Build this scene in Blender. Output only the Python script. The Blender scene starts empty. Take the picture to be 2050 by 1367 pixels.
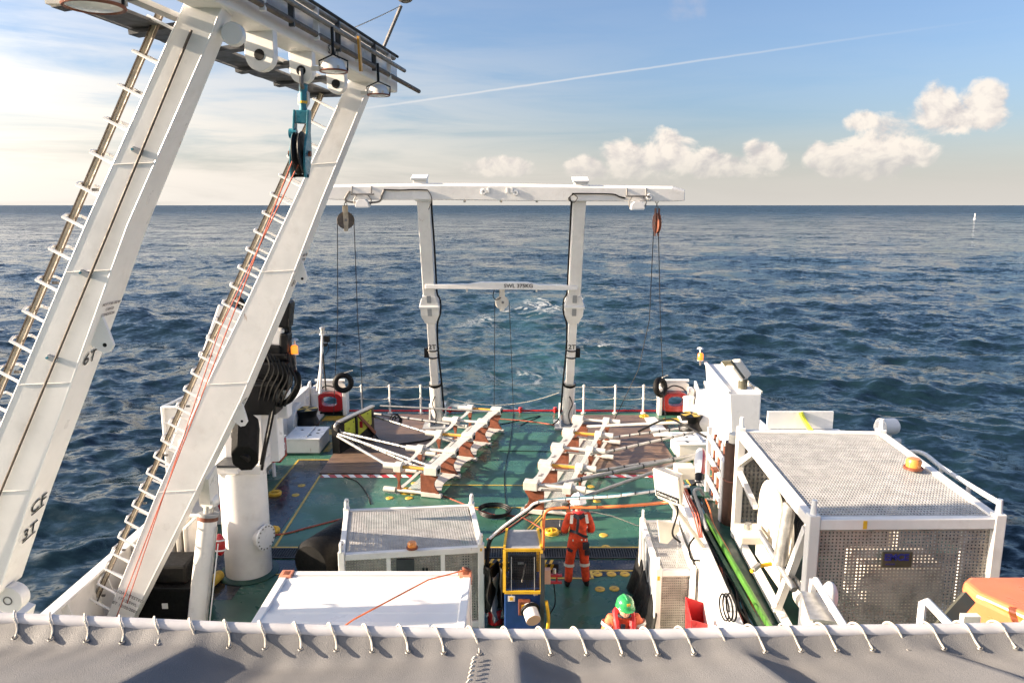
import bpy, bmesh, math, random
import numpy as np
from mathutils import Vector, Matrix, noise
random.seed(7); np.random.seed(7)
scene = bpy.context.scene
col = scene.collection
R = math.radians
V = Vector

# ------------------------------------------------------------------ camera
FPX, CXP, CYP, CAM_H = 1500.0, 1025.0, 683.5, 7.3          # focal length in photo pixels, photo centre, eye height over the deck
PITCH = math.atan((CYP - 411.0) / FPX)
cam_d = bpy.data.cameras.new('camera')
cam_d.sensor_width = 36.0; cam_d.lens = 36.0 * FPX / 2050.0
cam_d.clip_start = 0.1; cam_d.clip_end = 120000.0
cam = bpy.data.objects.new('camera', cam_d); col.objects.link(cam)
cam.location = (0, 0, CAM_H); cam.rotation_euler = (math.pi/2 - PITCH, 0, 0)
scene.camera = cam
CP, SP = math.cos(PITCH), math.sin(PITCH)
def _ray(px, py):
    u = (px - CXP) / FPX; v = -(py - CYP) / FPX
    return u, CP + v*SP, -SP + v*CP
def at_z(px, py, z=0.0):          # the place at height z that the eye sees in this direction
    u, y, w = _ray(px, py); t = (z - CAM_H) / w
    return V((u*t, y*t, z))
def at_y(px, py, Y):              # the place Y metres astern of the eye
    u, y, w = _ray(px, py); t = Y / y
    return V((u*t, Y, CAM_H + w*t))

# ------------------------------------------------------------------ sky, sun, exposure
SUN_EL, SUN_AZ = R(19.0), R(-94.0)      # azimuth from astern (+Y), negative = to the left
sun_dir = V((math.sin(SUN_AZ)*math.cos(SUN_EL), math.cos(SUN_AZ)*math.cos(SUN_EL), math.sin(SUN_EL)))
world = bpy.data.worlds.new('World'); scene.world = world; world.use_nodes = True
class NT:
    """small helper for node trees"""
    def __init__(s, tree): s.t = tree; s.n = tree.nodes; s.l = tree.links
    def node(s, typ, **kw):
        n = s.n.new(typ)
        for k, v in kw.items(): setattr(n, k, v)
        return n
    def put(s, inp, v):
        if v is None: return
        if isinstance(v, bpy.types.NodeSocket): s.l.new(v, inp)
        else: inp.default_value = v
    def m(s, op, a, b=None, c=None, clamp=False):
        n = s.n.new('ShaderNodeMath'); n.operation = op; n.use_clamp = clamp
        for i, v in enumerate((a, b, c)): s.put(n.inputs[i], v) if v is not None else None
        return n.outputs[0]
    def mix(s, fac, a, b, mode='MIX'):
        n = s.n.new('ShaderNodeMix'); n.data_type = 'RGBA'; n.blend_type = mode; n.clamp_factor = True
        s.put(n.inputs[0], fac); s.put(n.inputs[6], a); s.put(n.inputs[7], b)
        return n.outputs[2]
    def ss(s, x, lo, hi, a=0.0, b=1.0):
        n = s.n.new('ShaderNodeMapRange'); n.interpolation_type = 'SMOOTHSTEP'
        for i, v in enumerate((x, lo, hi, a, b)): s.put(n.inputs[i], v)
        return n.outputs[0]
    def xyz(s, x, y, z):
        n = s.n.new('ShaderNodeCombineXYZ')
        for i, v in enumerate((x, y, z)): s.put(n.inputs[i], v)
        return n.outputs[0]
    def noise(s, vec, scale, detail=4.0, rough=0.55, dist=0.0, out=0):
        n = s.n.new('ShaderNodeTexNoise')
        if vec is not None: s.l.new(vec, n.inputs['Vector'])
        n.inputs['Scale'].default_value = scale; n.inputs['Detail'].default_value = detail
        n.inputs['Roughness'].default_value = rough; n.inputs['Distortion'].default_value = dist
        return n.outputs[out]
W = NT(world.node_tree); W.n.clear()
sky = W.node('ShaderNodeTexSky', sky_type='NISHITA')
sky.sun_disc = False; sky.sun_elevation = SUN_EL; sky.sun_rotation = SUN_AZ
sky.altitude = 0; sky.air_density = 1.0; sky.dust_density = 2.6; sky.ozone_density = 2.2
tc = W.node('ShaderNodeTexCoord'); sep = W.node('ShaderNodeSeparateXYZ'); W.l.new(tc.outputs['Generated'], sep.inputs[0])
sx, sy, sz = sep.outputs
az = W.m('ARCTAN2', sx, sy); el = W.m('ARCSINE', sz)
SKYK = 0.050
skyc = W.mix(1.0, sky.outputs[0], (SKYK*0.90, SKYK*0.96, SKYK*1.10, 1), 'MULTIPLY')
# thin high veils, streaky, denser towards the sun's side
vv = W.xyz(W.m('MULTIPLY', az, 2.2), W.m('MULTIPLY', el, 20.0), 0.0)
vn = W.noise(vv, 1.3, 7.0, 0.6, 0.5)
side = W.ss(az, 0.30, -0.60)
low = W.ss(el, W.m('ADD', 0.31, W.m('MULTIPLY', W.ss(az, -0.62, -1.25), 1.0)), 0.02)      # veil raised high on the unseen sun side, added for fill light
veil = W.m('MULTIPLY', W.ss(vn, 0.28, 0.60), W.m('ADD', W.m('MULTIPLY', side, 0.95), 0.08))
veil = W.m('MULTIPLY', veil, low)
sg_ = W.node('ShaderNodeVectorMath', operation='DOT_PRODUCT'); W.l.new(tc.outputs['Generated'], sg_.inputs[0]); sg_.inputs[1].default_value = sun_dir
glow = W.m('ADD', 1.0, W.m('MULTIPLY', W.m('POWER', W.m('MAXIMUM', sg_.outputs['Value'], 0.0), 4.0), 6.0))      # added glow round the unseen sun, like forward scattering, to lift the fill
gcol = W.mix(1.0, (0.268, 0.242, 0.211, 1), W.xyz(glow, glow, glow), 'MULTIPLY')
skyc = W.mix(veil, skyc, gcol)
# pale haze over the horizon
hz = W.ss(el, 0.12, -0.01)
skyc = W.mix(W.m('MULTIPLY', hz, 0.72), skyc, (0.232, 0.218, 0.200, 1))
# fair-weather cumulus (azimuth, elevation, half width, half height in radians)
def sky_at(px, py, rx, ry):
    x, y, z = _ray(px, py); n = math.sqrt(x*x + y*y + z*z); return (math.atan2(x, y), math.asin(z/n), rx*1.12/FPX*math.cos(math.atan2(x, y))**2, ry*1.08/FPX)
CL = [sky_at(*q) for q in ((1178,338,48,24),(1262,320,62,36),(1330,312,58,44),(1415,328,45,26),(1470,332,50,22),(1525,322,42,34),(1640,310,26,24),(1690,318,62,34),(1765,300,90,52),(1720,248,34,20),(1880,222,40,44),(1895,235,70,34),(1965,212,52,42),(1000,335,70,20))] + [(0.90,0.09,0.10,0.04),(1.4,0.10,0.1,0.05),(2.3,0.1,0.14,0.05)]
cvec = W.xyz(W.m('MULTIPLY', az, 1.0), W.m('MULTIPLY', el, 1.25), 0.0)
cn = W.noise(cvec, 24.0, 8.0, 0.60, 0.3)
cvec2 = W.xyz(W.m('ADD', az, -0.010), W.m('MULTIPLY', W.m('ADD', el, 0.007), 1.25), 0.0)
cn2 = W.noise(cvec2, 24.0, 4.0, 0.56, 0.3)
field = None
ae = W.xyz(az, el, 0.0)
def vm(op, a_, b_):
    n = W.node('ShaderNodeVectorMath', operation=op)
    for i, q in enumerate((a_, b_)): W.put(n.inputs[i], q)
    return n.outputs['Value'] if op == 'DOT_PRODUCT' else n.outputs['Vector']
base = None
for a, e, ra, re in CL:
    q = vm('MULTIPLY', vm('SUBTRACT', ae, (a, e, 0.0)), (1/ra, 1/re, 0.0)); d = W.m('SUBTRACT', 1.0, vm('DOT_PRODUCT', q, q))
    field = d if field is None else W.m('SMOOTH_MAX', field, d, 0.25)
lift = W.m('MULTIPLY', W.m('SUBTRACT', el, W.m('ADD', 0.058, W.m('MULTIPLY', W.ss(az, 0.38, 0.60), 0.055))), 16.0)
dens = W.m('ADD', W.m('MULTIPLY', field, 1.0), W.m('MULTIPLY', W.m('SUBTRACT', cn, 0.49), 3.3))
cmask = W.ss(dens, -0.14, 0.62)
lit = W.m('ADD', W.m('MULTIPLY', W.m('SUBTRACT', cn, cn2), 4.0), W.m('ADD', W.m('MULTIPLY', lift, 0.40), 0.68), clamp=True)
ccol = W.mix(lit, (0.165, 0.152, 0.150, 1), (0.265, 0.238, 0.210, 1))
fade = W.ss(el, 0.02, 0.075, 0.30, 0.92)
skyc = W.mix(W.m('MULTIPLY', cmask, fade), skyc, ccol)
# small pink wisps
wf = None
for a, e, ra, re in [(0.17,0.262,0.035,0.016),(0.215,0.245,0.03,0.016),(0.21,0.228,0.03,0.012),(0.46,0.265,0.07,0.02)]:
    da = W.m('DIVIDE', W.m('SUBTRACT', az, a), ra); de = W.m('DIVIDE', W.m('SUBTRACT', el, e), re)
    d = W.m('SUBTRACT', 1.0, W.m('ADD', W.m('MULTIPLY', da, da), W.m('MULTIPLY', de, de)))
    wf = d if wf is None else W.m('MAXIMUM', wf, d)
wmask = W.ss(W.m('ADD', W.m('MULTIPLY', wf, 0.5), W.m('MULTIPLY', W.m('SUBTRACT', cn, 0.5), 2.2)), 0.0, 1.1, 0.0, 0.30)
skyc = W.mix(W.m('MULTIPLY', wmask, W.ss(wf, -1.0, 0.0)), skyc, (0.205, 0.178, 0.175, 1))
# the contrail: a great circle across the sky
d1 = V(_ray(735, 217)).normalized(); d2 = V(_ray(1870, 55)).normalized(); nrm = d1.cross(d2).normalized()
vd = W.node('ShaderNodeVectorMath', operation='DOT_PRODUCT'); W.l.new(tc.outputs['Generated'], vd.inputs[0]); vd.inputs[1].default_value = nrm
off = W.m('ABSOLUTE', W.m('ADD', vd.outputs['Value'], W.m('MULTIPLY', W.m('SUBTRACT', cn, 0.5), 0.002)))
tr = W.m('MULTIPLY', W.ss(off, 0.0019, 0.0003), W.m('MULTIPLY', W.ss(az, 0.60, 0.0, 0.0, 0.55), W.ss(az, -0.30, -0.1)))
skyc = W.mix(tr, skyc, (0.225, 0.220, 0.218, 1))
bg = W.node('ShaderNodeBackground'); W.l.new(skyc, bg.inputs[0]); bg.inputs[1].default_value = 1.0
wo = W.node('ShaderNodeOutputWorld'); W.l.new(bg.outputs[0], wo.inputs[0])

sun_l = bpy.data.lights.new('sun', 'SUN'); sun_l.energy = 4.0; sun_l.angle = R(0.6); sun_l.color = (1.0, 0.82, 0.62)
sun = bpy.data.objects.new('sun', sun_l); col.objects.link(sun); sun.rotation_euler = (-sun_dir).to_track_quat('-Z', 'Y').to_euler(); sun.location = sun_dir*60
scene.view_settings.view_transform = 'Standard'; scene.view_settings.look = 'None'
scene.view_settings.gamma = 1.0; scene.view_settings.use_curve_mapping = False
scene.view_settings.exposure = 2.0
scene.cycles.max_bounces = 6; scene.cycles.diffuse_bounces = 3; scene.cycles.glossy_bounces = 3; scene.cycles.transmission_bounces = 4; scene.cycles.transparent_max_bounces = 8
scene.cycles.use_adaptive_sampling = True; scene.cycles.adaptive_threshold = 0.02; scene.cycles.use_denoising = True; scene.cycles.caustics_reflective = False; scene.cycles.caustics_refractive = False

# ------------------------------------------------------------------ materials
def mat(name, c, rough=0.5, specks=None, metal=0.0, var=0.10, scale=3.0, bump=0.0, bscale=40.0, stain=None, stain_amt=0.0, stain_scale=2.0, streak=1.0, rvar=0.12, spec=0.5, emit=None, coat=0.0, trans=0.0):
    m = bpy.data.materials.new(name); m.use_nodes = True
    N = NT(m.node_tree); b = N.n['Principled BSDF']
    t = N.node('ShaderNodeTexCoord').outputs['Object']
    n1 = N.noise(t, scale, 5.0, 0.6)
    c4 = (*c, 1)
    dark = tuple(max(0, x*(1-var*1.6)) for x in c) + (1,); lite = tuple(min(1, x*(1+var*0.7)) for x in c) + (1,)
    cc = N.mix(N.ss(n1, 0.3, 0.7), dark, lite)
    if stain:
        mp = N.node('ShaderNodeMapping'); N.l.new(t, mp.inputs[0]); mp.inputs['Scale'].default_value = (1, 1, 1.0/streak)
        n2 = N.noise(mp.outputs[0], stain_scale, 8.0, 0.68, 0.4)
        cc = N.mix(N.ss(n2, 0.72 - 0.2*stain_amt, 0.86 - 0.12*stain_amt, 0.0, min(1, 0.4 + stain_amt)), cc, (*stain, 1))
    if specks:
        mp3 = N.node('ShaderNodeMapping'); N.l.new(t, mp3.inputs[0]); mp3.inputs['Scale'].default_value = (1, 1, 0.22)
        sp = N.noise(mp3.outputs[0], specks, 6.0, 0.7, 0.2); cc = N.mix(N.ss(sp, 0.66, 0.74, 0.0, 0.75), cc, (0.30, 0.15, 0.075, 1))
        cc = N.mix(N.ss(N.noise(t, specks*0.35, 5.0, 0.7), 0.52, 0.75, 0.0, 0.30), cc, (0.50, 0.45, 0.39, 1))
    N.put(b.inputs['Base Color'], cc)
    N.put(b.inputs['Roughness'], N.ss(N.noise(t, scale*2.3, 3.0), 0.25, 0.75, max(0.03, rough - rvar), min(1, rough + rvar)))
    b.inputs['Metallic'].default_value = metal
    b.inputs['Specular IOR Level'].default_value = spec
    if coat: b.inputs['Coat Weight'].default_value = coat; b.inputs['Coat Roughness'].default_value = 0.15
    if trans: b.inputs['Transmission Weight'].default_value = trans
    if emit: b.inputs['Emission Color'].default_value = (*emit[0], 1); b.inputs['Emission Strength'].default_value = emit[1]
    if bump:
        bn = N.node('ShaderNodeBump'); bn.inputs['Strength'].default_value = bump; bn.inputs['Distance'].default_value = 0.01
        N.l.new(N.noise(t, bscale, 4.0), bn.inputs['Height']); N.l.new(bn.outputs[0], b.inputs['Normal'])
    return m
RUST = (0.20, 0.075, 0.03)
MT = dict(
    white=mat('white_paint', (0.80, 0.775, 0.74), 0.38, specks=7.0, var=0.06, scale=1.5, bump=0.25, bscale=3.5, stain=(0.46, 0.34, 0.25), stain_amt=0.30, stain_scale=3.5, streak=3),
    white2=mat('white_paint_clean', (0.80, 0.79, 0.77), 0.35, var=0.04, scale=1.2, bump=0.08, bscale=9, stain=(0.5, 0.42, 0.34), stain_amt=0.1, stain_scale=2.5),
    cream=mat('cream_paint', (0.72, 0.67, 0.58), 0.45, var=0.08, scale=3, stain=RUST, stain_amt=0.3, stain_scale=6),
    rustwhite=mat('white_paint_rusty', (0.74, 0.71, 0.66), 0.45, var=0.07, scale=4, stain=RUST, stain_amt=0.45, stain_scale=5, streak=2),
    grey=mat('grey_paint', (0.32, 0.33, 0.34), 0.5, var=0.12),
    dgrey=mat('dark_grey_paint', (0.042, 0.045, 0.050), 0.45, var=0.15, stain=(0.15, 0.13, 0.11), stain_amt=0.2),
    steel=mat('galvanised_steel', (0.50, 0.49, 0.47), 0.42, metal=0.75, var=0.18, scale=8),
    pipe=mat('weathered_steel_pipe', (0.20, 0.19, 0.18), 0.45, metal=0.45, var=0.2, scale=10),
    alu=mat('aluminium_tube', (0.36, 0.355, 0.345), 0.4, metal=0.55, var=0.12, scale=6),
    grate=mat('grating_grey', (0.45, 0.44, 0.425), 0.5, metal=0.0, var=0.14, scale=5),
    black=mat('black_steel', (0.0045, 0.0047, 0.0055), 0.45, var=0.3, scale=5, bump=0.15, spec=0.25),
    rubber=mat('black_rubber', (0.0055, 0.0052, 0.005), 0.6, spec=0.25, var=0.3, scale=8, bump=0.3, bscale=30),
    cable=mat('black_cable', (0.006, 0.006, 0.0065), 0.5, var=0.2, spec=0.25),
    brown=mat('rusty_brown_plate', (0.20, 0.062, 0.032), 0.5, var=0.22, scale=6, bump=0.3, bscale=25, stain=(0.32, 0.12, 0.06), stain_amt=0.4, stain_scale=8),
    ochre=mat('ochre_yellow_paint', (0.66, 0.33, 0.05), 0.42, var=0.14, scale=8, stain=(0.3, 0.15, 0.05), stain_amt=0.2, stain_scale=9),
    yellow=mat('deck_yellow_paint', (0.60, 0.40, 0.055), 0.4, var=0.2, scale=7, stain=(0.16, 0.13, 0.06), stain_amt=0.4, stain_scale=9),
    guard=mat('guard_yellow_paint', (0.75, 0.44, 0.03), 0.4, var=0.12, scale=6, stain=(0.25, 0.12, 0.04), stain_amt=0.3, stain_scale=12),
    lime=mat('lime_yellow_panel', (0.52, 0.56, 0.045), 0.45, var=0.12, scale=5, stain=(0.1, 0.09, 0.05), stain_amt=0.25, stain_scale=8),
    red=mat('red_paint', (0.46, 0.018, 0.022), 0.35, var=0.12, scale=4, coat=0.2),
    orange=mat('orange_plastic', (0.72, 0.17, 0.035), 0.4, var=0.12, scale=5),
    boat=mat('lifeboat_orange_gelcoat', (0.82, 0.20, 0.08), 0.35, var=0.07, scale=2, coat=0.3, stain=(0.8, 0.35, 0.22), stain_amt=0.3),
    hose=mat('orange_hose', (0.78, 0.20, 0.06), 0.45, var=0.1, scale=6),
    rope_red=mat('red_rope', (0.44, 0.10, 0.06), 0.8, var=0.25, scale=40, bump=0.5, bscale=90),
    rope=mat('pale_rope', (0.62, 0.57, 0.48), 0.85, var=0.2, scale=30, bump=0.6, bscale=120),
    rope_dark=mat('dark_wire_rope', (0.03, 0.03, 0.032), 0.6, var=0.2),
    blue=mat('machine_blue_paint', (0.018, 0.055, 0.19), 0.4, var=0.12, scale=4, stain=(0.05, 0.05, 0.06), stain_amt=0.25),
    teal=mat('teal_block_paint', (0.025, 0.20, 0.27), 0.35, var=0.18, scale=6, stain=(0.05, 0.06, 0.07), stain_amt=0.3, stain_scale=9),
    cover=mat('grey_canvas', (0.30, 0.31, 0.33), 0.75, var=0.12, scale=5, bump=0.3, bscale=14),
    green=mat('bright_green_beam', (0.075, 0.21, 0.035), 0.4, var=0.1),
    bgreen=mat('deck_green_plain', (0.022, 0.075, 0.052), 0.4, var=0.25, scale=2, stain=(0.05, 0.05, 0.03), stain_amt=0.3, stain_scale=3),
    lamp=mat('lamp_glass', (0.88, 0.88, 0.86), 0.2, var=0.05, coat=0.6),
    amber=mat('amber_beacon', (0.85, 0.17, 0.01), 0.2, var=0.1, coat=0.5, emit=((1.0, 0.22, 0.02), 0.5)),
    amber2=mat('amber_lens', (0.75, 0.26, 0.05), 0.3, var=0.1, coat=0.5),
    ink=mat('black_lettering', (0.015, 0.015, 0.018), 0.5, var=0.1),
    inkgrey=mat('grey_lettering', (0.22, 0.20, 0.20), 0.6, var=0.2),
    inkblue=mat('blue_lettering', (0.02, 0.03, 0.22), 0.5, var=0.1),
    inkwhite=mat('white_lettering', (0.8, 0.8, 0.8), 0.5, var=0.02),
    plate=mat('olive_nameplate', (0.11, 0.105, 0.075), 0.4, metal=0.3, var=0.1),
    skin=mat('skin', (0.60, 0.33, 0.23), 0.5, var=0.06),
    overall=mat('orange_red_fabric', (0.66, 0.060, 0.016), 0.8, var=0.25, scale=9, bump=1.0, bscale=13, stain=(0.25,0.04,0.02), stain_amt=0.25, stain_scale=8),
    vest=mat('red_lifejacket_fabric', (0.60, 0.025, 0.03), 0.6, var=0.15, scale=9, bump=0.3, bscale=20),
    sleeve=mat('coral_sleeve_fabric', (0.82, 0.17, 0.07), 0.75, var=0.14, scale=9, bump=0.4, bscale=18),
    navy=mat('navy_fabric', (0.012, 0.014, 0.025), 0.8, var=0.2, scale=12, bump=0.3),
    reflect=mat('reflective_tape', (0.62, 0.60, 0.55), 0.4, var=0.08, scale=20),
    hatw=mat('white_helmet_shell', (0.82, 0.81, 0.83), 0.3, var=0.03, coat=0.3),
    hatg=mat('green_helmet_shell', (0.03, 0.30, 0.09), 0.28, var=0.05, coat=0.4),
    hair=mat('dark_hair', (0.03, 0.02, 0.015), 0.7),
    foam_white=mat('white_plastic', (0.80, 0.78, 0.76), 0.4, var=0.05),
    canvas=mat('grey_awning_canvas', (0.172, 0.168, 0.166), 0.62, var=0.10, scale=1.3, bump=0.35, bscale=220, stain=(0.20,0.18,0.165), stain_amt=0.35, stain_scale=1.2),
    tubewhite=mat('white_canvas_sleeve', (0.50,0.49,0.50), 0.5, var=0.10, scale=5, stain=(0.4,0.36,0.33), stain_amt=0.3, stain_scale=5),
    casting=mat('rusty_coral_casting', (0.62,0.24,0.15), 0.55, var=0.2, scale=12, stain=(0.75,0.6,0.5), stain_amt=0.5, stain_scale=14),
    rackwhite=mat('rack_white_plastic', (0.56, 0.535, 0.50), 0.45, specks=9.0, var=0.08, scale=5, stain=(0.35,0.25,0.18), stain_amt=0.35, stain_scale=7),
    sidegrate=mat('side_grating_grey', (0.40, 0.37, 0.33), 0.45, metal=0.2, var=0.2, scale=4, stain=(0.14,0.10,0.07), stain_amt=0.4, stain_scale=6),
    pipebrown=mat('brown_hydraulic_pipe', (0.11, 0.085, 0.065), 0.6, var=0.2, scale=9),
    railtan=mat('tan_guide_rail', (0.46, 0.39, 0.29), 0.55, var=0.2, scale=8, stain=(0.12,0.08,0.05), stain_amt=0.4, stain_scale=9),
    darkbrown=mat('dark_brown_steel', (0.06, 0.028, 0.018), 0.5, var=0.2, scale=5),
    peach=mat('faded_peach_plastic', (0.74, 0.46, 0.34), 0.5, var=0.06),
)

# ------------------------------------------------------------------ mesh helpers
ORG = {}                                   # world origin of each thing
def tag(o, label=None, cat=None, group=None, kind=None):
    if label: o['label'] = label
    if cat: o['category'] = cat
    if group: o['group'] = group
    if kind: o['kind'] = kind
    return o
def thing(name, label, cat, loc, group=None):
    o = bpy.data.objects.new(name, None); col.objects.link(o); o.location = loc; o.empty_display_size = 0.2
    ORG[o] = V(loc); return tag(o, label, cat, group)
class MB:
    def __init__(s): s.v = []; s.f = []; s.mi = []; s.sm = []
    def add(s, vs, fs, m=0, sm=False):
        k = len(s.v); s.v += [V(p) for p in vs]
        for f in fs: s.f.append([i + k for i in f]); s.mi.append(m); s.sm.append(sm)
        return s
    def box(s, x0, x1, y0, y1, z0, z1, m=0):
        return s.add([(x0,y0,z0),(x1,y0,z0),(x1,y1,z0),(x0,y1,z0),(x0,y0,z1),(x1,y0,z1),(x1,y1,z1),(x0,y1,z1)],
                     [(3,2,1,0),(4,5,6,7),(0,1,5,4),(1,2,6,5),(2,3,7,6),(3,0,4,7)], m)
    def obox(s, c, size, rot=None, m=0):
        rot = rot or Matrix.Identity(3); hx, hy, hz = (q/2 for q in size); c = V(c)
        vs = [c + rot @ V((a*hx, b*hy, d*hz)) for d in (-1,1) for (a,b) in ((-1,-1),(1,-1),(1,1),(-1,1))]
        return s.add(vs, [(3,2,1,0),(4,5,6,7),(0,1,5,4),(1,2,6,5),(2,3,7,6),(3,0,4,7)], m)
    def frame(s, d, up=(0,0,1)):
        d = V(d).normalized(); up = V(up)
        if abs(d.dot(up.normalized())) > 0.98: up = V((0,1,0)) if abs(d.y) < 0.9 else V((1,0,0))
        r = d.cross(up).normalized(); u = r.cross(d).normalized(); return r, d, u
    def beam(s, p0, p1, w, h, up=(0,0,1), m=0, w1=None, h1=None):
        p0 = V(p0); p1 = V(p1); r, d, u = s.frame(p1 - p0, up); w1 = w1 or w; h1 = h1 or h
        vs = [p + r*a*ww/2 + u*b*hh/2 for p, ww, hh in ((p0,w,h),(p1,w1,h1)) for (a,b) in ((-1,-1),(1,-1),(1,1),(-1,1))]
        return s.add(vs, [(3,2,1,0),(4,5,6,7),(0,1,5,4),(1,2,6,5),(2,3,7,6),(3,0,4,7)], m)
    def cyl(s, p0, p1, r0, r1=None, n=14, m=0, caps=True):
        p0 = V(p0); p1 = V(p1); r1 = r0 if r1 is None else r1; r, d, u = s.frame(p1 - p0)
        vs = [p + (r*math.cos(2*math.pi*i/n) + u*math.sin(2*math.pi*i/n))*q for p, q in ((p0,r0),(p1,r1)) for i in range(n)]
        s.add(vs, [(i,(i+1)%n,n+(i+1)%n,n+i) for i in range(n)], m, True)
        if caps:
            k = len(s.v) - 2*n; s.f += [[k+i for i in range(n)][::-1], [k+n+i for i in range(n)]]; s.mi += [m,m]; s.sm += [False,False]
        return s
    def tube(s, pts, r, n=6, m=0, closed=False):
        pts = [V(p) for p in pts]; N = len(pts); ring = []; prev = None
        for i, p in enumerate(pts):
            a = pts[(i-1) % N] if (closed or i > 0) else p; b = pts[(i+1) % N] if (closed or i < N-1) else p
            d = (b - a).normalized()
            if prev is None: rr, _, uu = s.frame(d)
            else: rr = (prev - d*prev.dot(d)); rr = rr.normalized() if rr.length > 1e-5 else s.frame(d)[0]; uu = rr.cross(d)
            prev = rr; q = r[i] if isinstance(r, (list, tuple)) else r
            ring += [p + (rr*math.cos(2*math.pi*j/n) + uu*math.sin(2*math.pi*j/n))*q for j in range(n)]
        fs = []
        for i in range(N if closed else N-1):
            a, b = i*n, ((i+1) % N)*n
            fs += [(a+j, a+(j+1)%n, b+(j+1)%n, b+j) for j in range(n)]
        s.add(ring, fs, m, True)
        if not closed:
            k = len(s.v) - N*n; s.f += [[k+j for j in range(n)][::-1], [k+(N-1)*n+j for j in range(n)]]; s.mi += [m,m]; s.sm += [False,False]
        return s
    def prism(s, poly, o, ux, uy, th, m=0):
        o = V(o); ux = V(ux); uy = V(uy); th = V(th); n = len(poly)
        a = [o + ux*p[0] + uy*p[1] for p in poly]; vs = a + [q + th for q in a]
        return s.add(vs, [list(range(n))[::-1], list(range(n, 2*n))] + [(i,(i+1)%n,n+(i+1)%n,n+i) for i in range(n)], m)
    def lathe(s, prof, c, ax=(0,0,1), n=20, m=0, sm=True):
        c = V(c); r, d, u = s.frame(V(ax), (0,1,0) if abs(V(ax).normalized().z) > 0.9 else (0,0,1))
        vs = [c + d*h + (r*math.cos(2*math.pi*i/n) + u*math.sin(2*math.pi*i/n))*q for q, h in prof for i in range(n)]
        fs = [(k*n+i, k*n+(i+1)%n, (k+1)*n+(i+1)%n, (k+1)*n+i) for k in range(len(prof)-1) for i in range(n)]
        return s.add(vs, fs, m, sm)
    def torus(s, c, ax, R_, r, n=28, k=10, m=0, flat=1.0):
        prof = [(R_ + r*math.cos(2*math.pi*j/k), r*flat*math.sin(2*math.pi*j/k)) for j in range(k+1)]
        return s.lathe(prof, c, ax, n, m)
    def ball(s, c, r, m=0, n=14, k=8, sc=(1,1,1)):
        c = V(c); vs = []
        for i in range(k+1):
            a = math.pi*i/k
            for j in range(n):
                b = 2*math.pi*j/n; vs.append(c + V((r*sc[0]*math.sin(a)*math.cos(b), r*sc[1]*math.sin(a)*math.sin(b), r*sc[2]*math.cos(a))))
        return s.add(vs, [(i*n+j, (i+1)*n+j, (i+1)*n+(j+1)%n, i*n+(j+1)%n) for i in range(k) for j in range(n)], m, True)
    def lattice(s, o, ux, uy, nx, ny, fill=0.42, th=0.02, m=0):
        """grid of flat bars filling the rectangle o, o+ux, o+uy"""
        o = V(o); ux = V(ux); uy = V(uy); nn = ux.cross(uy).normalized(); lx, ly = ux.length, uy.length; ex, ey = ux/lx, uy/ly
        wx, wy = fill*lx/nx, fill*ly/ny
        for i in range(nx+1): s.beam(o + ux*i/nx, o + ux*i/nx + uy, wx, th, nn, m)
        for j in range(ny+1): s.beam(o + uy*j/ny + nn*0.002, o + uy*j/ny + ux + nn*0.002, wy, th, nn, m)
        return s
    def xf(s, M): s.v = [M @ p for p in s.v]; return s
    def build(s, name, mats, parent=None, origin=None, bev=0.0, kind=None, label=None, cat=None, group=None, seg=2):
        mats = mats if isinstance(mats, (list, tuple)) else [mats]
        root = parent
        while root is not None and root not in ORG: root = root.parent
        org = ORG[root] if root is not None else V(origin if origin is not None else (0,0,0))
        if parent is None and origin is None and kind is None and s.v:
            xs = [p.x for p in s.v]; ys = [p.y for p in s.v]; org = V(((min(xs)+max(xs))/2, (min(ys)+max(ys))/2, min(p.z for p in s.v)))
        me = bpy.data.meshes.new(name); me.from_pydata([p - org for p in s.v], [], s.f)
        for m_ in mats: me.materials.append(MT[m_] if isinstance(m_, str) else m_)
        me.polygons.foreach_set('material_index', s.mi); me.polygons.foreach_set('use_smooth', s.sm)
        me.update()
        if any(s.sm): me.set_sharp_from_angle(angle=R(42))
        o = bpy.data.objects.new(name, me); col.objects.link(o)
        if parent is not None: o.parent = parent
        else: o.location = org; ORG[o] = org
        if bev:
            b = o.modifiers.new('bevel', 'BEVEL'); b.width = bev; b.segments = seg; b.limit_method = 'ANGLE'; b.angle_limit = R(40)
        return tag(o, label, cat, group, kind)
def sag(p0, p1, drop, n=10):
    p0 = V(p0); p1 = V(p1)
    return [p0.lerp(p1, i/n) - V((0,0,4*drop*(i/n)*(1-i/n))) for i in range(n+1)]
def curve(pts, n=6):
    """Catmull-Rom through the points"""
    P = [V(p) for p in pts]; P = [P[0]*2 - P[1]] + P + [P[-1]*2 - P[-2]]; out = []
    for i in range(1, len(P)-2):
        for k in range(n):
            t = k/n; a, b, c_, d = P[i-1], P[i], P[i+1], P[i+2]
            out.append(0.5*((2*b) + (c_-a)*t + (2*a-5*b+4*c_-d)*t*t + (3*b-a-3*c_+d)*t**3))
    return out + [P[-2]]
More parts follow.
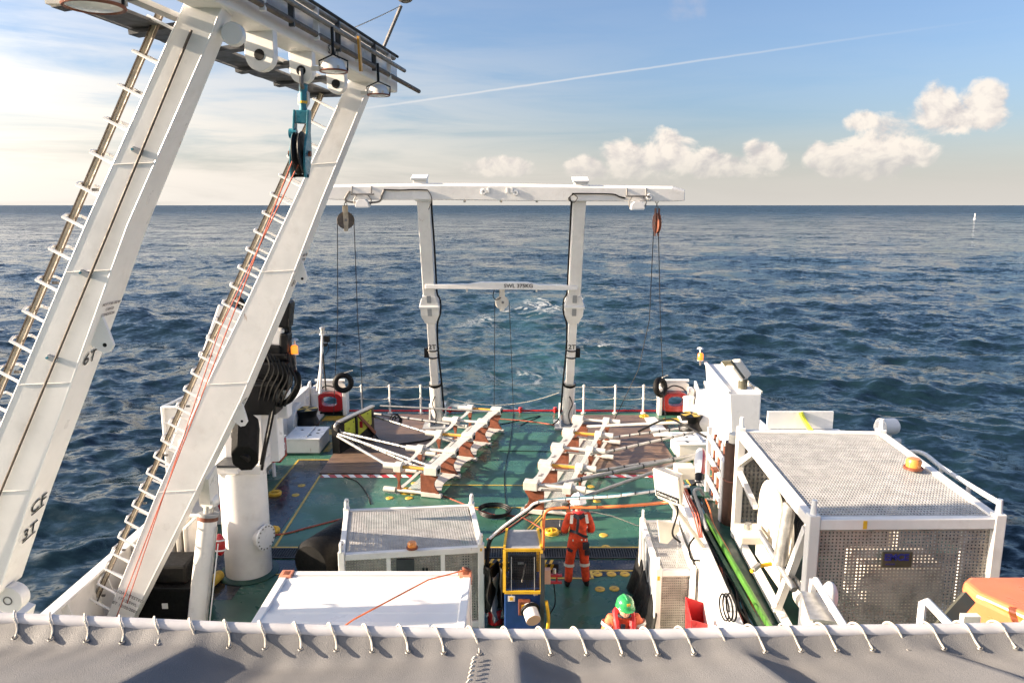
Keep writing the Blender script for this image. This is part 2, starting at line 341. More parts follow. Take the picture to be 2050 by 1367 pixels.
def lettering(text, size, o, ux, uy, m, parent, name='lettering', align='CENTER', squash=1.0, bold=0.0):
    cu = bpy.data.curves.new(name, 'FONT'); cu.body = text; cu.size = size; cu.align_x = align; cu.align_y = 'CENTER'; cu.offset = bold; cu.extrude = 0.0015
    tmp = bpy.data.objects.new(name, cu); col.objects.link(tmp)
    me0 = tmp.evaluated_get(bpy.context.evaluated_depsgraph_get()).to_mesh()
    ux = V(ux).normalized(); uy = V(uy); uy = (uy - ux*uy.dot(ux)).normalized(); uz = ux.cross(uy)
    b = MB(); b.add([V(o) + ux*v.co.x*squash + uy*v.co.y + uz*(v.co.z + 0.004) for v in me0.vertices], [list(p.vertices) for p in me0.polygons])
    tmp.to_mesh_clear(); bpy.data.objects.remove(tmp); bpy.data.curves.remove(cu)
    return b.build(name, m, parent)
def copy_tree(o, loc, parts=True):
    c = o.copy(); col.objects.link(c); c.location = loc; ORG[c] = V(loc)
    for ch in o.children:
        d = ch.copy(); col.objects.link(d); d.parent = c
        for g in ch.children: e = g.copy(); col.objects.link(e); e.parent = d
    return c
# ------------------------------------------------------------------ the sea
SEA_Z = -3.4
def make_sea():
    h = CAM_H - SEA_Z
    na = 900
    th = np.concatenate([np.linspace(-math.pi, -0.80, 40, endpoint=False), np.linspace(-0.80, 0.80, na), np.linspace(0.80, math.pi, 40)[1:]])
    dl = np.linspace(math.atan(h/7.0), 0.0042, 760)
    r = h/np.tan(dl); r = np.concatenate([r, np.geomspace(r[-1]*1.12, 60000, 40)])
    dr = np.gradient(r)
    T, Rr = np.meshgrid(th, r); X = Rr*np.sin(T); Y = Rr*np.cos(T)
    DR = np.repeat(dr[:, None], len(th), 1)
    Z = np.zeros_like(X); SX = np.zeros_like(X); SY = np.zeros_like(X); CR = np.zeros_like(X)
    rng = np.random.default_rng(11)
    lam = np.geomspace(0.9, 52.0, 110)
    for L in lam:
        k = 2*math.pi/L
        a = 0.0128*L**0.86 if L < 4.5 else 0.0128*4.5**0.86*(L/4.5)**0.22
        a *= 0.5*(0.6 + 0.8*rng.random())
        ang = rng.normal(0.22, 0.42 if L > 8 else 0.7)
        dx, dy = math.sin(ang), math.cos(ang); ph = rng.random()*6.283
        att = np.clip((L/(DR*2.2)) - 0.4, 0, 1)
        w = k*(dx*X + dy*Y) + ph
        s_, c_ = np.sin(w), np.cos(w)
        Z += att*a*c_; SX -= att*a*0.8*dx*s_; SY -= att*a*0.8*dy*s_
        if L < 16: CR += att*a*k*c_
    # the ship's own wake lies smoother behind the stern
    wk = np.exp(-((X - 1.2 - 0.02*(Y-26))/(4.5 + 0.07*np.maximum(Y-26, 0)))**2)*(Y > 22)*np.clip(1.0 - (Y-26)/110, 0, 1)
    Z *= (1 - 0.45*wk)
    fad = np.clip((40000 - Rr)/30000, 0, 1)
    P = np.stack([X + SX, Y + SY, Z*fad], -1).reshape(-1, 3)
    nr, nt = X.shape
    i = np.arange(nr-1)[:, None]*nt + np.arange(nt-1)[None]
    q = np.stack([i, i+1, i+nt+1, i+nt], -1).reshape(-1, 4)
    inner = len(P); P = np.vstack([P, [[0, 0, 0]]])
    cap = np.array([[inner, j+1, j] for j in range(nt-1)])
    me = bpy.data.meshes.new('sea')
    me.vertices.add(len(P)); me.vertices.foreach_set('co', P.astype(np.float32).ravel())
    nl = q.size + cap.size
    me.loops.add(nl); me.loops.foreach_set('vertex_index', np.concatenate([q[:, ::-1].ravel(), cap[:, ::-1].ravel()]).astype(np.int32))
    me.polygons.add(len(q) + len(cap))
    me.polygons.foreach_set('loop_start', np.concatenate([np.arange(len(q))*4, q.size + np.arange(len(cap))*3]).astype(np.int32))
    me.polygons.foreach_set('use_smooth', np.ones(len(q) + len(cap), bool))
    me.update(calc_edges=True); me.validate()
    at = me.attributes.new('crest', 'FLOAT', 'POINT'); at.data.foreach_set('value', np.append(CR.ravel(), 0).astype(np.float32))
    at = me.attributes.new('wake', 'FLOAT', 'POINT'); at.data.foreach_set('value', np.append(wk.ravel(), 0).astype(np.float32))
    m = bpy.data.materials.new('sea_water'); m.use_nodes = True; N = NT(m.node_tree); b = N.n['Principled BSDF']
    t = N.node('ShaderNodeTexCoord').outputs['Object']
    cr = N.node('ShaderNodeAttribute', attribute_name='crest').outputs['Fac']; wa = N.node('ShaderNodeAttribute', attribute_name='wake').outputs['Fac']
    # foam: thin broken lines where two noises cross, in the wake and on a few steep crests
    mp = N.node('ShaderNodeMapping'); N.l.new(t, mp.inputs[0]); mp.inputs['Scale'].default_value = (1.0, 0.6, 1.0)
    f1 = N.noise(mp.outputs[0], 0.16, 7.0, 0.62, 1.6); f2 = N.noise(t, 1.1, 5.0, 0.65, 0.8)
    line = N.ss(N.m('ABSOLUTE', N.m('SUBTRACT', f1, 0.5)), 0.038, 0.004)
    patch = N.ss(N.noise(t, 0.10, 3.0, 0.5, 0.5), 0.50, 0.68)
    foam = N.m('MULTIPLY', N.m('MULTIPLY', line, patch), N.m('MULTIPLY', N.ss(f2, 0.32, 0.55), N.ss(wa, 0.12, 0.5)))
    cap_ = N.m('MULTIPLY', N.ss(cr, 0.40, 0.62), N.m('MULTIPLY', N.ss(f2, 0.50, 0.66), N.ss(N.noise(t, 0.045, 2.0), 0.56, 0.68)))
    foam = N.m('MAXIMUM', foam, N.m('MULTIPLY', cap_, 0.8))
    deep = N.mix(N.ss(N.noise(t, 0.02, 3.0), 0.35, 0.65), (0.005, 0.014, 0.021, 1), (0.008, 0.021, 0.029, 1))
    deep = N.mix(N.m('MULTIPLY', wa, N.ss(N.noise(mp.outputs[0], 0.09, 4.0), 0.32, 0.58, 0.15, 0.95)), deep, (0.030, 0.085, 0.098, 1))
    ln0 = N.node('ShaderNodeVectorMath', operation='LENGTH'); N.l.new(t, ln0.inputs[0]); deep = N.mix(N.ss(ln0.outputs['Value'], 80.0, 1500.0, 0.0, 1.0), deep, (0.022, 0.046, 0.075, 1))  # aerial haze and volume scattering painted into the far water's base colour
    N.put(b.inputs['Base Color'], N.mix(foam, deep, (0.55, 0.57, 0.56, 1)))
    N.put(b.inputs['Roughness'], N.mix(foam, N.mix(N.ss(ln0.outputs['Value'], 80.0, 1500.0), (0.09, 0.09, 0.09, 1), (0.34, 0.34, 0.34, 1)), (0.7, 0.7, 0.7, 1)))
    b.inputs['IOR'].default_value = 1.333
    ln = N.node('ShaderNodeVectorMath', operation='LENGTH'); N.l.new(t, ln.inputs[0])
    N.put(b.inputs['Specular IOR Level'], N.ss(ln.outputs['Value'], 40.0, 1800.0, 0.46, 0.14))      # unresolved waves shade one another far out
    mp2 = N.node('ShaderNodeMapping'); N.l.new(t, mp2.inputs[0]); mp2.inputs['Scale'].default_value = (0.75, 1.25, 1.0); mp2.inputs['Rotation'].default_value = (0, 0, 0.2)
    # small wind waves as slopes, so that the far sea keeps its facets too
    geo = N.node('ShaderNodeNewGeometry').outputs['Normal']
    farf = N.ss(ln.outputs['Value'], 30.0, 900.0, 1.0, 5.5)
    def slope(scale, det, amp, src):
        n = N.noise(mp2.outputs[0], scale, det, 0.6, 0.4, out=1); sb = N.node('ShaderNodeVectorMath', operation='SUBTRACT'); N.l.new(n, sb.inputs[0]); sb.inputs[1].default_value = (0.5, 0.5, 0.5)
        ml = N.node('ShaderNodeVectorMath', operation='MULTIPLY'); N.l.new(sb.outputs[0], ml.inputs[0]); N.l.new(N.xyz(N.m('MULTIPLY', farf, amp*0.8), N.m('MULTIPLY', farf, amp*1.3), 0.0), ml.inputs[1])
        ad = N.node('ShaderNodeVectorMath', operation='ADD'); N.l.new(ml.outputs[0], ad.inputs[0]); N.l.new(src, ad.inputs[1]); return ad.outputs[0]
    nv = slope(0.07, 3.0, 0.46, geo); nv = slope(0.6, 5.0, 0.75, nv); nv = slope(2.6, 4.0, 0.70, nv)
    nn = N.node('ShaderNodeVectorMath', operation='NORMALIZE'); N.l.new(nv, nn.inputs[0]); N.l.new(nn.outputs[0], b.inputs['Normal'])
    me.materials.append(m)
    o = bpy.data.objects.new('sea', me); col.objects.link(o); o.location = (0, 0, SEA_Z); o['kind'] = 'structure'
make_sea()

# ------------------------------------------------------------------ hull, deck, bulwarks
def deck_material():
    m = bpy.data.materials.new('wet_green_deck_paint'); m.use_nodes = True; N = NT(m.node_tree); b = N.n['Principled BSDF']
    t = N.node('ShaderNodeTexCoord').outputs['Object']
    n1 = N.noise(t, 0.55, 6.0, 0.6, 0.3); n2 = N.noise(t, 3.5, 6.0, 0.65); n3 = N.noise(t, 22.0, 3.0)
    c = N.mix(N.ss(n1, 0.32, 0.68), (0.024, 0.082, 0.056, 1), (0.048, 0.145, 0.098, 1))
    c = N.mix(N.ss(n2, 0.56, 0.74, 0.0, 0.5), c, (0.030, 0.060, 0.030, 1))
    c = N.mix(N.ss(n3, 0.62, 0.72, 0.0, 0.45), c, (0.10, 0.13, 0.10, 1)); c = N.mix(N.ss(N.noise(t, 1.3, 8.0, 0.72, 0.8), 0.60, 0.70, 0.0, 0.5), c, (0.085, 0.070, 0.048, 1))
    N.put(b.inputs['Base Color'], c)
    N.put(b.inputs['Roughness'], N.ss(N.noise(t, 0.8, 5.0, 0.6, 0.6), 0.38, 0.62, 0.20, 0.48))
    mp = N.node('ShaderNodeMapping'); N.l.new(t, mp.inputs[0]); mp.inputs['Scale'].default_value = (0.16, 1.0, 1.0)
    bn = N.node('ShaderNodeBump'); bn.inputs['Strength'].default_value = 0.5; bn.inputs['Distance'].default_value = 0.03
    N.l.new(N.noise(mp.outputs[0], 1.6, 2.0), bn.inputs['Height'])
    b2 = N.node('ShaderNodeBump'); b2.inputs['Strength'].default_value = 0.25; b2.inputs['Distance'].default_value = 0.004
    N.l.new(N.noise(t, 60.0, 3.0), b2.inputs['Height']); N.l.new(bn.outputs[0], b2.inputs['Normal']); N.l.new(b2.outputs[0], b.inputs['Normal'])
    return m
MT['deck'] = deck_material()
MT['walk'] = mat('dark_walkway_paint', (0.030, 0.030, 0.036), 0.22, var=0.25, scale=1.5, stain=(0.06, 0.04, 0.035), stain_amt=0.35, stain_scale=3)
MT['hullpaint'] = mat('dark_blue_hull', (0.02, 0.03, 0.06), 0.45)
def wood():
    m = bpy.data.materials.new('weathered_deck_timber'); m.use_nodes = True; N = NT(m.node_tree); b = N.n['Principled BSDF']
    t = N.node('ShaderNodeTexCoord').outputs['Object']; oi = N.node('ShaderNodeObjectInfo')
    mp = N.node('ShaderNodeMapping'); N.l.new(t, mp.inputs[0]); mp.inputs['Scale'].default_value = (1.0, 9.0, 1.0)
    off = N.node('ShaderNodeVectorMath', operation='ADD'); N.l.new(mp.outputs[0], off.inputs[0]); N.l.new(N.xyz(N.m('MULTIPLY', oi.outputs['Random'], 37.0), 0.0, 0.0), off.inputs[1])
    n1 = N.noise(off.outputs[0], 2.2, 6.0, 0.65, 0.6)
    c = N.mix(N.ss(n1, 0.3, 0.7), (0.085, 0.055, 0.042, 1), (0.25, 0.165, 0.115, 1))
    c = N.mix(N.ss(oi.outputs['Random'], 0.0, 1.0, 0.0, 0.45), c, (0.11, 0.072, 0.058, 1))
    N.put(b.inputs['Base Color'], c); N.put(b.inputs['Roughness'], N.ss(n1, 0.3, 0.7, 0.28, 0.55))
    bn = N.node('ShaderNodeBump'); bn.inputs['Strength'].default_value = 0.4; bn.inputs['Distance'].default_value = 0.01; N.l.new(n1, bn.inputs['Height']); N.l.new(bn.outputs[0], b.inputs['Normal'])
    return m
MT['wood'] = wood()
STERN = 26.0
hull = MB()
for z0, z1, x0, x1 in ((-6.0, -0.32, 6.7, 7.25),):
    vs = [(-x0, -30, z0), (x0, -30, z0), (x0, STERN-0.6, z0), (-x0, STERN-0.6, z0), (-x1, -30, z1), (x1, -30, z1), (x1, STERN-0.02, z1), (-x1, STERN-0.02, z1)]
    hull.add(vs, [(3,2,1,0),(4,5,6,7),(0,1,5,4),(1,2,6,5),(2,3,7,6),(3,0,4,7)])
hull.build('ship_hull', 'hullpaint', label='dark hull of the ship below the green working deck', cat='hull', origin=(0,0,-6))
deck = MB().box(-7.25, 7.25, -30, STERN, -0.31, 0.0).build('deck', 'deck', kind='structure'); ORG[deck] = V((0,0,0))
def sheet(b, poly, z, m=0): b.add([(x, y, z) for x, y in poly], [list(range(len(poly)))], m)
def strip(b, x0, y0, x1, y1, w, z, m=0):
    d = V((x1-x0, y1-y0)).normalized(); n = V((-d.y, d.x))*w/2
    sheet(b, [(x0+n.x*-1, y0-n.y), (x1-n.x, y1-n.y), (x1+n.x, y1+n.y), (x0+n.x, y0+n.y)], z, m)
# dark painted walkways
b = MB()
sheet(b, [(-6.2, 13.0), (-5.28, 13.0), (-5.28, 19.62), (-5.05, 19.62), (-5.05, 20.85), (-6.2, 20.85)][::1], 0.004)
b.build('dark_walkway', 'walk', deck)
b = MB(); sheet(b, [(-5.27, 13.95), (1.62, 13.85), (2.75, 14.15), (2.75, 14.62), (-5.27, 14.62)], 0.0045); sheet(b, [(2.4, 12.2), (2.75, 12.2), (2.75, 14.14), (2.4, 14.14)], 0.0042); b.build('dark_walkway', 'walk', deck)
b = MB(); sheet(b, [(4.75, 18.7), (5.5, 18.7), (5.5, 19.5), (4.75, 19.5)], 0.004); b.build('dark_walkway', 'walk', deck)
# yellow lines
YL = [(-6.22,15.0,-6.22,20.88),(-6.24,20.88,-5.03,20.88),(-5.03,20.88,-5.05,19.66),(-5.05,19.66,-5.29,19.60),(-5.27,19.62,-5.15,15.2),(-5.3,15.2,2.8,15.2),(-5.3,14.0,-2.9,13.95),
      (-0.5,13.85,1.6,13.82),(1.6,13.80,1.6,14.14),(1.58,14.14,2.75,14.14),(-1.9,18.88,1.3,18.84),(-1.2,17.38,1.4,17.36),(0.2,15.75,1.15,18.0),(0.28,15.75,1.23,18.0),(4.72,18.66,4.72,19.54),(4.72,19.54,5.5,19.54),(4.72,18.66,5.5,18.66)]
for q in YL:
    b = MB(); strip(b, *q, 0.055 if q[1] != 15.75 else 0.03, 0.009); b.build('yellow_line', 'yellow', deck)
# drain grating across the deck
b = MB(); n = 150
for i in range(n):
    x = -5.25 + i*8.0/n; b.box(x, x + 0.018, 14.68, 15.1, 0.005, 0.03)
b.box(-5.27, 2.76, 14.66, 14.69, 0.005, 0.032); b.box(-5.27, 2.76, 15.09, 15.12, 0.005, 0.032)
b.build('drain_grating', 'dgrey', deck, kind='stuff')
b = MB(); sheet(b, [(-5.26, 14.66), (2.75, 14.66), (2.75, 15.12), (-5.26, 15.12)], 0.003); b.build('drain_channel', 'black', deck)
# yellow socket covers
SOCK = [(-3.1,17.98),(-2.61,17.98),(-2.53,18.28),(-2.6,19.0),(2.06,15.81),(2.04,15.21),(1.72,14.0),(2.0,14.0),(2.27,14.0),(1.70,13.4),(1.98,13.42),(2.08,18.77),(2.1,18.3),(2.13,17.78),(3.35,21.9),(-5.57,18.84),(-5.54,18.18),(0.55,15.45)]
b0 = MB().lathe([(0.0,0.016),(0.085,0.016),(0.095,0.012),(0.1,0.0)], (0,0,0), n=20)
b0.add([(-0.02,-0.012,0.0165),(0.03,-0.012,0.0165),(0.03,0.012,0.0165),(-0.02,0.012,0.0165)], [(0,1,2,3)], 1)
s0 = b0.build('socket_cover', ['yellow', 'brown'], deck)
for i, (x, y) in enumerate(SOCK):
    o = s0 if i == 0 else s0.copy()
    if i: col.objects.link(o)
    o.location = (x, y, 0.001); o.rotation_euler.z = random.random()*6
    k = 1.0 if y < 20 else 1.25; o.scale = (k, k, 1)
# timber sheathing, plank by plank
for x0, x1, y0, y1 in ((-5.32, -2.55, 19.72, 25.72), (1.72, 4.72, 19.72, 25.6)):
    w = 0.142; n = int((y1-y0)/w); proto = None
    for i in range(n):
        if proto is None:
            proto = MB().box(-(x1-x0)/2, (x1-x0)/2, 0.005, w-0.009, 0.0, 0.03).build('plank', 'wood', deck, bev=0.004, seg=1); o = proto
        else: o = proto.copy(); col.objects.link(o)
        o.location = ((x0+x1)/2, y0 + i*w, 0.002 + random.uniform(0, 0.004)); o.rotation_euler.z = random.uniform(-1, 1)*0.0006
    sheetb = MB(); sheet(sheetb, [(x0, y0), (x1, y0), (x1, y1), (x0, y1)], 0.003); sheetb.build('plank_bed', 'black', deck)
# red and white hazard strips along the front of the timber
for x0, x1 in ((-5.25, -2.75), (1.75, 4.65)):
    b = MB(); sheet(b, [(x0, 19.42), (x1, 19.42), (x1, 19.66), (x0, 19.66)], 0.006); b.build('hazard_strip', 'red', deck)
    n = 7; w = (x1-x0)/n; s_ = -1
    for i in range(n):
        b = MB(); xa = x0 + i*w + 0.02; sheet(b, [(xa + 0.12, 19.424), (xa + 0.12 + w*0.46, 19.424), (xa + w*0.46 - 0.02, 19.656), (xa - 0.02, 19.656)] if True else [], 0.010); b.build('hazard_stripe', 'foam_white', deck)
# yellow bars and white plates by the stern corners
for x0, x1, y0, y1, mm in ((-6.55,-5.75,24.9,25.5,'yellow'),(-6.6,-5.7,23.3,23.9,'yellow'),(-6.3,-5.5,21.6,22.5,'yellow'),(5.25,6.1,24.6,25.2,'yellow'),(5.1,5.7,23.1,23.6,'yellow'),(4.8,5.15,20.4,21.3,'yellow'),(4.5,5.15,22.85,22.98,'yellow')):
    b = MB(); sheet(b, [(x0,y0),(x1,y0),(x1,y1),(x0,y1)], 0.007); b.build('yellow_marking', mm, deck)
for poly in ([(4.55,23.0),(5.12,23.0),(4.98,25.2),(4.6,25.2)], [(-6.05,24.2),(-5.45,24.4),(-5.4,25.6),(-5.75,25.6)]):
    MB().prism(poly, (0,0,0.036), (1,0,0), (0,1,0), (0,0,0.02)).build('ramp_plate', 'white2', deck)
# oval hatch
b = MB(); ov = lambda a, c: [(1.02 + a*math.copysign(abs(math.cos(t))**0.6, math.cos(t)), 16.3 + c*math.copysign(abs(math.sin(t))**0.6, math.sin(t))) for t in [2*math.pi*i/28 for i in range(28)]]
b.prism(ov(0.36, 0.36), (0,0,0.001), (1,0,0), (0,1,0), (0,0,0.03)); hat = b.build('oval_hatch', 'yellow', deck)
MB().prism(ov(0.30, 0.30), (0,0,0.031), (1,0,0), (0,1,0), (0,0,0.012)).build('hatch_cover', 'dgrey', deck)
MB().tube([(1.1,16.2,0.045),(1.1,16.2,0.09),(1.12,16.42,0.09),(1.12,16.42,0.045)], 0.012, 5).build('hatch_handle', 'steel', deck)
# the red edge rail across the stern
rr = thing('stern_edge_rail', 'thin red pipe rail running along the stern edge of the deck', 'rail', (0, STERN-0.05, 0))
MB().cyl((-6.0,STERN-0.06,0.07),(6.0,STERN-0.06,0.07),0.04,n=8).build('pipe', 'red', rr)
for px in (900, 1042, 1112):
    p = at_z(px, 824, 0.1); MB().lathe([(0,0.12),(0.06,0.12),(0.08,0.06),(0.06,0.0),(0.05,-0.08)], (p.x, STERN-0.12, 0.1), n=10).build('red_knob', 'red', rr)
# bulwarks
def bulwark(label, s, y0, y1, h, xa=7.12):
    t = thing('bulwark', label, 'bulwark', (s*xa, y0, 0))
    MB().box(min(s*xa, s*(xa+0.03)), max(s*xa, s*(xa+0.03)), y0, y1, 0.0, h).build('plating', 'white', t)
    MB().box(s*xa-0.09, s*xa+0.11, y0, y1, h, h+0.05).build('cap_rail', 'white2', t, bev=0.01)
    MB().box(s*(xa-0.02)-0.015, s*(xa-0.02)+0.015, y0, y1, 0.0, 0.16).build('scupper_strip', 'red', t)
    n = int((y1-y0)/1.1)
    for i in range(n):
        y = y0 + 0.5 + i*1.1
        MB().prism([(0,0),(-0.42*s,0),(-0.1*s,h-0.02),(0,h-0.02)], (s*(xa-0.001), y, 0), (1,0,0), (0,0,1), (0,0.025,0)).build('stay', 'white', t)
bulwark('long white bulwark with stays along the left side of the deck', -1, 6.0, 20.4, 1.12)
bulwark('white bulwark along the right side of the deck behind the lockers', 1, 14.2, 24.6, 1.12)
b = thing('bulwark', 'short white bulwark length at the left stern quarter', 'bulwark', (-7.1, 21.2, 0))
MB().box(-7.15, -7.12, 21.2, 25.2, 0, 1.1).build('plating', 'white', b); MB().box(-7.2, -7.0, 21.2, 25.2, 1.1, 1.15).build('cap_rail', 'white2', b)

# ------------------------------------------------------------------ raised side deck on the right
SDZ = 1.85
sd = thing('side_deck', 'raised green side deck with white wall on the right of the working deck', 'side deck', (5.0, 9.0, 0))
edge = lambda y: 2.65 + (y-5.0)*0.06        # inboard edge, slightly splayed
def wall_poly(dx0, dx1, z0, z1, y0=2.0, y1=14.0):
    return [(edge(y0)+dx0,y0,z0),(edge(y0)+dx1,y0,z0),(edge(y1)+dx1,y1,z0),(edge(y1)+dx0,y1,z0),(edge(y0)+dx0,y0,z1),(edge(y0)+dx1,y0,z1),(edge(y1)+dx1,y1,z1),(edge(y1)+dx0,y1,z1)]
BF = [(3,2,1,0),(4,5,6,7),(0,1,5,4),(1,2,6,5),(2,3,7,6),(3,0,4,7)]
MB().add([(edge(2)+0.06,2,SDZ-0.12),(7.2,2,SDZ-0.12),(7.2,14,SDZ-0.12),(edge(14)+0.06,14,SDZ-0.12),(edge(2)+0.06,2,SDZ),(7.2,2,SDZ),(7.2,14,SDZ),(edge(14)+0.06,14,SDZ)], BF).build('floor', 'bgreen', sd)
MB().add(wall_poly(0.0, 0.055, -0.0, SDZ+0.14), BF).build('side_wall', 'white', sd)
MB().add(wall_poly(-0.05, 0.09, SDZ+0.14, SDZ+0.18), BF).build('coaming_cap', 'white2', sd, bev=0.01)
MB().add([(edge(14)+0.06,13.95,0),(7.2,13.95,0),(7.2,14.0,0),(edge(14)+0.06,14.0,0),(edge(14)+0.06,13.95,SDZ-0.125),(7.2,13.95,SDZ-0.125),(7.2,14.0,SDZ-0.125),(edge(14)+0.06,14.0,SDZ-0.125)], BF).build('end_wall', 'white', sd)
# ------------------------------------------------------------------ the side gantry leaning inboard on the left
NY, FY = 7.6, 11.6
def leg_pt(a, b, Y, t):
    return V((a[0] + (b[0]-a[0])*t, Y, a[1] + (b[1]-a[1])*t))
nT = at_y(386, 62, NY); nB = at_y(-70, 1190, NY)
fT = at_y(708, 190, FY); fB = at_y(238, 1245, FY)
# rows of the tapered legs: photo row, left edge, front right edge, depth of the section in metres
EDGE = dict(n=[(-60,399,472,0.30),(62,344,427,0.30),(450,170,257,0.44),(600,106,203,0.46),(850,0,114,0.44),(1000,-64,60,0.42),(1190,-140,-2,0.40)],
            f=[(150,703,746,0.30),(190,685,731,0.32),(400,589,645,0.38),(600,495,568,0.42),(800,398,483,0.44),(1000,308,385,0.40),(1245,209,262,0.36),(1310,182,232,0.34)])
g = thing('side_gantry', 'tall white lifting gantry with two leaning legs on the left', 'gantry', (-6.5, 9.6, 0.2))
GA = {}
LW, LD = 0.50, 0.44
def make_leg(nm, B, T, Y):
    d = (T - B).normalized(); perp = V((d.z, 0, -d.x))         # perp points inboard/right
    o = MB(); vs = []
    for py, l, r_, dep in EDGE[nm][::-1]:
        a, c = at_y(l, py, Y), at_y(r_, py, Y); vs += [a, c, c + V((0,dep,0)), a + V((0,dep,0))]
    n = len(EDGE[nm]); fs = [(i*4+j, i*4+(j+1)%4, (i+1)*4+(j+1)%4, (i+1)*4+j) for i in range(n-1) for j in range(4)] + [(3,2,1,0), tuple(range(4*n-4, 4*n))]
    o.add(vs, fs); leg = o.build('leg', 'white', g, bev=0.018)
    GA[nm] = (B, T, d, perp, leg); return leg
legN = make_leg('n', nB, nT, NY); legF = make_leg('f', fB, fT, FY)
def on_leg(nm, py, side=0.0, out=0.0):
    """a place on the leg's camera face at that photo row; side -1..1 across the face"""
    Y = NY if nm == 'n' else FY; E_ = EDGE[nm]; k = 0
    while k < len(E_)-2 and py > E_[k+1][0]: k += 1
    (ya, la, ra, _), (yb, lb, rb, _) = E_[k], E_[k+1]; u = (py-ya)/(yb-ya)
    return at_y(la+(lb-la)*u, py, Y).lerp(at_y(ra+(rb-ra)*u, py, Y), (side+1)/2) - V((0, out, 0))
# weld seam flanges: a thin raised bead along the edges
for nm in 'nf':
    leg = GA[nm][4]; rows = [e[0] for e in EDGE[nm]]
    for sgn in (0.96, -0.96):
        MB().tube([on_leg(nm, y, sgn, -0.006) for y in rows], 0.010, 6).build('edge_bead', 'white2', leg)
# pivot lug at the foot of the near leg, and its pedestal
c = at_y(18, 1200, NY+0.1)
MB().cyl(c - V((0,0.02,0)), c + V((0,0.13,0)), 0.16, n=28).build('pivot_lug', 'white', legN, bev=0.01)
MB().torus(c - V((0,0.024,0)), (0,1,0), 0.045, 0.007, 16, 6).build('pivot_pin', 'pipe', legN)
MB().beam(c + V((-0.25,0.2,-0.22)), V((-6.9, NY+0.28, 0.0)), 0.5, 0.5, (0,1,0)).build('pedestal', 'white', g)

# hydraulic pipe with clips on the near leg
p0 = on_leg('n', 62, 0.02, 0.03); p1 = on_leg('n', 1150, -0.12, 0.03)
pp = MB().cyl(p0, p1, 0.014, n=8).build('hydraulic_pipe', 'pipebrown', legN)
for py in (303, 548, 717):
    q = on_leg('n', py, -0.03, 0.02); B, T, d, perp, _ = GA['n']
    MB().beam(q - perp*0.05, q + perp*0.05, 0.04, 0.05, d).build('pipe_clip', 'grey', pp); MB().cyl(q - perp*0.035 - V((0,.03,0)), q - perp*0.035 - V((0,.05,0)), 0.012, n=6).build('clip_bolt', 'teal', pp)
# pad lugs on the inboard side
def side_lug(nm, py, w=0.34, h=0.2):
    B, T, d, perp, leg = GA[nm]; c = on_leg(nm, py, 1.0, -LD*0.25); d = (on_leg(nm, py-50, 1.0) - on_leg(nm, py+50, 1.0)).normalized(); perp = V((d.z,0,-d.x))
    poly = [(-w/2,0),(-w*0.28,h*0.6),(-w*0.42,h*0.82)] if False else [(w*0.55,-0.01),(w*0.1,h*0.72),(-w*0.08,h),(-w*0.28,h*0.95),(-w*0.38,h*0.7),(-w*0.3,-0.01)]
    o = MB().prism(poly, c, d, perp, (0,0.04,0)).build('pad_lug', 'white', leg)
    e = c + d*(-w*0.16) + perp*h*0.62
    MB().cyl(e - V((0,0.003,0)), e + V((0,0.043,0)), 0.022, n=10).build('lug_hole', 'black', o)
for nm in 'nf':
    for y in (330, 545, 770, 985): MB().tube([on_leg(nm, y, -0.93, 0.002), on_leg(nm, y - 4, 0.93, 0.002)], 0.006, 5).build('weld_seam', 'rustwhite', GA[nm][4])
side_lug('n', 672, 0.42, 0.22); side_lug('f', 545, 0.42, 0.2); side_lug('f', 832, 0.42, 0.22); side_lug('f', 812, 0.2, 0.1) if False else None
# lettering on the legs
def leg_text(nm, py, side, txt, size, rot=0.0, m='ink', out=0.014, face='side'):
    B, T, d, perp, leg = GA[nm]
    if face == 'front':
        ux = perp*math.cos(rot) + d*math.sin(rot); uy = d*math.cos(rot) - perp*math.sin(rot); o = on_leg(nm, py, side, out)
    else:
        o = on_leg(nm, py, 1.0, -LD*side); uy = (on_leg(nm, py-50, 1.0) - on_leg(nm, py+50, 1.0)).normalized(); o += V((uy.z,0,-uy.x))*0.008; ux = V((0,1,0))
        ux, uy = ux*math.cos(rot) + uy*math.sin(rot), uy*math.cos(rot) - ux*math.sin(rot)
    return lettering(txt, size, o, ux, uy, m, leg)
leg_text('n', 722, 0.40, '6T', 0.21, 0.15); leg_text('f', 568, 0.45, '6T', 0.17, 0.15); leg_text('f', 812, 0.5, '6T', 0.18)
for i, s_ in enumerate(('NOT FOR USE IN', 'CARGO', 'CONDITION')): leg_text('n', 612 + i*11, 0.50, s_, 0.046, m='inkgrey')
for i, s_ in enumerate(('NOT FOR', 'USE IN')): leg_text('f', 512 + i*9, 0.5, s_, 0.06, m='inkgrey')
leg_text('n', 1022, 0.45, 'CF', 0.22, 0.25); leg_text('n', 1078, 0.45, '3T', 0.22, 0.25)
for py in (1040, 1096):
    B, T, d, perp, leg = GA['n']; d = (on_leg('n', py-50, 1.0) - on_leg('n', py+50, 1.0)).normalized(); perp = V((d.z,0,-d.x)); q = on_leg('n', py, 1.0, -LD*0.28) + perp*0.010
    MB().beam(q, q + V((0,0.2,0)) + d*0.05, 0.012, 0.006, perp).build('lettering', 'ink', leg)
for i, s_ in enumerate(('LOAD TESTED', '17.12 SWL', 'BT 12/05/2005')): leg_text('f', 1192 + i*11, 0.05, s_, 0.075, m='inkgrey', face='front')
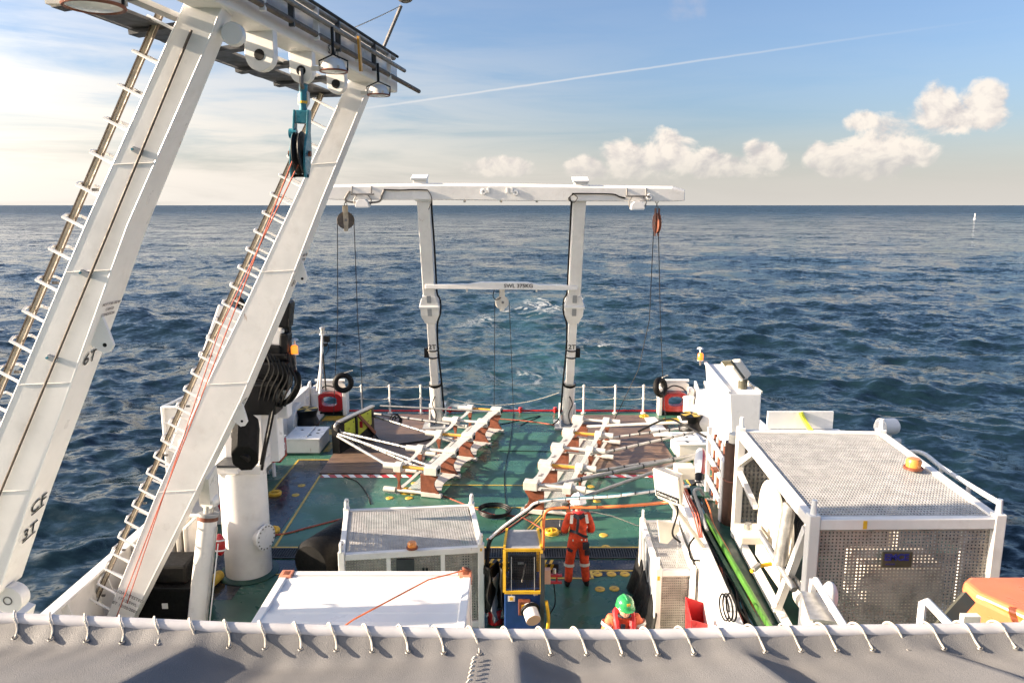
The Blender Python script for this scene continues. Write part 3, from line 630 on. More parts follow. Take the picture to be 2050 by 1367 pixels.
# ladders outboard of each leg: guide rail and U-shaped rungs
def ladder(nm, y0, y1, gap, n, wdt, rad):
    B, T, d, perp, leg = GA[nm]; yb = V((0,1,0))
    a = on_leg(nm, y0, -1.0, 0) - perp*gap + yb*0.28; b_ = on_leg(nm, y1, -1.0, 0) - perp*gap + yb*0.28
    L = thing('gantry_ladder', {'n':'white loop ladder with brown guide rail on the near gantry leg','f':'white loop ladder on the far gantry leg, beside the red ropes'}[nm], 'ladder', b_, 'ladders up the gantry legs')
    rl = MB(); rl.beam(a, b_, 0.035, 0.055, yb); rl.build('guide_rail', 'railtan', L)
    rl = MB(); rl.beam(a - perp*0.026, b_ - perp*0.026, 0.012, 0.07, yb); rl.build('guide_rail', 'pipebrown', L)
    rl = MB(); rl.cyl(a + perp*0.05 - yb*0.05, b_ + perp*0.05 - yb*0.05, 0.012, n=6); rl.build('guide_wire', 'pipebrown', L)
    for i in range(n):
        t = (i + 0.4)/n; c_ = a.lerp(b_, t); q = c_ + perp*gap
        pts = [q - yb*wdt*0.9, c_ - perp*0.02 - yb*wdt*0.75, c_ - perp*0.06 - yb*wdt*0.2, c_ - perp*0.06 + yb*wdt*0.25, c_ - perp*0.02 + yb*wdt*0.8, q + yb*wdt*0.9]
        MB().tube(pts, rad, 6).build('rung', 'white2', L)
        if i % 3 == 2: MB().obox(c_ + perp*0.09, (0.06, 0.03, 0.03)).build('bracket', 'pipe', L)
    return L
ladder('n', 30, 1150, 0.30, 18, 0.22, 0.017)
ladder('f', 205, 1240, 0.36, 30, 0.28, 0.019)
# cross beam, walkway tray, lugs and pipes at the head
hz_ = max(nT.z, fT.z) + 0.28
hN = nT + GA['n'][2]*0.45 + V((0.02,0.28,0)); hF = fT + GA['f'][2]*0.42 + V((0.02,0.28,0))
dH = (hF - hN).normalized(); hA = hN - dH*1.6; hB = hF + dH*0.75
up = V((0,0,1)); rt = dH.cross(up).normalized()
hb = MB().beam(hA, hB, 0.36, 0.40).build('head_beam', 'white', g, bev=0.025)
HP = lambda t, r_=0.0, u_=0.0: hA.lerp(hB, t) + rt*r_ + up*u_
def head_lug(t, w, h, drop=0.20):
    c_ = HP(t, 0.0, -drop); n = 10
    poly = [(-w/2, 0.12), (-w/2, -h)] + [(w/2*math.cos(a), -h - w/2*math.sin(a)) for a in [math.pi - math.pi*i/n for i in range(1, n)]] + [(w/2, -h), (w/2, 0.12)]
    o = MB().prism(poly, c_ - dH*0.05, rt, up, dH*0.10).build('head_lug', 'white', g, bev=0.008)
    e = c_ - up*h; MB().cyl(e - dH*0.055, e + dH*0.055, 0.06, n=14).build('lug_hole', 'black', o); return e
Lh = (hB-hA).length
tN = 1.6/Lh; tF = 1 - 0.75/Lh
head_lug(tN + (tF-tN)*0.17, 0.34, 0.24); LUG = head_lug(tN + (tF-tN)*0.42, 0.30, 0.22); head_lug(tN + (tF-tN)*0.68, 0.26, 0.20)
# grey walkway tray on the outboard side
n = 40; edge_o = []; 
for i in range(n+1):
    t = 0.04 + 0.90*i/n; sc = 0.10*max(0, math.sin(t*math.pi*7.0))
    edge_o.append(HP(t, -0.98 - sc, -0.30))
inn = [HP(0.04 + 0.90*i/n, -0.62, -0.30) for i in range(n+1)]
b = MB(); poly = edge_o + inn[::-1]; vs = poly + [p + up*0.03 for p in poly]; k = len(poly)
b.add(vs, [list(range(k)), list(range(k, 2*k))[::-1]] + [(i, k+i, k+(i+1)%k, (i+1)%k) for i in range(k)]); b.build('walkway_tray', 'dgrey', g)
b = MB(); b.beam(edge_o[0] + up*0.09, edge_o[-1] + up*0.09, 0.03, 0.16); b.build('tray_kick_plate', 'dgrey', g)
for i in range(6):
    t = 0.09 + i*0.158; MB().beam(HP(t, -0.21, -0.26), HP(t, -1.02, -0.335), 0.16, 0.05).build('tray_bracket', 'dgrey', g)
b = MB(); b.beam(HP(0.03, -0.42, -0.24), HP(0.94, -0.42, -0.24), 0.12, 0.05); b.build('tray_bearer', 'grey', g)
# pipes along the inboard side of the head beam
for r_, u_, rad, t0, t1, mm in ((0.30,-0.06,0.035,0.02,1.12,'pipebrown'),(0.36,0.10,0.03,0.02,0.97,'pipe'),(0.27,0.25,0.045,0.0,0.93,'alu'),(0.10,0.33,0.07,0.0,0.98,'white2'),(0.40,0.22,0.02,0.1,0.9,'cable')):
    MB().cyl(HP(t0, r_, u_), HP(t1, r_, u_), rad, n=10).build('head_pipe', mm, g)
for i in range(9):
    t = 0.08 + i*0.1; MB().obox(HP(t, 0.30, 0.08), (0.06, 0.05, 0.40)).build('pipe_clamp', 'dgrey' if i % 2 else 'white', g)
MB().beam(HP(tN + (tF-tN)*0.62, 0.42, 0.15), HP(tN + (tF-tN)*0.63, 0.42, -0.28), 0.06, 0.03, rt).build('webbing_strap', 'ochre', g)
lettering('S.W.L', 0.15, HP(tN + (tF-tN)*0.55, 0.186, -0.10), dH, up, 'ink', g)
q = GA['n'][1] + GA['n'][3]*0.32 + GA['n'][2]*0.18
MB().cyl(q + V((-0.03,0.10,-0.02)), q + V((-0.03,0.20,-0.02)), 0.11, n=20).build('pivot_lug', 'white', legN, bev=0.01)
q = at_y(190, 8, 6.6)
# floodlights hung from the head beam
def floodlight(label, c, k, hang):
    t = thing('floodlight', label, 'floodlight', c, 'round floodlights under the gantry head')
    c = V(c)
    MB().lathe([(0.0,0.20*k),(0.10*k,0.20*k),(0.17*k,0.16*k),(0.215*k,0.06*k),(0.23*k,0.0),(0.24*k,-0.01*k)], c, n=22).build('housing', 'rustwhite', t)
    MB().torus(c - V((0,0,0.012*k)), (0,0,1), 0.232*k, 0.016*k, 24, 6).build('rim', 'brown', t)
    MB().lathe([(0.22*k,-0.012*k),(0.15*k,-0.03*k),(0.0,-0.036*k)], c, n=22).build('glass', 'lamp', t)
    MB().tube([c + V((-0.24*k,0,0)), c + V((-0.25*k,0,0.16*k)), c + V((0,0,0.27*k)), c + V((0.25*k,0,0.16*k)), c + V((0.24*k,0,0))], 0.014*k, 6).build('yoke', 'black', t)
    MB().cyl(c + V((0,0,0.26*k)), c + V((0,0,0.26*k+hang)), 0.028*k, n=8).build('hanger', 'black', t)
    MB().obox(c + V((-0.30*k,-0.02,0.03*k)), (0.14*k,0.07*k,0.07*k)).build('junction_box', 'cream', t)
    for a in (0.3, 1.6, -1.0): MB().obox(c + V((0.235*k*math.cos(a), 0.235*k*math.sin(a), 0.03*k)), (0.03*k,0.03*k,0.05*k)).build('clip', 'steel', t)
floodlight('round floodlight at the top left corner, on the gantry overhang', at_y(188, 10, 6.7), 1.02, 0.3)
floodlight('round floodlight at the gantry head beside the hanging teal block', at_y(668, 142, 9.0), 0.66, 0.30)
floodlight('small round floodlight at the far end of the gantry head', at_y(758, 190, 11.0), 0.66, 0.25)
# antenna with ball and stay wire
a0 = at_y(746, 126, 12.2); a1 = at_y(803, 12, 12.2)
t = thing('whip_antenna', 'grey antenna rod with a ball top rising from the gantry head', 'antenna', a0)
MB().cyl(a0 - V((0.05,0,0.25)), a1, 0.028, n=8).build('rod', 'pipe', t); MB().ball(at_y(811, -4, 12.2), 0.125, sc=(1,1,0.62)).build('ball', 'pipe', t)
MB().tube(sag(at_y(680, 68, 10.9), a1, 0.01, 6), 0.008, 5).build('stay_wire', 'rope', t)
# ------------------------------------------------------------------ the teal snatch block and red ropes
BY = LUG.y
sb = thing('snatch_block', 'large teal snatch block with black sheave hanging from the gantry', 'block', at_y(600, 355, BY))
ZB = lambda px, py, dy=0.0: at_y(px, py, BY + dy)
MB().tube([LUG + V((0.0,-0.07,0.02)), LUG + V((0,-0.09,-0.16)), LUG + V((0,0,-0.24)), LUG + V((0,0.09,-0.16)), LUG + V((0,0.07,0.02))], 0.026, 8).build('shackle', 'pipe', sb)
k1 = LUG + V((0,0,-0.20)); k2 = ZB(607, 190)
MB().tube([k1, k1 + V((-0.05,0,-0.07)), k1 + V((-0.06,0,-0.18)), k1 + V((0.0,0,-0.25)), k1 + V((0.05,0,-0.17)), k1 + V((0.05,0,-0.06))], 0.022, 8, closed=True).build('shackle', 'cream', sb)
MB().cyl(ZB(607,170), ZB(607,225), 0.055, 0.048, n=12).build('swivel_shank', 'teal', sb)
MB().cyl(ZB(607,203), ZB(607,208), 0.060, n=12).build('yellow_band', 'guard', sb)
MB().beam(ZB(607,222), ZB(607,248), 0.16, 0.12, (0,1,0)).build('swivel_head', 'teal', sb, bev=0.01)
for dx in (-0.085, 0.085):
    a = ZB(605,221) + V((dx,0,0)); bq = ZB(600,356) + V((dx,0,0)); r0 = 0.05
    poly = [(0.06,0),(0.07,0.30),(0.12,0.42),(0.15,0.55),(0.14,0.75),(0.07,0.93),(-0.07,0.93),(-0.14,0.75),(-0.15,0.55),(-0.12,0.42),(-0.07,0.30),(-0.06,0)]
    Ls = (bq-a).length; dd = (bq-a).normalized()
    MB().prism([(p, q_*Ls/0.93) for p, q_ in poly], a - V((0.014,0,0)), V((0,1,0)), dd, V((0.028,0,0))).build('cheek_plate', 'teal', sb, bev=0.006)
cs = ZB(602, 308)
MB().lathe([(0.05,-0.05),(0.26,-0.05),(0.27,-0.04),(0.235,0.0),(0.27,0.04),(0.26,0.05),(0.05,0.05)], cs, (1,0,0.03), 30).build('sheave', 'black', sb)
MB().cyl(cs - V((0.15,0,0)), cs + V((0.13,0,0)), 0.035, n=10).build('sheave_pin', 'brown', sb)
MB().cyl(ZB(592,268) - V((0.07,0.02,0)), ZB(592,268) + V((0.02,-0.02,0)), 0.06, n=12).build('side_bolt', 'teal', sb)
MB().cyl(ZB(600,352) - V((0.11,0,0)), ZB(600,352) + V((0.11,0,0)), 0.018, n=8).build('tie_bolt', 'black', sb)
foot = on_leg('f', 1235, -0.2, 0.05)
r1 = [cs + V((-0.02,-0.23,-0.05)), at_y(415, 762, 11.3), foot]
r2 = [cs + V((0.02,0.20,-0.15)), at_y(440, 660, 11.35), on_leg('f', 1232, -0.05, 0.05)]
MB().tube(r1[:1] + [r1[0].lerp(foot, 0.5)] + r1[2:], 0.009, 5).build('rope', 'rope_red', label='red rope running from the teal block down beside the far leg, left strand', cat='rope', group='red ropes from the block')
MB().tube([cs + V((0.02,-0.20,-0.14)), r2[1], on_leg('f', 1205, 0.1, 0.03)], 0.009, 5).build('rope', 'rope_red', label='red rope running over the far leg, right strand', cat='rope', group='red ropes from the block')

# ------------------------------------------------------------------ the stern gantry
sg = thing('stern_gantry', 'white portal gantry with wide top beam standing at the stern', 'gantry', (-0.35, 24.4, 0))
TY, BYs = 22.0, 24.4
legs = {}
for nm, tp, bp in (('l', (848, 392), (876, 852)), ('r', (1160, 396), (1136, 852))):
    T = at_y(*tp, TY); B = at_y(*bp, BYs); B.z = 0.0; legs[nm] = (B, T)
def SP_(nm, py):
    B, T = legs[nm]; lo, hi = 0.0, 1.0
    for _ in range(40):
        m_ = (lo+hi)/2; p = B.lerp(T, m_) - V((0,0,CAM_H)); d_ = p.y*CP - p.z*SP; row = CYP - FPX*(p.y*SP + p.z*CP)/d_
        if row > py: lo = m_
        else: hi = m_
    return B.lerp(T, lo)
for nm in 'lr':
    B, T = legs[nm]; s_ = 1 if nm == 'l' else -1; yv = (0,1,0)
    MB().beam(SP_(nm,612), T, 0.36, 0.40, yv).build('upper_leg', 'white', sg, bev=0.02)
    MB().beam(SP_(nm,398), SP_(nm,388), 0.46, 0.5, yv).build('leg_collar', 'white2', sg, bev=0.01)
    # hinge housing, flared
    a, c_, e, f_ = SP_(nm,588), SP_(nm,604), SP_(nm,625), SP_(nm,642)
    o = MB(); o.beam(a, c_, 0.40, 0.44, yv, w1=0.56, h1=0.5); o.beam(c_, e, 0.56, 0.5, yv); o.beam(e, f_, 0.56, 0.5, yv, w1=0.32, h1=0.4)
    hg = o.build('hinge_housing', 'white', sg)
    MB().beam(SP_(nm,606), SP_(nm,610), 0.62, 0.60, yv).build('hinge_band', 'white2', hg)
    for p0, p1 in ((590,604),(613,630)): MB().beam(SP_(nm,p0) - V((0,0.27,0)), SP_(nm,p1) - V((0,0.27,0)), 0.13, 0.02, yv).build('slot', 'grey', hg)
    MB().beam(SP_(nm,748), SP_(nm,640), 0.25, 0.30, yv).build('lower_leg', 'white', sg, bev=0.015)
    MB().beam(SP_(nm,770), SP_(nm,744), 0.24, 0.26, yv).build('ram_eye', 'white', sg, bev=0.02)
    MB().cyl(SP_(nm,768) - V((0,0.04,0)), SP_(nm,748) - V((0,0.04,0)), 0.05, n=10).build('ram_rod', 'steel', sg)
    MB().cyl(B + V((0,0,0.15)), SP_(nm,768), 0.19, n=18).build('ram_cylinder', 'white', sg)
    MB().cyl(SP_(nm,771), SP_(nm,767), 0.205, n=18).build('ram_seal', 'black', sg)
    MB().cyl(SP_(nm,767), SP_(nm,765), 0.19, n=18).build('ram_cap', 'steel', sg)
    MB().prism([(-0.45,0),(0.42,0),(0.25,0.35),(0.14,0.75),(-0.1,0.75),(-0.2,0.3)], B + V((s_*-0.26,0,0)), (0,-1,0), (0,0,1), (s_*0.05,0,0)).build('foot_bracket', 'white', sg)
    MB().prism([(-0.45,0),(0.42,0),(0.25,0.35),(0.14,0.75),(-0.1,0.75),(-0.2,0.3)], B + V((s_*0.24,0,0)), (0,-1,0), (0,0,1), (s_*0.05,0,0)).build('foot_bracket', 'white', sg)
    MB().box(B.x-0.45, B.x+0.45, B.y-0.6, B.y+0.5, 0.005, 0.05).build('foot_plate', 'grey', sg)
    for z0 in (698, 712): MB().torus(SP_(nm,z0), T-B, 0.19, 0.022, 16, 6).build('rubber_strap', 'black', sg)
    MB().obox(SP_(nm,705) + V((-s_*0.20,0,0)), (0.14,0.3,0.30)).build('cable_bundle', 'black', sg)
    lettering('2T', 0.22, SP_(nm,693) - V((0,0.16,0)), (1,0,0), T-B, 'ink', sg, bold=0.004)
    # hoses running down the inner edge
    pts = [SP_(nm,y) + V((s_*(0.22 if y < 610 else 0.17) + random.uniform(-.015,.015), -0.05, 0)) for y in (388,420,480,540,585)] + [SP_(nm,y) + V((s_*x, -0.05, 0)) for y, x in ((600,0.32),(625,0.31),(650,0.19),(700,0.17),(760,0.22),(800,0.24),(835,0.28))] + [B + V((s_*0.5,-0.1,0.05))]
    MB().tube(curve(pts, 4), 0.028, 6).build('hose', 'cable', sg)
    MB().tube(curve([SP_(nm,790) + V((s_*0.0,-0.2,0)), SP_(nm,805) + V((-s_*0.1,-0.26,0)), SP_(nm,825) + V((0,-0.25,0)), SP_(nm,845) + V((-s_*.08,-0.22,0))], 5), 0.018, 5).build('hose', 'cable', sg)
bl = at_y(640, 387, TY); br = at_y(1367, 391, TY); zc = (bl.z + br.z)/2
o = MB(); hh = 0.19
pr = [(-0.26,-hh),(0.26,-hh),(0.26,hh-0.03),(0.2,hh+0.05),(-0.2,hh+0.05),(-0.26,hh-0.03)]
secs = [(bl.x, bl.z, 0.8), (bl.x+0.5, bl.z, 1.0), (at_y(848,0,TY).x, bl.z+0.02, 1.08), (-0.3, zc+0.03, 1.12), (at_y(1160,0,TY).x, br.z+0.03, 1.08), (br.x-0.35, br.z+0.01, 1.0), (br.x, br.z-0.02, 0.72)]
vs = [V((x, TY + p[0]*1.0, z + p[1]*k)) for x, z, k in secs for p in pr]; fs = []
for i in range(len(secs)-1): fs += [(i*6+j, i*6+(j+1)%6, (i+1)*6+(j+1)%6, (i+1)*6+j) for j in range(6)]
fs += [list(range(6))[::-1], list(range(len(vs)-6, len(vs)))]
o.add(vs, fs); tb = o.build('top_beam', 'white', sg, bev=0.02)
for px, z_ in ((842,352), (1163,357)):
    c_ = at_y(px, z_+22, TY); x = c_.x
    MB().box(x-0.19, x+0.19, TY-0.2, TY+0.22, zc+0.1, at_y(px, z_+6, TY).z).build('head_box', 'white', sg, bev=0.01)
    MB().obox((x-0.02, TY, at_y(px, z_+3, TY).z), (0.46, 0.52, 0.06), Matrix.Rotation(R(14),3,'X')).build('head_plate', 'white2', sg, bev=0.006)
for px in (930, 1003, 1075):
    c_ = at_y(px, 396, TY-0.1); MB().prism([(-0.12,0.12),(-0.12,0.05),(-0.035,0.0),(-0.035,-0.14),(0.035,-0.14),(0.035,0.0),(0.12,0.05),(0.12,0.12)], c_, (1,0,0), (0,0,1), (0,0.06,0)).build('hanging_lug', 'white', tb)
for px, py in ((968,384),(1032,386),(1300,395)):
    c_ = at_y(px, py, TY-0.262); MB().lathe([(0.03,0.03),(0.075,0.03),(0.09,0.0)], c_, (0,-1,0), 14).build('flange_disc', 'white2', tb)
for px, py in ((978,381),(1016,381),(1025,381)):
    MB().obox(at_y(px, py, TY-0.27), (0.05,0.05,0.14)).build('clip', 'white2', tb)
# lower cross bar
ca, cb = SP_('l', 570), SP_('r', 573)
ys = (ca.y+cb.y)/2 - 0.12
o = MB(); pts = [(ca.x-0.08,0.13),(ca.x+0.5,0.14),(ca.x+1.2,0.15),(ca.x+1.65,0.22),(cb.x-1.45,0.22),(cb.x-1.1,0.15),(cb.x-0.5,0.15),(cb.x+0.08,0.13)]
vs = []; 
for i, (x, h_) in enumerate(pts):
    z_ = ca.z + (cb.z-ca.z)*i/7
    vs += [V((x, ys-0.14, z_-0.10)), V((x, ys+0.14, z_-0.10)), V((x, ys+0.14, z_-0.10+h_)), V((x, ys-0.14, z_-0.10+h_))]
fs = [(i*4+j, i*4+(j+1)%4, (i+1)*4+(j+1)%4, (i+1)*4+j) for i in range(7) for j in range(4)] + [(3,2,1,0), tuple(range(len(vs)-4, len(vs)))]
o.add(vs, fs); cbar = o.build('cross_bar', 'white', sg, bev=0.012)
zb = (ca.z+cb.z)/2
q = at_y(1038, 571, ys-0.15); lettering('SWL 375KG', 0.155, (q.x, ys-0.142, zb+0.01), (1,0,0), (0,0,1), 'ink', sg, bold=0.003, squash=1.1)
for px in (935, 1003, 1074): MB().obox((at_y(px,576,ys).x, ys-0.02, zb-0.13), (0.05,0.1,0.1)).build('bar_lug', 'white', cbar)
# cables along the top beam
def cable(pts, r, m, parent, n=5, name='cable'): return MB().tube(curve(pts, n), r, 6).build(name, m, parent)
TB = lambda px, py, o_=-0.29: at_y(px, py, TY + o_)
cable([TB(768,380), TB(800,381), TB(830,380), TB(856,381)], 0.022, 'cable', sg); cable([TB(856,381), TB(862,390), TB(864,402), TB(858,420)], 0.012, 'cable', sg)
cable([TB(1145,388), TB(1170,388), TB(1225,389), TB(1240,394), TB(1252,397)], 0.022, 'cable', sg)
for k in range(3): cable([TB(1150,388), TB(1142-k*2,393+k*2), TB(1143,402+k), TB(1150,405), TB(1156,396), TB(1150,390)], 0.012, 'cable', sg)
# work lamps on the top beam
for lab, px, py, side in (('small work lamp on a pipe bracket under the left end of the stern beam', 726, 409, 0), ('white work lamp under the right end of the stern beam', 1276, 413, 1)):
    c_ = at_y(px, py, TY-0.35); t = thing('work_lamp', lab, 'work lamp', c_, 'work lamps under the stern beam')
    MB().prism([(-0.2,-0.08),(0.2,-0.08),(0.17,0.06),(0.1,0.13),(-0.1,0.13),(-0.17,0.06)], c_ - V((0,0.12,0)), (1,0,0), (0,0,1), (0,0.24,0)).build('housing', 'foam_white', t, bev=0.01)
    MB().box(c_.x-0.17, c_.x+0.17, c_.y-0.11, c_.y+0.11, c_.z-0.1, c_.z-0.082).build('glass', 'lamp', t)
    MB().tube([c_ + V((-0.22,0,-0.02)), c_ + V((-0.25,0,0.12)), c_ + V((-0.15,0,0.27)), c_ + V((0.15,0,0.27)), c_ + V((0.25,0,0.12)), c_ + V((0.22,0,-0.02))], 0.02, 6).build('yoke', 'pipe', t)
    MB().cyl(c_ + V((-0.33,0,0.28)), c_ + V((0.33,0,0.28)), 0.024, n=8).build('cross_tube', 'pipe', t)
    for dx in (-0.3, 0.25): MB().cyl(c_ + V((dx,0,0.27)), c_ + V((dx,0.1,0.5)), 0.02, n=6).build('hanger', 'pipe', t)
    if side == 0:
        MB().tube(curve([TB(700,383), TB(694,392), TB(692,402), TB(720,406), TB(758,404), TB(764,392), TB(769,381)], 4), 0.03, 7).build('pipe_bracket', 'pipe', t)
# hanging blocks with their lines
def hang_block(label, px, ytop, py0, py1, Y, mcheek, mshv, edge_on, rad):
    top = at_y(px, ytop, Y); c0 = at_y(px, py0, Y); c1 = at_y(px, py1, Y); t = thing('hanging_block', label, 'block', c1, 'rope blocks on the stern gantry')
    for i in range(3):
        cc = top.lerp(c0, (i+0.5)/3); L_ = (top-c0).length/5
        MB().torus(cc, (1,0,0) if i % 2 else (0,1,0), L_*0.8, L_*0.22, 14, 6).build('chain_link', 'pipe', t)
    cc = c0.lerp(c1, 0.55); ax = V((1,0.15,0)) if edge_on else V((0.35,-1,0.1)); ax.normalize()
    MB().lathe([(0.03,-0.03),(rad,-0.035),(rad*0.86,0.0),(rad,0.035),(0.03,0.03)], cc, ax, 24).build('sheave', mshv, t)
    sd_ = ax.cross(V((0,0,1))).normalized()
    for s_ in (-1,1): MB().prism([(-0.07,0.42),(0.07,0.42),(0.075,0),(0.05,-rad*1.25),(-0.05,-rad*1.25),(-0.075,0)], cc + ax*(s_*0.052-0.008), sd_, (0,0,1), ax*0.016).build('cheek_plate', mcheek, t)
    MB().cyl(cc - ax*0.08, cc + ax*0.08, 0.04, n=10).build('sheave_pin', 'pipe', t)
    return cc
cL = hang_block('grey round block hanging from the left arm of the stern beam', 692, 394, 412, 465, TY, 'railtan', 'pipebrown', False, 0.25)
cR = hang_block('rusty block seen edge-on under the right arm of the stern beam', 1315, 402, 418, 470, TY, 'brown', 'brown', True, 0.30)
cM = hang_block('pale round block hanging from the middle of the lower cross bar', 1005, 576, 590, 618, ys, 'cream', 'cream', False, 0.21)
MB().tube(curve([at_y(991,576,ys-.1), at_y(987,592,ys-.1), at_y(993,600,ys-.1), at_y(1003,596,ys-.1)], 5), 0.014, 5).build('cable', 'cable', sg)
def wire(label, pts, grp, r=0.013, m='rope_dark'): return MB().tube(pts, r, 5).build('wire_rope', m, label=label, cat='rope', group=grp)
WG = 'dark wires hanging from the stern blocks'
wire('dark wire on the outer side of the left stern block', [cL + V((-0.24,0,0)), at_y(676, 640, 23.8), at_y(671, 752, 25.6), at_z(668, 830, 0.1)], WG)
wire('dark wire on the inner side of the left stern block', [cL + V((0.24,0,0)), at_y(716, 640, 23.8), at_y(724, 752, 25.2), at_z(727, 832, 0.1)], WG)
wire('dark wire from the right stern block down past the tyre', [cR + V((0,-0.2,0)), at_y(1322, 640, 24.0), at_y(1327, 765, 25.8), at_z(1333, 850, 0.1)], WG)
wire('dark wire slanting inboard from the right stern block', [cR + V((-0.05,0.2,0)), at_y(1300, 640, 23.4), at_y(1278, 740, 24.2), at_z(1225, 850, 0.1)], WG)
wire('dark wire on the left of the middle block', [cM + V((-0.22,0,0)), at_y(990, 720, 24.6), at_z(989, 826, 0.06)], WG, 0.011)
wire('dark wire on the right of the middle block', [cM + V((0.22,0,0)), at_y(1024, 720, 24.6), at_z(1028, 828, 0.06)], WG, 0.011)
# ------------------------------------------------------------------ stern fittings
def fairlead(label, px, s):
    c = at_z(px, 828, 0.0); x, y = c.x, 25.75
    t = thing('fairlead', label, 'fairlead', (x, y, 0), 'fairleads at the stern corners')
    n = 24; outer = []; inner = []
    for i in range(n):
        a = 2*math.pi*i/n; ca, sa = math.cos(a), math.sin(a)
        outer.append((0.46*math.copysign(abs(ca)**0.5, ca)*(1 - 0.12*sa), 0.46 + 0.34*math.copysign(abs(sa)**0.5, sa)))
        inner.append((0.27*math.copysign(abs(ca)**0.7, ca), 0.50 + 0.17*math.copysign(abs(sa)**0.7, sa)))
    b = MB(); vs = [V((x+p[0], y-0.16, p[1])) for p in outer] + [V((x+p[0], y-0.16, p[1])) for p in inner] + [V((x+p[0], y+0.16, p[1])) for p in outer] + [V((x+p[0], y+0.16, p[1])) for p in inner]
    fs = []
    for i in range(n):
        j = (i+1) % n; fs += [(i, j, n+j, n+i), (2*n+j, 2*n+i, 3*n+i, 3*n+j), (i, 2*n+i, 2*n+j, j), (n+j, 3*n+j, 3*n+i, n+i)]
    b.add(vs, fs); b.build('red_frame', 'red', t, bev=0.02)
    MB().box(x-0.5, x+0.45, y-0.12, y+0.1, 0.0, 0.11).build('base', 'black', t)
    MB().box(x-0.62, x-0.50, y-0.22, y+0.25, 0, 1.0).build('side_post', 'white', t, bev=0.02)
    MB().box(x+0.48, x+0.62, y-0.22, y+0.25, 0, 0.95).build('side_post', 'white', t, bev=0.02)
    MB().prism([(-0.56,0.82),(0.54,0.80),(0.50,1.05),(0.30,1.18),(-0.30,1.18),(-0.54,1.05)], (x, y+0.17, 0), (1,0,0), (0,0,1), (0,0.04,0)).build('top_plate', 'rustwhite', t)
    MB().cyl((x-0.56,y+0.2,1.18),(x+0.5,y+0.2,1.18),0.05,n=8).build('top_rail', 'white2', t)
    MB().tube(curve([(x-0.35,y-0.02,0.9),(x-0.1,y-0.05,1.05),(x+0.2,y-0.05,0.98),(x+0.35,y-0.02,0.85)],5), 0.025, 5).build('cable', 'cable', t)
    # sloping gusset on the outboard side
    MB().prism([(0.2,0),(1.7,0),(1.7,0.35),(0.75,1.02),(0.35,1.2),(0.2,1.2)], (x+s*0.66, y+0.25, 0), (0,-1,0), (0,0,1), (s*0.05,0,0)).build('gusset', 'white', t)
    MB().prism([(0.2,0),(1.7,0),(1.7,0.35),(0.75,1.02),(0.35,1.2),(0.2,1.2)], (x+s*1.0, y+0.25, 0), (0,-1,0), (0,0,1), (s*0.05,0,0)).build('gusset', 'white', t)
    MB().add([(x+s*0.66,y-1.45,0.36),(x+s*1.05,y-1.45,0.36),(x+s*1.05,y-0.5,1.03),(x+s*0.66,y-0.5,1.03)], [(0,1,2,3)]).build('sloping_plate', 'white2', t)
    return x, y
fairlead('red framed fairlead in a white stand at the left stern corner', 663, -1)
fairlead('red framed fairlead in a white stand at the right stern corner', 1350, 1)
for lab, px, py, ax in (('black tyre fender facing inboard at the left stern corner', 687, 766, V((0.25,-1,0.1))), ('black tyre fender hanging sideways at the right stern corner', 1322, 775, V((0.8,-0.75,0.25)))):
    c = at_y(px, py, 25.5); t = thing('tyre_fender', lab, 'tyre', c - V((0,0,0.36)), 'tyre fenders at the stern')
    MB().torus(c, ax, 0.27, 0.095, 32, 12, flat=1.15).build('tyre', 'rubber', t); MB().torus(c, ax, 0.34, 0.022, 32, 6).build('tread_rib', 'rubber', t)
    MB().cyl(c + V((0.05,0,0.34)), c + V((0.3,0.25,0.38)), 0.02, n=6).build('lashing', 'rope', t)
# bollards
def bollards(label, px, py, s):
    c = at_z(px, py, 0.0); t = thing('bollard_pair', label, 'bollard', c, 'white bollards')
    for dx, dy in ((0, 0), (s*0.30, 0.55)):
        MB().lathe([(0.0,0.80),(0.19,0.80),(0.205,0.77),(0.19,0.73),(0.175,0.70),(0.175,0.02),(0.25,0.0)], c + V((dx,dy,0)), n=18).build('post', 'white2', t)
    MB().obox(c + V((s*0.15,0.27,0.02)), (0.9,1.1,0.04)).build('base', 'white', t)
bollards('pair of white bollards beside the left fairlead', 608, 838, 1); bollards('pair of white bollards beside the right fairlead', 1402, 848, -1)
# capstans
def capstan(label, px, py):
    c = at_z(px, py, 0.0); t = thing('capstan', label, 'capstan', c, 'black capstans with striped tops')
    MB().lathe([(0.40,0.0),(0.40,0.10),(0.36,0.14),(0.36,0.30),(0.40,0.34),(0.36,0.42),(0.30,0.55),(0.30,0.62),(0.35,0.74),(0.35,0.80),(0.0,0.81)], c, n=24).build('drum', 'black', t)
    b = MB(); n = 8
    for i in range(n):
        if i % 2: continue
        a0, a1 = 2*math.pi*i/n, 2*math.pi*(i+1)/n
        b = MB(); b.add([c + V((0,0,0.822))] + [c + V((0.33*math.cos(a0+(a1-a0)*k/4), 0.33*math.sin(a0+(a1-a0)*k/4), 0.815)) for k in range(5)], [(0,k+1,k+2) for k in range(4)])
        b.build('yellow_wedge', 'yellow', t)
capstan('black capstan with yellow striped top on the left of the deck', 617, 866); capstan('black capstan with yellow striped top on the right of the deck', 1382, 878)
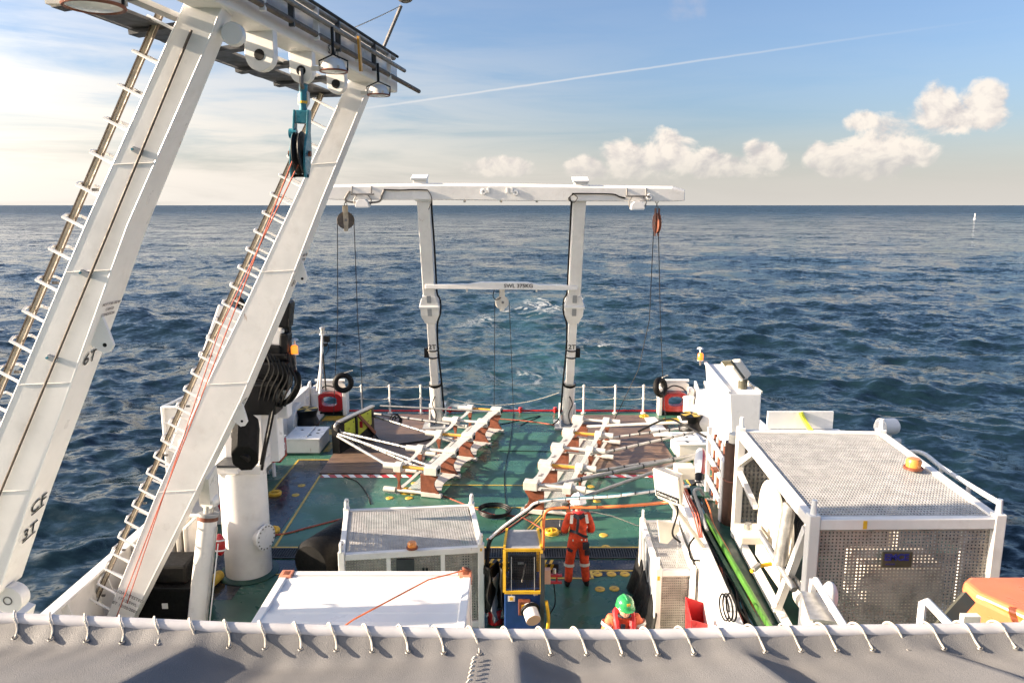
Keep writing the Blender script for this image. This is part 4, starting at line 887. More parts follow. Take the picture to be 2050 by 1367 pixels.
# lockers with stencilled lids
def locker(label, x0, x1, y0, y1, h, s):
    t = thing('deck_locker', label, 'locker', ((x0+x1)/2, y0, 0), 'white deck lockers')
    MB().box(x0, x1, y0, y1, 0.06, h).build('body', 'white', t, bev=0.02); MB().box(x0-0.03, x1+0.03, y0-0.03, y1+0.03, h, h+0.05).build('lid', 'white2', t, bev=0.015)
    MB().box(x0-0.02, x1+0.02, y0-0.02, y1+0.02, 0, 0.06).build('plinth', 'bgreen', t)
    MB().cyl(((x0+x1)/2+0.1, y0+0.1, h+0.075), ((x0+x1)/2+0.1, y1-0.1, h+0.075), 0.025, n=6).build('lid_bar', 'white2', t)
    for i in range(6):
        a = x0 + (x1-x0)*(0.15 + 0.7*random.random()); bq = y0 + (y1-y0)*(0.15 + 0.7*random.random())
        MB().obox((a, bq, h+0.053), (0.05 + 0.1*random.random(), 0.07, 0.004), Matrix.Rotation(random.random()*3,3,'Z')).build('stencil_mark', 'ink' if i else 'red', t)
p0 = at_z(572, 912, 0); locker('white deck locker with stencilled lid on the left, behind the red cabinet', p0.x, p0.x+1.0, p0.y+0.05, p0.y+1.25, 0.47, -1)
p0 = at_z(1358, 925, 0); locker('white deck locker with stencilled lid on the right, near the striped tow body', p0.x, p0.x+1.15, p0.y, p0.y+1.15, 0.5, 1)
# winch hood beside left capstan, and right one
for lab, px, py, s in (('rounded white hood beside the left capstan', 578, 868, -1), ('rounded white hood beside the right capstan', 1412, 872, 1)):
    c = at_z(px, py, 0); t = thing('winch_hood', lab, 'hood', c, 'rounded white hoods')
    n = 10; prof = [(0.55,0),(0.55,0.45)] + [(0.0 + 0.55*math.cos(a), 0.45 + 0.5*math.sin(a)) for a in [math.pi*0.5*i/n for i in range(1,n+1)]] + [(-0.4,0.95),(-0.4,0)]
    MB().prism(prof, c + V((-0.35,0,0)), (0,-1,0), (0,0,1), (0.7,0,0)).build('hood', 'white', t, bev=0.02)
    MB().obox(c + V((0.05,-0.3,0.905)), (0.1,0.2,0.02)).build('vent_slot', 'black', t)
# hydrant cabinet and hydrant
p0 = at_z(560, 945, 0); t = thing('hydrant_cabinet', 'red fire hose cabinet standing before the left white locker', 'cabinet', p0)
MB().obox(p0 + V((0.05,0.1,0.62)), (0.12,0.62,0.55)).build('box', 'red', t, bev=0.02); MB().obox(p0 + V((0.114,0.15,0.68)), (0.006,0.22,0.22)).build('white_sign', 'foam_white', t)
MB().obox(p0 + V((0.118,0.15,0.68)), (0.006,0.10,0.12)).build('hose_symbol', 'red', t)
MB().obox(p0 + V((-0.25,-0.05,0.95)), (0.75,0.9,0.03)).build('tray_top', 'steel', t); MB().obox(p0 + V((-0.45,0.0,0.5)), (0.4,0.7,0.8)).build('pump_cabinet', 'steel', t)
MB().cyl(p0 + V((-0.05,-0.32,0)), p0 + V((-0.05,-0.32,0.42)), 0.05, n=10).build('hydrant_pipe', 'white2', t)
MB().cyl(p0 + V((-0.05,-0.32,0.42)), p0 + V((-0.05,-0.32,0.62)), 0.09, n=12).build('hydrant_valve', 'red', t); MB().torus(p0 + V((-0.05,-0.32,0.66)), (0,0,1), 0.09, 0.02, 16, 6).build('hand_wheel', 'red', t)
# stanchions with ropes
def stanchions(rows, side, lab):
    prev = None
    for i, (px, py) in enumerate(rows):
        c = at_z(px, py, 0); c.y = 25.85; q = at_y(px, py, 25.85); c.x = q.x
        nm = ('first', 'second', 'third')[i]
        t = thing('stanchion', f'white stanchion, {nm} from the left, {lab}', 'stanchion', (c.x, 25.85, 0), 'white stanchions along the stern')
        MB().cyl((c.x,25.85,0.03),(c.x,25.85,1.05),0.035,n=8).build('post', 'rustwhite', t); MB().cyl((c.x,25.85,0.0),(c.x,25.85,0.035),0.09,n=10).build('foot', 'rustwhite', t)
        for z in (0.55, 0.98): MB().torus((c.x,25.85,z), (0,1,0), 0.05, 0.012, 12, 5).build('rope_eye', 'rustwhite', t)
    xs = [at_y(px, py, 25.85).x for px, py in rows]
    ends = [xs[0]-0.75] + xs + [xs[-1] + (0.6)]
    for z, nm in ((0.98, 'upper'), (0.55, 'lower')):
        pts = []
        for a, b_ in zip(ends[:-1], ends[1:]): pts += sag((a,25.85,z), (b_,25.85,z), 0.03 if z > 0.9 else 0.05, 6)
        MB().tube(pts, 0.012, 5).build('guard_rope', 'rope', label=f'{nm} white guard rope strung through the stanchions {lab}', cat='rope', group='stern guard ropes')
stanchions([(725,822),(781,822),(843,824)], -1, 'left of the stern gantry'); stanchions([(1168,829),(1231,829),(1287,830)], 1, 'right of the stern gantry')
for z0, nm in ((0.55,'lower'),):
    MB().tube(sag((legs['l'][0].x+0.2,25.9,z0),(legs['r'][0].x-0.2,25.9,z0+0.2),0.35 if z0 < 1 else 0.25,14), 0.012, 5).build('guard_rope', 'rope', label=f'slack white rope across the gap between the stern gantry legs', cat='rope', group='stern guard ropes')
# navigation light mast
b0 = at_y(640, 770, 24.2); t = thing('light_mast', 'slim white mast with lamp and camera at the left stern corner', 'mast', b0)
top = at_y(646, 668, 24.2)
MB().cyl(b0 - V((0,0,0.3)), top, 0.05, n=10).build('pole', 'white', t); MB().cyl(at_y(652, 770, 24.0) - V((0,0,0.2)), at_y(646, 706, 24.2), 0.028, n=8).build('brace', 'cable', t); MB().cyl(at_y(634, 770, 24.2) - V((0,0,.2)), at_y(644, 715, 24.2), 0.03, n=8).build('brace', 'white', t)
MB().lathe([(0.09,0.0),(0.09,0.04),(0.07,0.05),(0.07,0.15),(0.09,0.16),(0.09,0.21),(0,0.24)], top, n=14).build('lamp', 'steel', t); MB().lathe([(0.11,-0.03),(0.11,0.0),(0,0.0)], top, n=14).build('lamp_base', 'white', t)
MB().obox(at_y(655,678,24.2), (0.16,0.2,0.2)).build('camera_box', 'black', t); MB().obox(at_y(652,690,24.2), (0.1,0.12,0.1)).build('camera_box', 'black', t)
MB().tube(curve([at_y(655,685,24.2), at_y(658,698,24.2), at_y(650,712,24.2)],5), 0.012, 5).build('cable', 'cable', t)

# ------------------------------------------------------------------ the deck crane on its white column
cc = V((-5.32, 14.1, 0)); ct = thing('deck_crane', 'white crane column with folded black boom on the left of the deck', 'crane', cc)
ztop = at_y(480, 935, 14.1).z
MB().cyl(cc + V((0,0,0.04)), cc + V((0,0,ztop)), 0.45, n=48).build('column', 'white', ct)
MB().lathe([(0.58,0.0),(0.58,0.02),(0.46,0.05)], cc, n=32).build('weld_base', 'bgreen', ct)
fl = at_y(530, 1075, 13.85); fd = V((0.92,-0.38,0)).normalized()
MB().cyl(fl - fd*0.25, fl, 0.20, n=20).build('flange_neck', 'white', ct); MB().cyl(fl, fl + fd*0.04, 0.26, n=28).build('blank_flange', 'white2', ct, bev=0.005)
fr = fd.cross(V((0,0,1)))
for i in range(16):
    a = 2*math.pi*i/16; q = fl + fd*0.04 + (fr*math.cos(a) + V((0,0,1))*math.sin(a))*0.225; MB().cyl(q, q + fd*0.012, 0.016, n=6).build('flange_bolt', 'pipe', ct)
hz0 = ztop
MB().obox(cc + V((0.0,0.05,hz0+0.10)), (1.02,0.95,0.2)).build('slew_ring', 'white', ct, bev=0.02)
MB().obox(cc + V((0.12,0.18,hz0+0.72)), (0.78,0.7,1.05)).build('slew_housing', 'white', ct, bev=0.03)
pl = at_y(463, 925, 13.7)
MB().obox(pl, (0.42,0.5,0.05)).build('step_plate', 'dgrey', ct); MB().obox(pl - V((0,0,0.09)), (0.40,0.45,0.12)).build('step_box', 'white', ct)
# black base of the boom, winch and folded arm
MB().obox(at_y(515, 790, 14.3), (0.95,0.8,0.62)).build('boom_base', 'black', ct, bev=0.04)
MB().beam(at_y(525, 815, 14.3), at_y(556, 690, 14.6), 0.5, 0.55, (0,1,0)).build('boom_arm', 'black', ct, bev=0.03)
MB().beam(at_y(548, 720, 14.7), at_y(575, 598, 14.9), 0.34, 0.42, (0,1,0), w1=0.2, h1=0.3).build('boom_tip', 'black', ct, bev=0.02)
MB().obox(at_y(556, 672, 14.3), (0.26,0.3,0.36), Matrix.Rotation(R(12),3,'Y')).build('oil_tank', 'white', ct, bev=0.05)
MB().obox(at_y(551, 712, 14.2), (0.52,0.3,0.12)).build('clamp', 'black', ct, bev=0.02); MB().obox(at_y(553, 735, 14.2), (0.6,0.45,0.25)).build('valve_block', 'black', ct, bev=0.03)
for px, py, w_, h_, a_ in ((572,628,0.24,0.5,8),(566,652,0.22,0.3,-10),(545,705,0.42,0.34,5),(570,725,0.34,0.4,-8),(530,742,0.5,0.4,12),(556,760,0.5,0.36,0),(512,770,0.4,0.42,20),(540,792,0.6,0.4,-5),(572,690,0.16,0.5,4)):
    MB().obox(at_y(px,py,14.15+random.random()*0.3), (w_,0.35,h_), Matrix.Rotation(R(a_),3,'Y')).build('hydraulic_block', 'black', ct, bev=0.04)
for k in range(7):
    x0_ = 530+k*9; MB().tube(curve([at_y(x0_,700+k*6,13.95), at_y(x0_+10,735+k*5,13.85), at_y(x0_-4,770+k*4,13.85), at_y(x0_-14,812,13.95)],6), 0.022, 6).build('hose', 'rubber', ct)
MB().obox(at_y(576, 668, 14.4), (0.10,0.16,0.9), Matrix.Rotation(R(6),3,'Y')).build('hose_guard', 'black', ct, bev=0.02)
for i in range(10):
    q = at_y(574 + (i % 3), 630 + i*9, 14.4); MB().obox(q, (0.1 + 0.05*random.random(),0.1,0.05), Matrix.Rotation(random.random(),3,'Y')).build('fitting', 'black', ct)
for k in range(4):
    MB().tube(curve([at_y(560+k*4,742,14.2), at_y(588+k*3,748,14.1), at_y(592+k*2,775,14.1), at_y(575+k*3,800,14.1), at_y(555+k*2,812,14.1)],6), 0.035, 7).build('hose', 'rubber', ct)
MB().tube(curve([at_y(552,800,14.0), at_y(540,860,13.8), at_y(530,905,13.7), at_y(524,940,13.7)],6), 0.03, 7).build('hose', 'rubber', ct)
MB().beam(at_y(548,805,14.0), at_y(524,930,13.6), 0.07, 0.07, (0,1,0)).build('support_strut', 'black', ct)
MB().obox(at_y(562,800,14.5), (0.35,0.3,0.7)).build('side_cover', 'white2', ct, bev=0.03); MB().obox(at_y(550,870,14.5), (0.25,0.4,1.0)).build('side_panel', 'white2', ct, bev=0.02)
# the white jib folded down behind the far leg
ja, jb = at_y(470, 618, 15.2), at_y(372, 905, 14.6)
MB().beam(ja, jb, 0.5, 0.6, (0,1,0)).build('jib', 'white', ct, bev=0.03); MB().beam(jb + V((0.1,0,0.1)), cc + V((0,0.2,hz0+0.5)), 0.5, 0.6, (0,1,0)).build('jib_foot', 'white', ct, bev=0.03)
for k in range(3): MB().torus(at_y(480,606,15.0), (0.6,0.3+0.3*k,0.4), 0.10+0.02*k, 0.02, 20, 6).build('hose_coil', 'cable', ct)
# black drum guard hanging on the crane
d0 = at_y(497, 905, 13.2); b = MB(); n = 8
ax = V((0.12,0.45,1.0)).normalized(); 
dr = thing('fender_roller', 'black eight-sided roller fender hanging at the crane column', 'fender', at_y(492, 948, 13.1))
pr = [(0.25*math.cos(math.pi/8 + math.pi/4*i)*1.0, 0.30*math.sin(math.pi/8 + math.pi/4*i)) for i in range(8)]
fx = V((1,0.15,0)).normalized(); fz = V((0.05,-0.35,1)).normalized(); fy = fz.cross(fx)
o0 = at_y(490, 918, 13.0)
MB().prism(pr, o0, fx, fz, fy*0.0 + V((0.03,0.10,0.62))).build('roller', 'rubber', dr, bev=0.02)
MB().cyl(o0 - V((0,0.012,0)), o0 + V((0.02,0.06,0.05)), 0.10, n=18).build('bore', 'black', dr)
MB().tube(curve([at_y(476,850,13.3), at_y(466,865,13.2), at_y(470,885,13.2)],4), 0.035, 6).build('lashing', 'cable', dr)
# beacons
def beacon(label, c, stalk, k=1.0, cap=True):
    t = thing('beacon_light', label, 'beacon', V(c) - V((0,0,stalk)), 'orange beacons')
    MB().cyl(V(c) - V((0,0,stalk)), c, 0.03*k, n=8).build('stalk', 'pipe', t); MB().lathe([(0.10*k,0),(0.10*k,0.03*k),(0.085*k,0.03*k)], c, n=14).build('base', 'steel', t)
    MB().lathe([(0.085*k,0.03*k),(0.085*k,0.2*k),(0.06*k,0.23*k),(0,0.24*k)], c, n=14).build('lens', 'amber', t)
    if cap: MB().cyl(V(c) + V((0.0,0.05,0.2*k)), V(c) + V((0.0,0.05,0.33*k)), 0.02*k, n=6).build('cap_stem', 'white2', t); MB().lathe([(0.0,0.40*k),(0.07*k,0.385*k),(0.1*k,0.35*k),(0.0,0.33*k)], V(c) + V((0.0,0.05,0)), n=14).build('antenna_cap', 'white2', t)
beacon('lit orange beacon with white antenna cap beside the black crane boom', at_y(590, 710, 14.3), 0.45, 0.8)
# ------------------------------------------------------------------ hydraulic ram post
ra, rb = at_y(416, 1040, 12.3), at_y(393, 1256, 12.0); rd = (ra-rb).normalized()
t = thing('hydraulic_ram', 'white hydraulic ram leaning beside the crane column', 'ram', rb)
MB().cyl(rb, ra, 0.16, n=28).build('barrel', 'white', t); MB().cyl(ra, ra + rd*0.07, 0.172, n=28).build('brown_band', 'brown', t); MB().cyl(ra + rd*0.07, ra + rd*0.12, 0.175, n=28).build('gland', 'grey', t)
MB().cyl(ra + rd*0.12, ra + rd*0.26, 0.09, n=16).build('rod', 'steel', t); q = ra + rd*0.33; MB().cyl(q - V((0.02,0.09,0)), q + V((0.02,0.09,0)), 0.13, n=20).build('rod_eye', 'white', t, bev=0.01)
sw = V((0.19,-0.05,0))
MB().cyl(rb + sw, ra + sw - rd*0.1, 0.014, n=6).build('feed_pipe', 'steel', t); MB().cyl(rb + sw + V((.05,0,0)), ra + sw + V((.05,0,0)) - rd*0.4, 0.012, n=6).build('feed_pipe', 'white2', t)
MB().beam(ra + rd*0.3 + V((-0.05,0.1,0)), on_leg('f', 955, 0.8, -0.3), 0.2, 0.3, (0,1,0)).build('leg_bracket', 'white', t)
# life-ring bag, red, beside the column
q = at_y(440, 1090, 13.2); t = thing('lifebuoy_bag', 'red and white lifebuoy bag hung behind the ram post', 'bag', q - V((0,0,0.3)))
MB().ball(q, 0.17, sc=(0.6,0.5,1.3)).build('bag', 'red', t)
for z in (-0.1, 0.1): MB().torus(q + V((0,0,z)), (0,0.2,1), 0.10, 0.015, 18, 6).build('white_strap', 'foam_white', t)
# black crate and gear behind the far leg's foot
q = at_z(330, 1245, 0); t = thing('plastic_tub', 'black plastic tub on the deck at the foot of the far gantry leg', 'tub', q)
MB().prism([(-0.62,0),(0.5,0),(0.56,0.62),(-0.68,0.62)], q + V((0,0.0,0)), (1,0,0), (0,0,1), (0,0.9,0)).build('body', 'rubber', t, bev=0.03)
MB().obox(q + V((-0.05,0.45,0.65)), (1.3,1.0,0.06)).build('rim', 'rubber', t, bev=0.02); MB().obox(q + V((0.05,-0.045,0.34)), (0.1,0.01,0.1), Matrix.Rotation(R(0),3,'Z')).build('label_plate', 'foam_white', t)
q2 = at_y(345, 1135, 12.6); MB().obox(q2, (0.75,0.6,0.35)).build('seat_pad', 'rubber', label='black padded block stacked above the tub by the left bulwark', cat='block', bev=0.05)
q = at_y(360, 1090, 13.3); t = thing('bulwark_fairing', 'ribbed white housing against the left bulwark behind the far leg', 'housing', q - V((0,0,0.5)))
for k in range(3): MB().obox(q + V((-0.05+0.14*k,0,0)), (0.1,0.5,0.9)).build('rib', 'cream', t, bev=0.03)
MB().obox(q + V((0.1,0.3,0)), (0.5,0.1,0.95)).build('back_plate', 'white', t)
MB().cyl(at_z(440,1150,0.12), at_z(420,1168,0.12), 0.10, n=12).build('hazard_roll', 'yellow', label='yellow and black float lying behind the ram post', cat='float')
# small guard platform at the left bulwark
pa = at_y(325, 815, 15.5); t = thing('guard_railing', 'white tubular guard railing outboard of the crane on the left', 'railing', V((pa.x, 15.5, 1.1)))
for z in (pa.z, pa.z-0.35): MB().tube([V((pa.x,15.5,z)), V((pa.x+0.15,17.0,z)), V((pa.x+0.9,17.1,z))], 0.03, 7).build('rail', 'white2', t); MB().cyl((pa.x,15.5,z),(pa.x+0.75,15.5,z),0.03,n=7).build('rail', 'white2', t)
for dx, dy in ((0,0),(0.15,1.5),(0.7,0)): MB().cyl((pa.x+dx,15.5+dy,0.9),(pa.x+dx,15.5+dy,pa.z+0.01),0.04,n=8).build('post', 'white2', t)
MB().box(pa.x+0.02, pa.x+0.28, 15.53, 15.57, 1.1, pa.z).build('panel', 'white', t)

# ------------------------------------------------------------------ the two sampling racks
def rack(label, Afar, Anear, capside, grp, pal):
    """Afar, Anear: block end of the first and last tube (world, z = top); capside: +1 caps to the +x side"""
    A0 = V(Anear); A1 = V(Afar); ly = (A1 - A0); ly.z = 0; L = ly.length; ey = ly.normalized(); ex = V((ey.y, -ey.x, 0))*capside; H_ = A0.z
    wdt = 1.36; t = thing('sampling_rack', label, 'rack', V((A0.x, A0.y, 0)), grp)
    P = lambda x, y, z: A0 + ex*x + ey*y + V((0,0,z - H_))
    for i in range(5):
        y = L*i/4; tubem = ('ochre' if i in pal else 'rackwhite')
        MB().cyl(P(0.25,y,H_), P(wdt-0.25,y,H_), 0.042, n=12).build('cross_tube', tubem, t)
        MB().cyl(P(wdt-0.28,y,H_), P(wdt+0.1,y,H_), 0.085, n=16).build('tube_cap', 'rackwhite', t)
        MB().prism([(-0.16,-0.10),(0.16,-0.10),(0.16,0.06),(0.05,0.12),(-0.05,0.12),(-0.16,0.06)], P(wdt-0.42,y,H_), ey, V((0,0,1)), ex*0.2).build('tube_saddle', 'rackwhite', t, bev=0.01)
        MB().prism([(-0.14,-0.11),(0.14,-0.11),(0.14,0.07),(0.06,0.12),(-0.14,0.09)], P(-0.02,y,H_), ey, V((0,0,1)), ex*0.34).build('end_block', 'rackwhite', t, bev=0.012)
        MB().obox(P(-0.03,y,H_-0.02), (0.025,0.13,0.11), Matrix((ex,ey,V((0,0,1)))).transposed()).build('end_plug', 'black' if capside < 0 else 'ochre', t)
        if i in pal: MB().cyl(P(0.0,y,H_+0.02) - ey*0.05, P(0.2,y,H_+0.02) - ey*0.05, 0.05, n=10).build('yellow_knob', 'ochre', t)
        # brown scalloped side plates
        n = 8; curve_ = [(-0.02 + 0.11*math.sin(math.pi*k/n)**1.0, 0.56 - 0.40*k/n) for k in range(n+1)]
        poly = [(0.46,0.04),(0.46,0.60),(0.02,0.60)] + curve_ + [(-0.04,0.10),(0.02,0.04)]
        MB().prism(poly, P(0,y-0.03,0), ex, V((0,0,1)), ey*0.05).build('side_plate', 'brown', t, bev=0.006)
        poly = [(0.0,0.05),(0.16,0.05),(0.13,0.18),(0.10,0.33),(0.15,0.52),(0.18,0.62),(0.0,0.62),(0.03,0.45),(0.05,0.3)]
        MB().prism(poly, P(wdt-0.38,y-0.03,0), ex, V((0,0,1)), ey*0.05).build('side_plate', 'brown', t, bev=0.006)
        MB().box(0,0,0,0,0,0) if False else None
        MB().cyl(P(0.05,y,0.10), P(wdt+0.05,y,0.10), 0.045, n=10).build('foot_tube', 'rackwhite', t)
        MB().cyl(P(wdt-0.2,y,0.10), P(wdt+0.12,y,0.10), 0.075, n=14).build('foot_cap', 'rackwhite', t)
        MB().prism([(-0.08,0.02),(0.46,0.02),(0.46,0.14),(-0.08,0.12)], P(-0.02,y-0.06,0), ex, V((0,0,1)), ey*0.12).build('foot_shoe', 'rackwhite', t, bev=0.01)
    for i in range(4):
        y0, y1 = L*i/4 + 0.12, L*(i+1)/4 - 0.12; n = 8
        def plate(nm, xc, w0, dip, z, m_, th=0.012, cx=0.0):
            b = MB(); lo = []; 
            for k in range(n+1):
                s_ = k/n; y = y0 + (y1-y0)*s_; q = math.sin(math.pi*s_)
                lo.append((xc + cx*q, w0*(1-0.22*q) if cx == 0 else w0 - cx*q, y, z - dip*q))
            vs = [P(a, y, zz) for a, w_, y, zz in lo] + [P(a+w_, y, zz) for a, w_, y, zz in lo]; vs += [v - V((0,0,th)) for v in vs]; m1 = n+1
            fs = []
            for k in range(n): fs += [(k,k+1,m1+k+1,m1+k),(2*m1+k,3*m1+k,3*m1+k+1,2*m1+k+1),(k,2*m1+k,2*m1+k+1,k+1),(m1+k,m1+k+1,3*m1+k+1,3*m1+k)]
            b.add(vs, fs, sm=False); return b.build(nm, m_, t)
        tp = plate('top_plate', 0.03, 0.32, 0.03, H_ + 0.01, 'rackwhite', cx=0.07)
        plate('top_strip', wdt-0.40, 0.14, 0.04, H_ + 0.0, 'rackwhite')
        plate('foot_plate', -0.05, 0.42, 0.0, 0.15, 'rackwhite', cx=0.13)
        plate('foot_strip', wdt-0.36, 0.12, 0.0, 0.13, 'rackwhite')
        MB().cyl(P(0.4,y0-0.1,H_-0.12), P(wdt-0.4,y1-0.1,0.2), 0.028, n=8).build('diagonal_brace', 'alu', t)
        MB().cyl(P(0.35,y0+0.15,H_-0.05), P(wdt-0.3,y0+0.15,H_-0.05), 0.015, n=6).build('tie_rod', 'alu', t)
        MB().obox(P(0.62,(y0+y1)/2,0.12), (0.5,y1-y0,0.01), Matrix((ex,ey,V((0,0,1)))).transposed()).build('clear_panel', 'film', t)
        if capside > 0: lettering('Blue', 0.13, P(0.2,(y0+y1)/2,H_+0.012-0.028), ey, -ex, 'inkgrey', t)
        else:
            for k in range(5): MB().cyl(P(0.08+0.05*k,y1-0.02,H_+0.01), P(0.08+0.05*k,y1-0.02,H_+0.018), 0.01, n=6).build('bolt', 'ink', tp)
    return P, L, wdt
fm = bpy.data.materials.new('clear_film'); fm.use_nodes = True; _b = fm.node_tree.nodes['Principled BSDF']; _b.inputs['Base Color'].default_value = (0.75,0.78,0.76,1); _b.inputs['Roughness'].default_value = 0.25; _b.inputs['Alpha'].default_value = 0.35; MT['film'] = fm
RZ = 0.74
PL_, LL, WL = rack('long white ladder-shaped sampling rack with brown plates, left of the deck centre', at_z(1003,822,RZ), at_z(876,941,RZ), -1, 'sampling racks', (0, 2, 4))
PR_, LR, WR = rack('long white ladder-shaped sampling rack lettered Blue, right of the deck centre', at_z(1148,838,RZ), at_z(1052,968,RZ), 1, 'sampling racks', (1, 3))
# poles from the racks to their end frames
def pole(label, a, b_, r, m, bands=0, grp='long poles'):
    t = thing('boom_pole', label, 'pole', V((a.x, a.y, min(a.z, b_.z))), grp); MB().cyl(a, b_, r, n=10).build('tube', m, t)
    for i in range(bands):
        q = V(a).lerp(V(b_), (i+1)/(bands+1)); d_ = (V(b_)-V(a)).normalized(); MB().cyl(q - d_*0.015, q + d_*0.015, r+0.012, n=8).build('tape_band', 'ink', t)
    return t
eL = at_y(676, 873, 21.3); eF = at_y(736, 829, 23.4)
pole('thick grey pole from the left end frame to the nearest tube of the left rack', eL, PL_(WL,0,RZ), 0.042, 'alu')
pole('grey pole running from the left end frame under the left rack', eL + V((0.02,0.05,0.05)), PL_(0.6,0.9,0.5), 0.038, 'alu')
pole('banded grey pole from the left end frame to the second tube of the left rack', eL + V((0,0.15,0.1)), PL_(WL,LL/4,RZ), 0.036, 'alu', 7)
pole('thin banded pole beneath the others at the left end frame', eL + V((0.3,0.12,-0.05)), PL_(0.9,LL/4-0.3,0.3), 0.04, 'grey', 8)
pole('banded pole from the lime panel to the middle of the left rack', eF, PL_(WL,LL/2,RZ), 0.038, 'alu', 6)
pole('banded pole from the lime panel past the left gantry foot', eF + V((0.05,0.05,0.03)), PL_(0.7,LL*0.72,RZ-0.1), 0.038, 'alu', 6)
pole('thin grey pole crossing low before the stern to the left rack', eF + V((0.3,0.6,0.12)), PL_(0.3,LL*0.97,RZ), 0.03, 'alu')
for k in range(3): MB().torus(at_y(791,838,22.8) + V((0.05*k,0,-0.03*k)), (0.3,-1,0.3), 0.15-0.02*k, 0.02, 20, 6).build('cable_coil', 'cable', label=f'small black cable coil tied on the banded pole, {("outer","middle","inner")[k]} loop', cat='cable', group='cable coil on the pole')
eR = V((5.15, 20.9, 0.95)); eR2 = V((4.9, 18.2, 0.9))
pole('thick white pole from the far end of the right rack to the right locker', PR_(0.5,LR*0.93,RZ-0.1), eR + V((0,0.3,0.1)), 0.045, 'rackwhite')
pole('banded white pole from the right rack to the right locker, upper', PR_(WR,LR*0.74,RZ-0.05), eR + V((0,0.1,0)), 0.034, 'rackwhite', 7)
pole('banded white pole from the right rack to the right locker, lower', PR_(WR,LR*0.5,RZ-0.05), eR + V((0.1,-0.2,-0.05)), 0.036, 'rackwhite', 7)
pole('banded grey pole from the right rack over the hazard strip', PR_(WR,LR*0.26,RZ-0.1), eR2 + V((0,0.5,0)), 0.045, 'alu', 6)
pole('long grey pole from the near end of the right rack towards the floodlight', PR_(0.5,0.25,RZ-0.1), eR2 + V((0,0.3,0.1)), 0.05, 'alu', 4)
pole('thin grey pole under the near end of the right rack', PR_(0.9,-0.1,0.35), eR2 + V((0,0,0.2)), 0.045, 'alu')
MB().tube(curve([eR + V((-1.5,0.0,-0.1)), eR + V((-0.7,-0.1,0.3)), eR + V((-0.2,-0.5,0.2)), eR + V((0.3,-1.6,0.1))], 6), 0.03, 6).build('cable', 'cable', label='black cable bending from the right poles to the tow body', cat='cable')
# lime yellow and black end panel
q0, q1 = V((-5.15, 21.45, 0)), V((-4.45, 23.2, 0)); pd = (q1-q0).normalized(); pn = V((pd.y,-pd.x,0))
t = thing('trawl_panel', 'lime yellow panel in a black frame standing on the left timber', 'panel', q0)
Pp = lambda a, z, o_=0.0: q0 + pd*a + pn*o_ + V((0,0,z)); Lp = (q1-q0).length
MB().prism([(0,0),(Lp,0),(Lp,0.98),(0,0.95)], Pp(0,0,-0.05), pd, V((0,0,1)), pn*0.08).build('frame', 'black', t)
MB().prism([(0.1,0.42),(0.78,0.34),(0.78,0.90),(0.1,0.86)], Pp(0,0,0.031), pd, V((0,0,1)), pn*0.02).build('lime_panel', 'lime', t); MB().prism([(0.92,0.28),(Lp-0.18,0.45),(Lp-0.18,0.92),(0.92,0.90)], Pp(0,0,0.031), pd, V((0,0,1)), pn*0.02).build('lime_panel', 'lime', t)
MB().beam(Pp(0,0.98), Pp(Lp,1.0), 0.16, 0.04).build('top_rail', 'alu', t); MB().beam(Pp(0.95,0.95,0.07), Pp(Lp-0.05,0.12,0.09), 0.10, 0.03, pn).build('brown_strap', 'brown', t); MB().beam(Pp(0.85,0.02,0.06), Pp(0.85,0.95,0.06), 0.10, 0.03, pn).build('mid_post', 'black', t)
MB().torus(Pp(-0.08,0.86), pn, 0.11, 0.035, 20, 8).build('end_ring', 'steel', t); MB().obox(Pp(1.05,0.62,0.06), (0.14,0.05,0.2)).build('red_tag', 'red', t)
for a, z in ((0.2,0.5),(0.2,0.8),(0.7,0.45),(0.7,0.8),(0.45,0.65),(1.1,0.8),(1.5,0.85),(1.5,0.6)): MB().cyl(Pp(a,z,0.05), Pp(a,z,0.06), 0.022, n=6).build('bolt', 'ink', t)
for k in range(5): MB().tube([Pp(-0.05,0.8-0.02*k,0.05), Pp(0.1+0.12*k,0.3,0.35), Pp(0.3+0.1*k,0.03,0.45)], 0.008, 4).build('cord', 'rope', t)
MB().beam(Pp(0.05,0.0,0.0) - pn*0.06, Pp(0.05,0.9) - pn*0.06, 0.3, 0.25, pn).build('end_post', 'black', t)
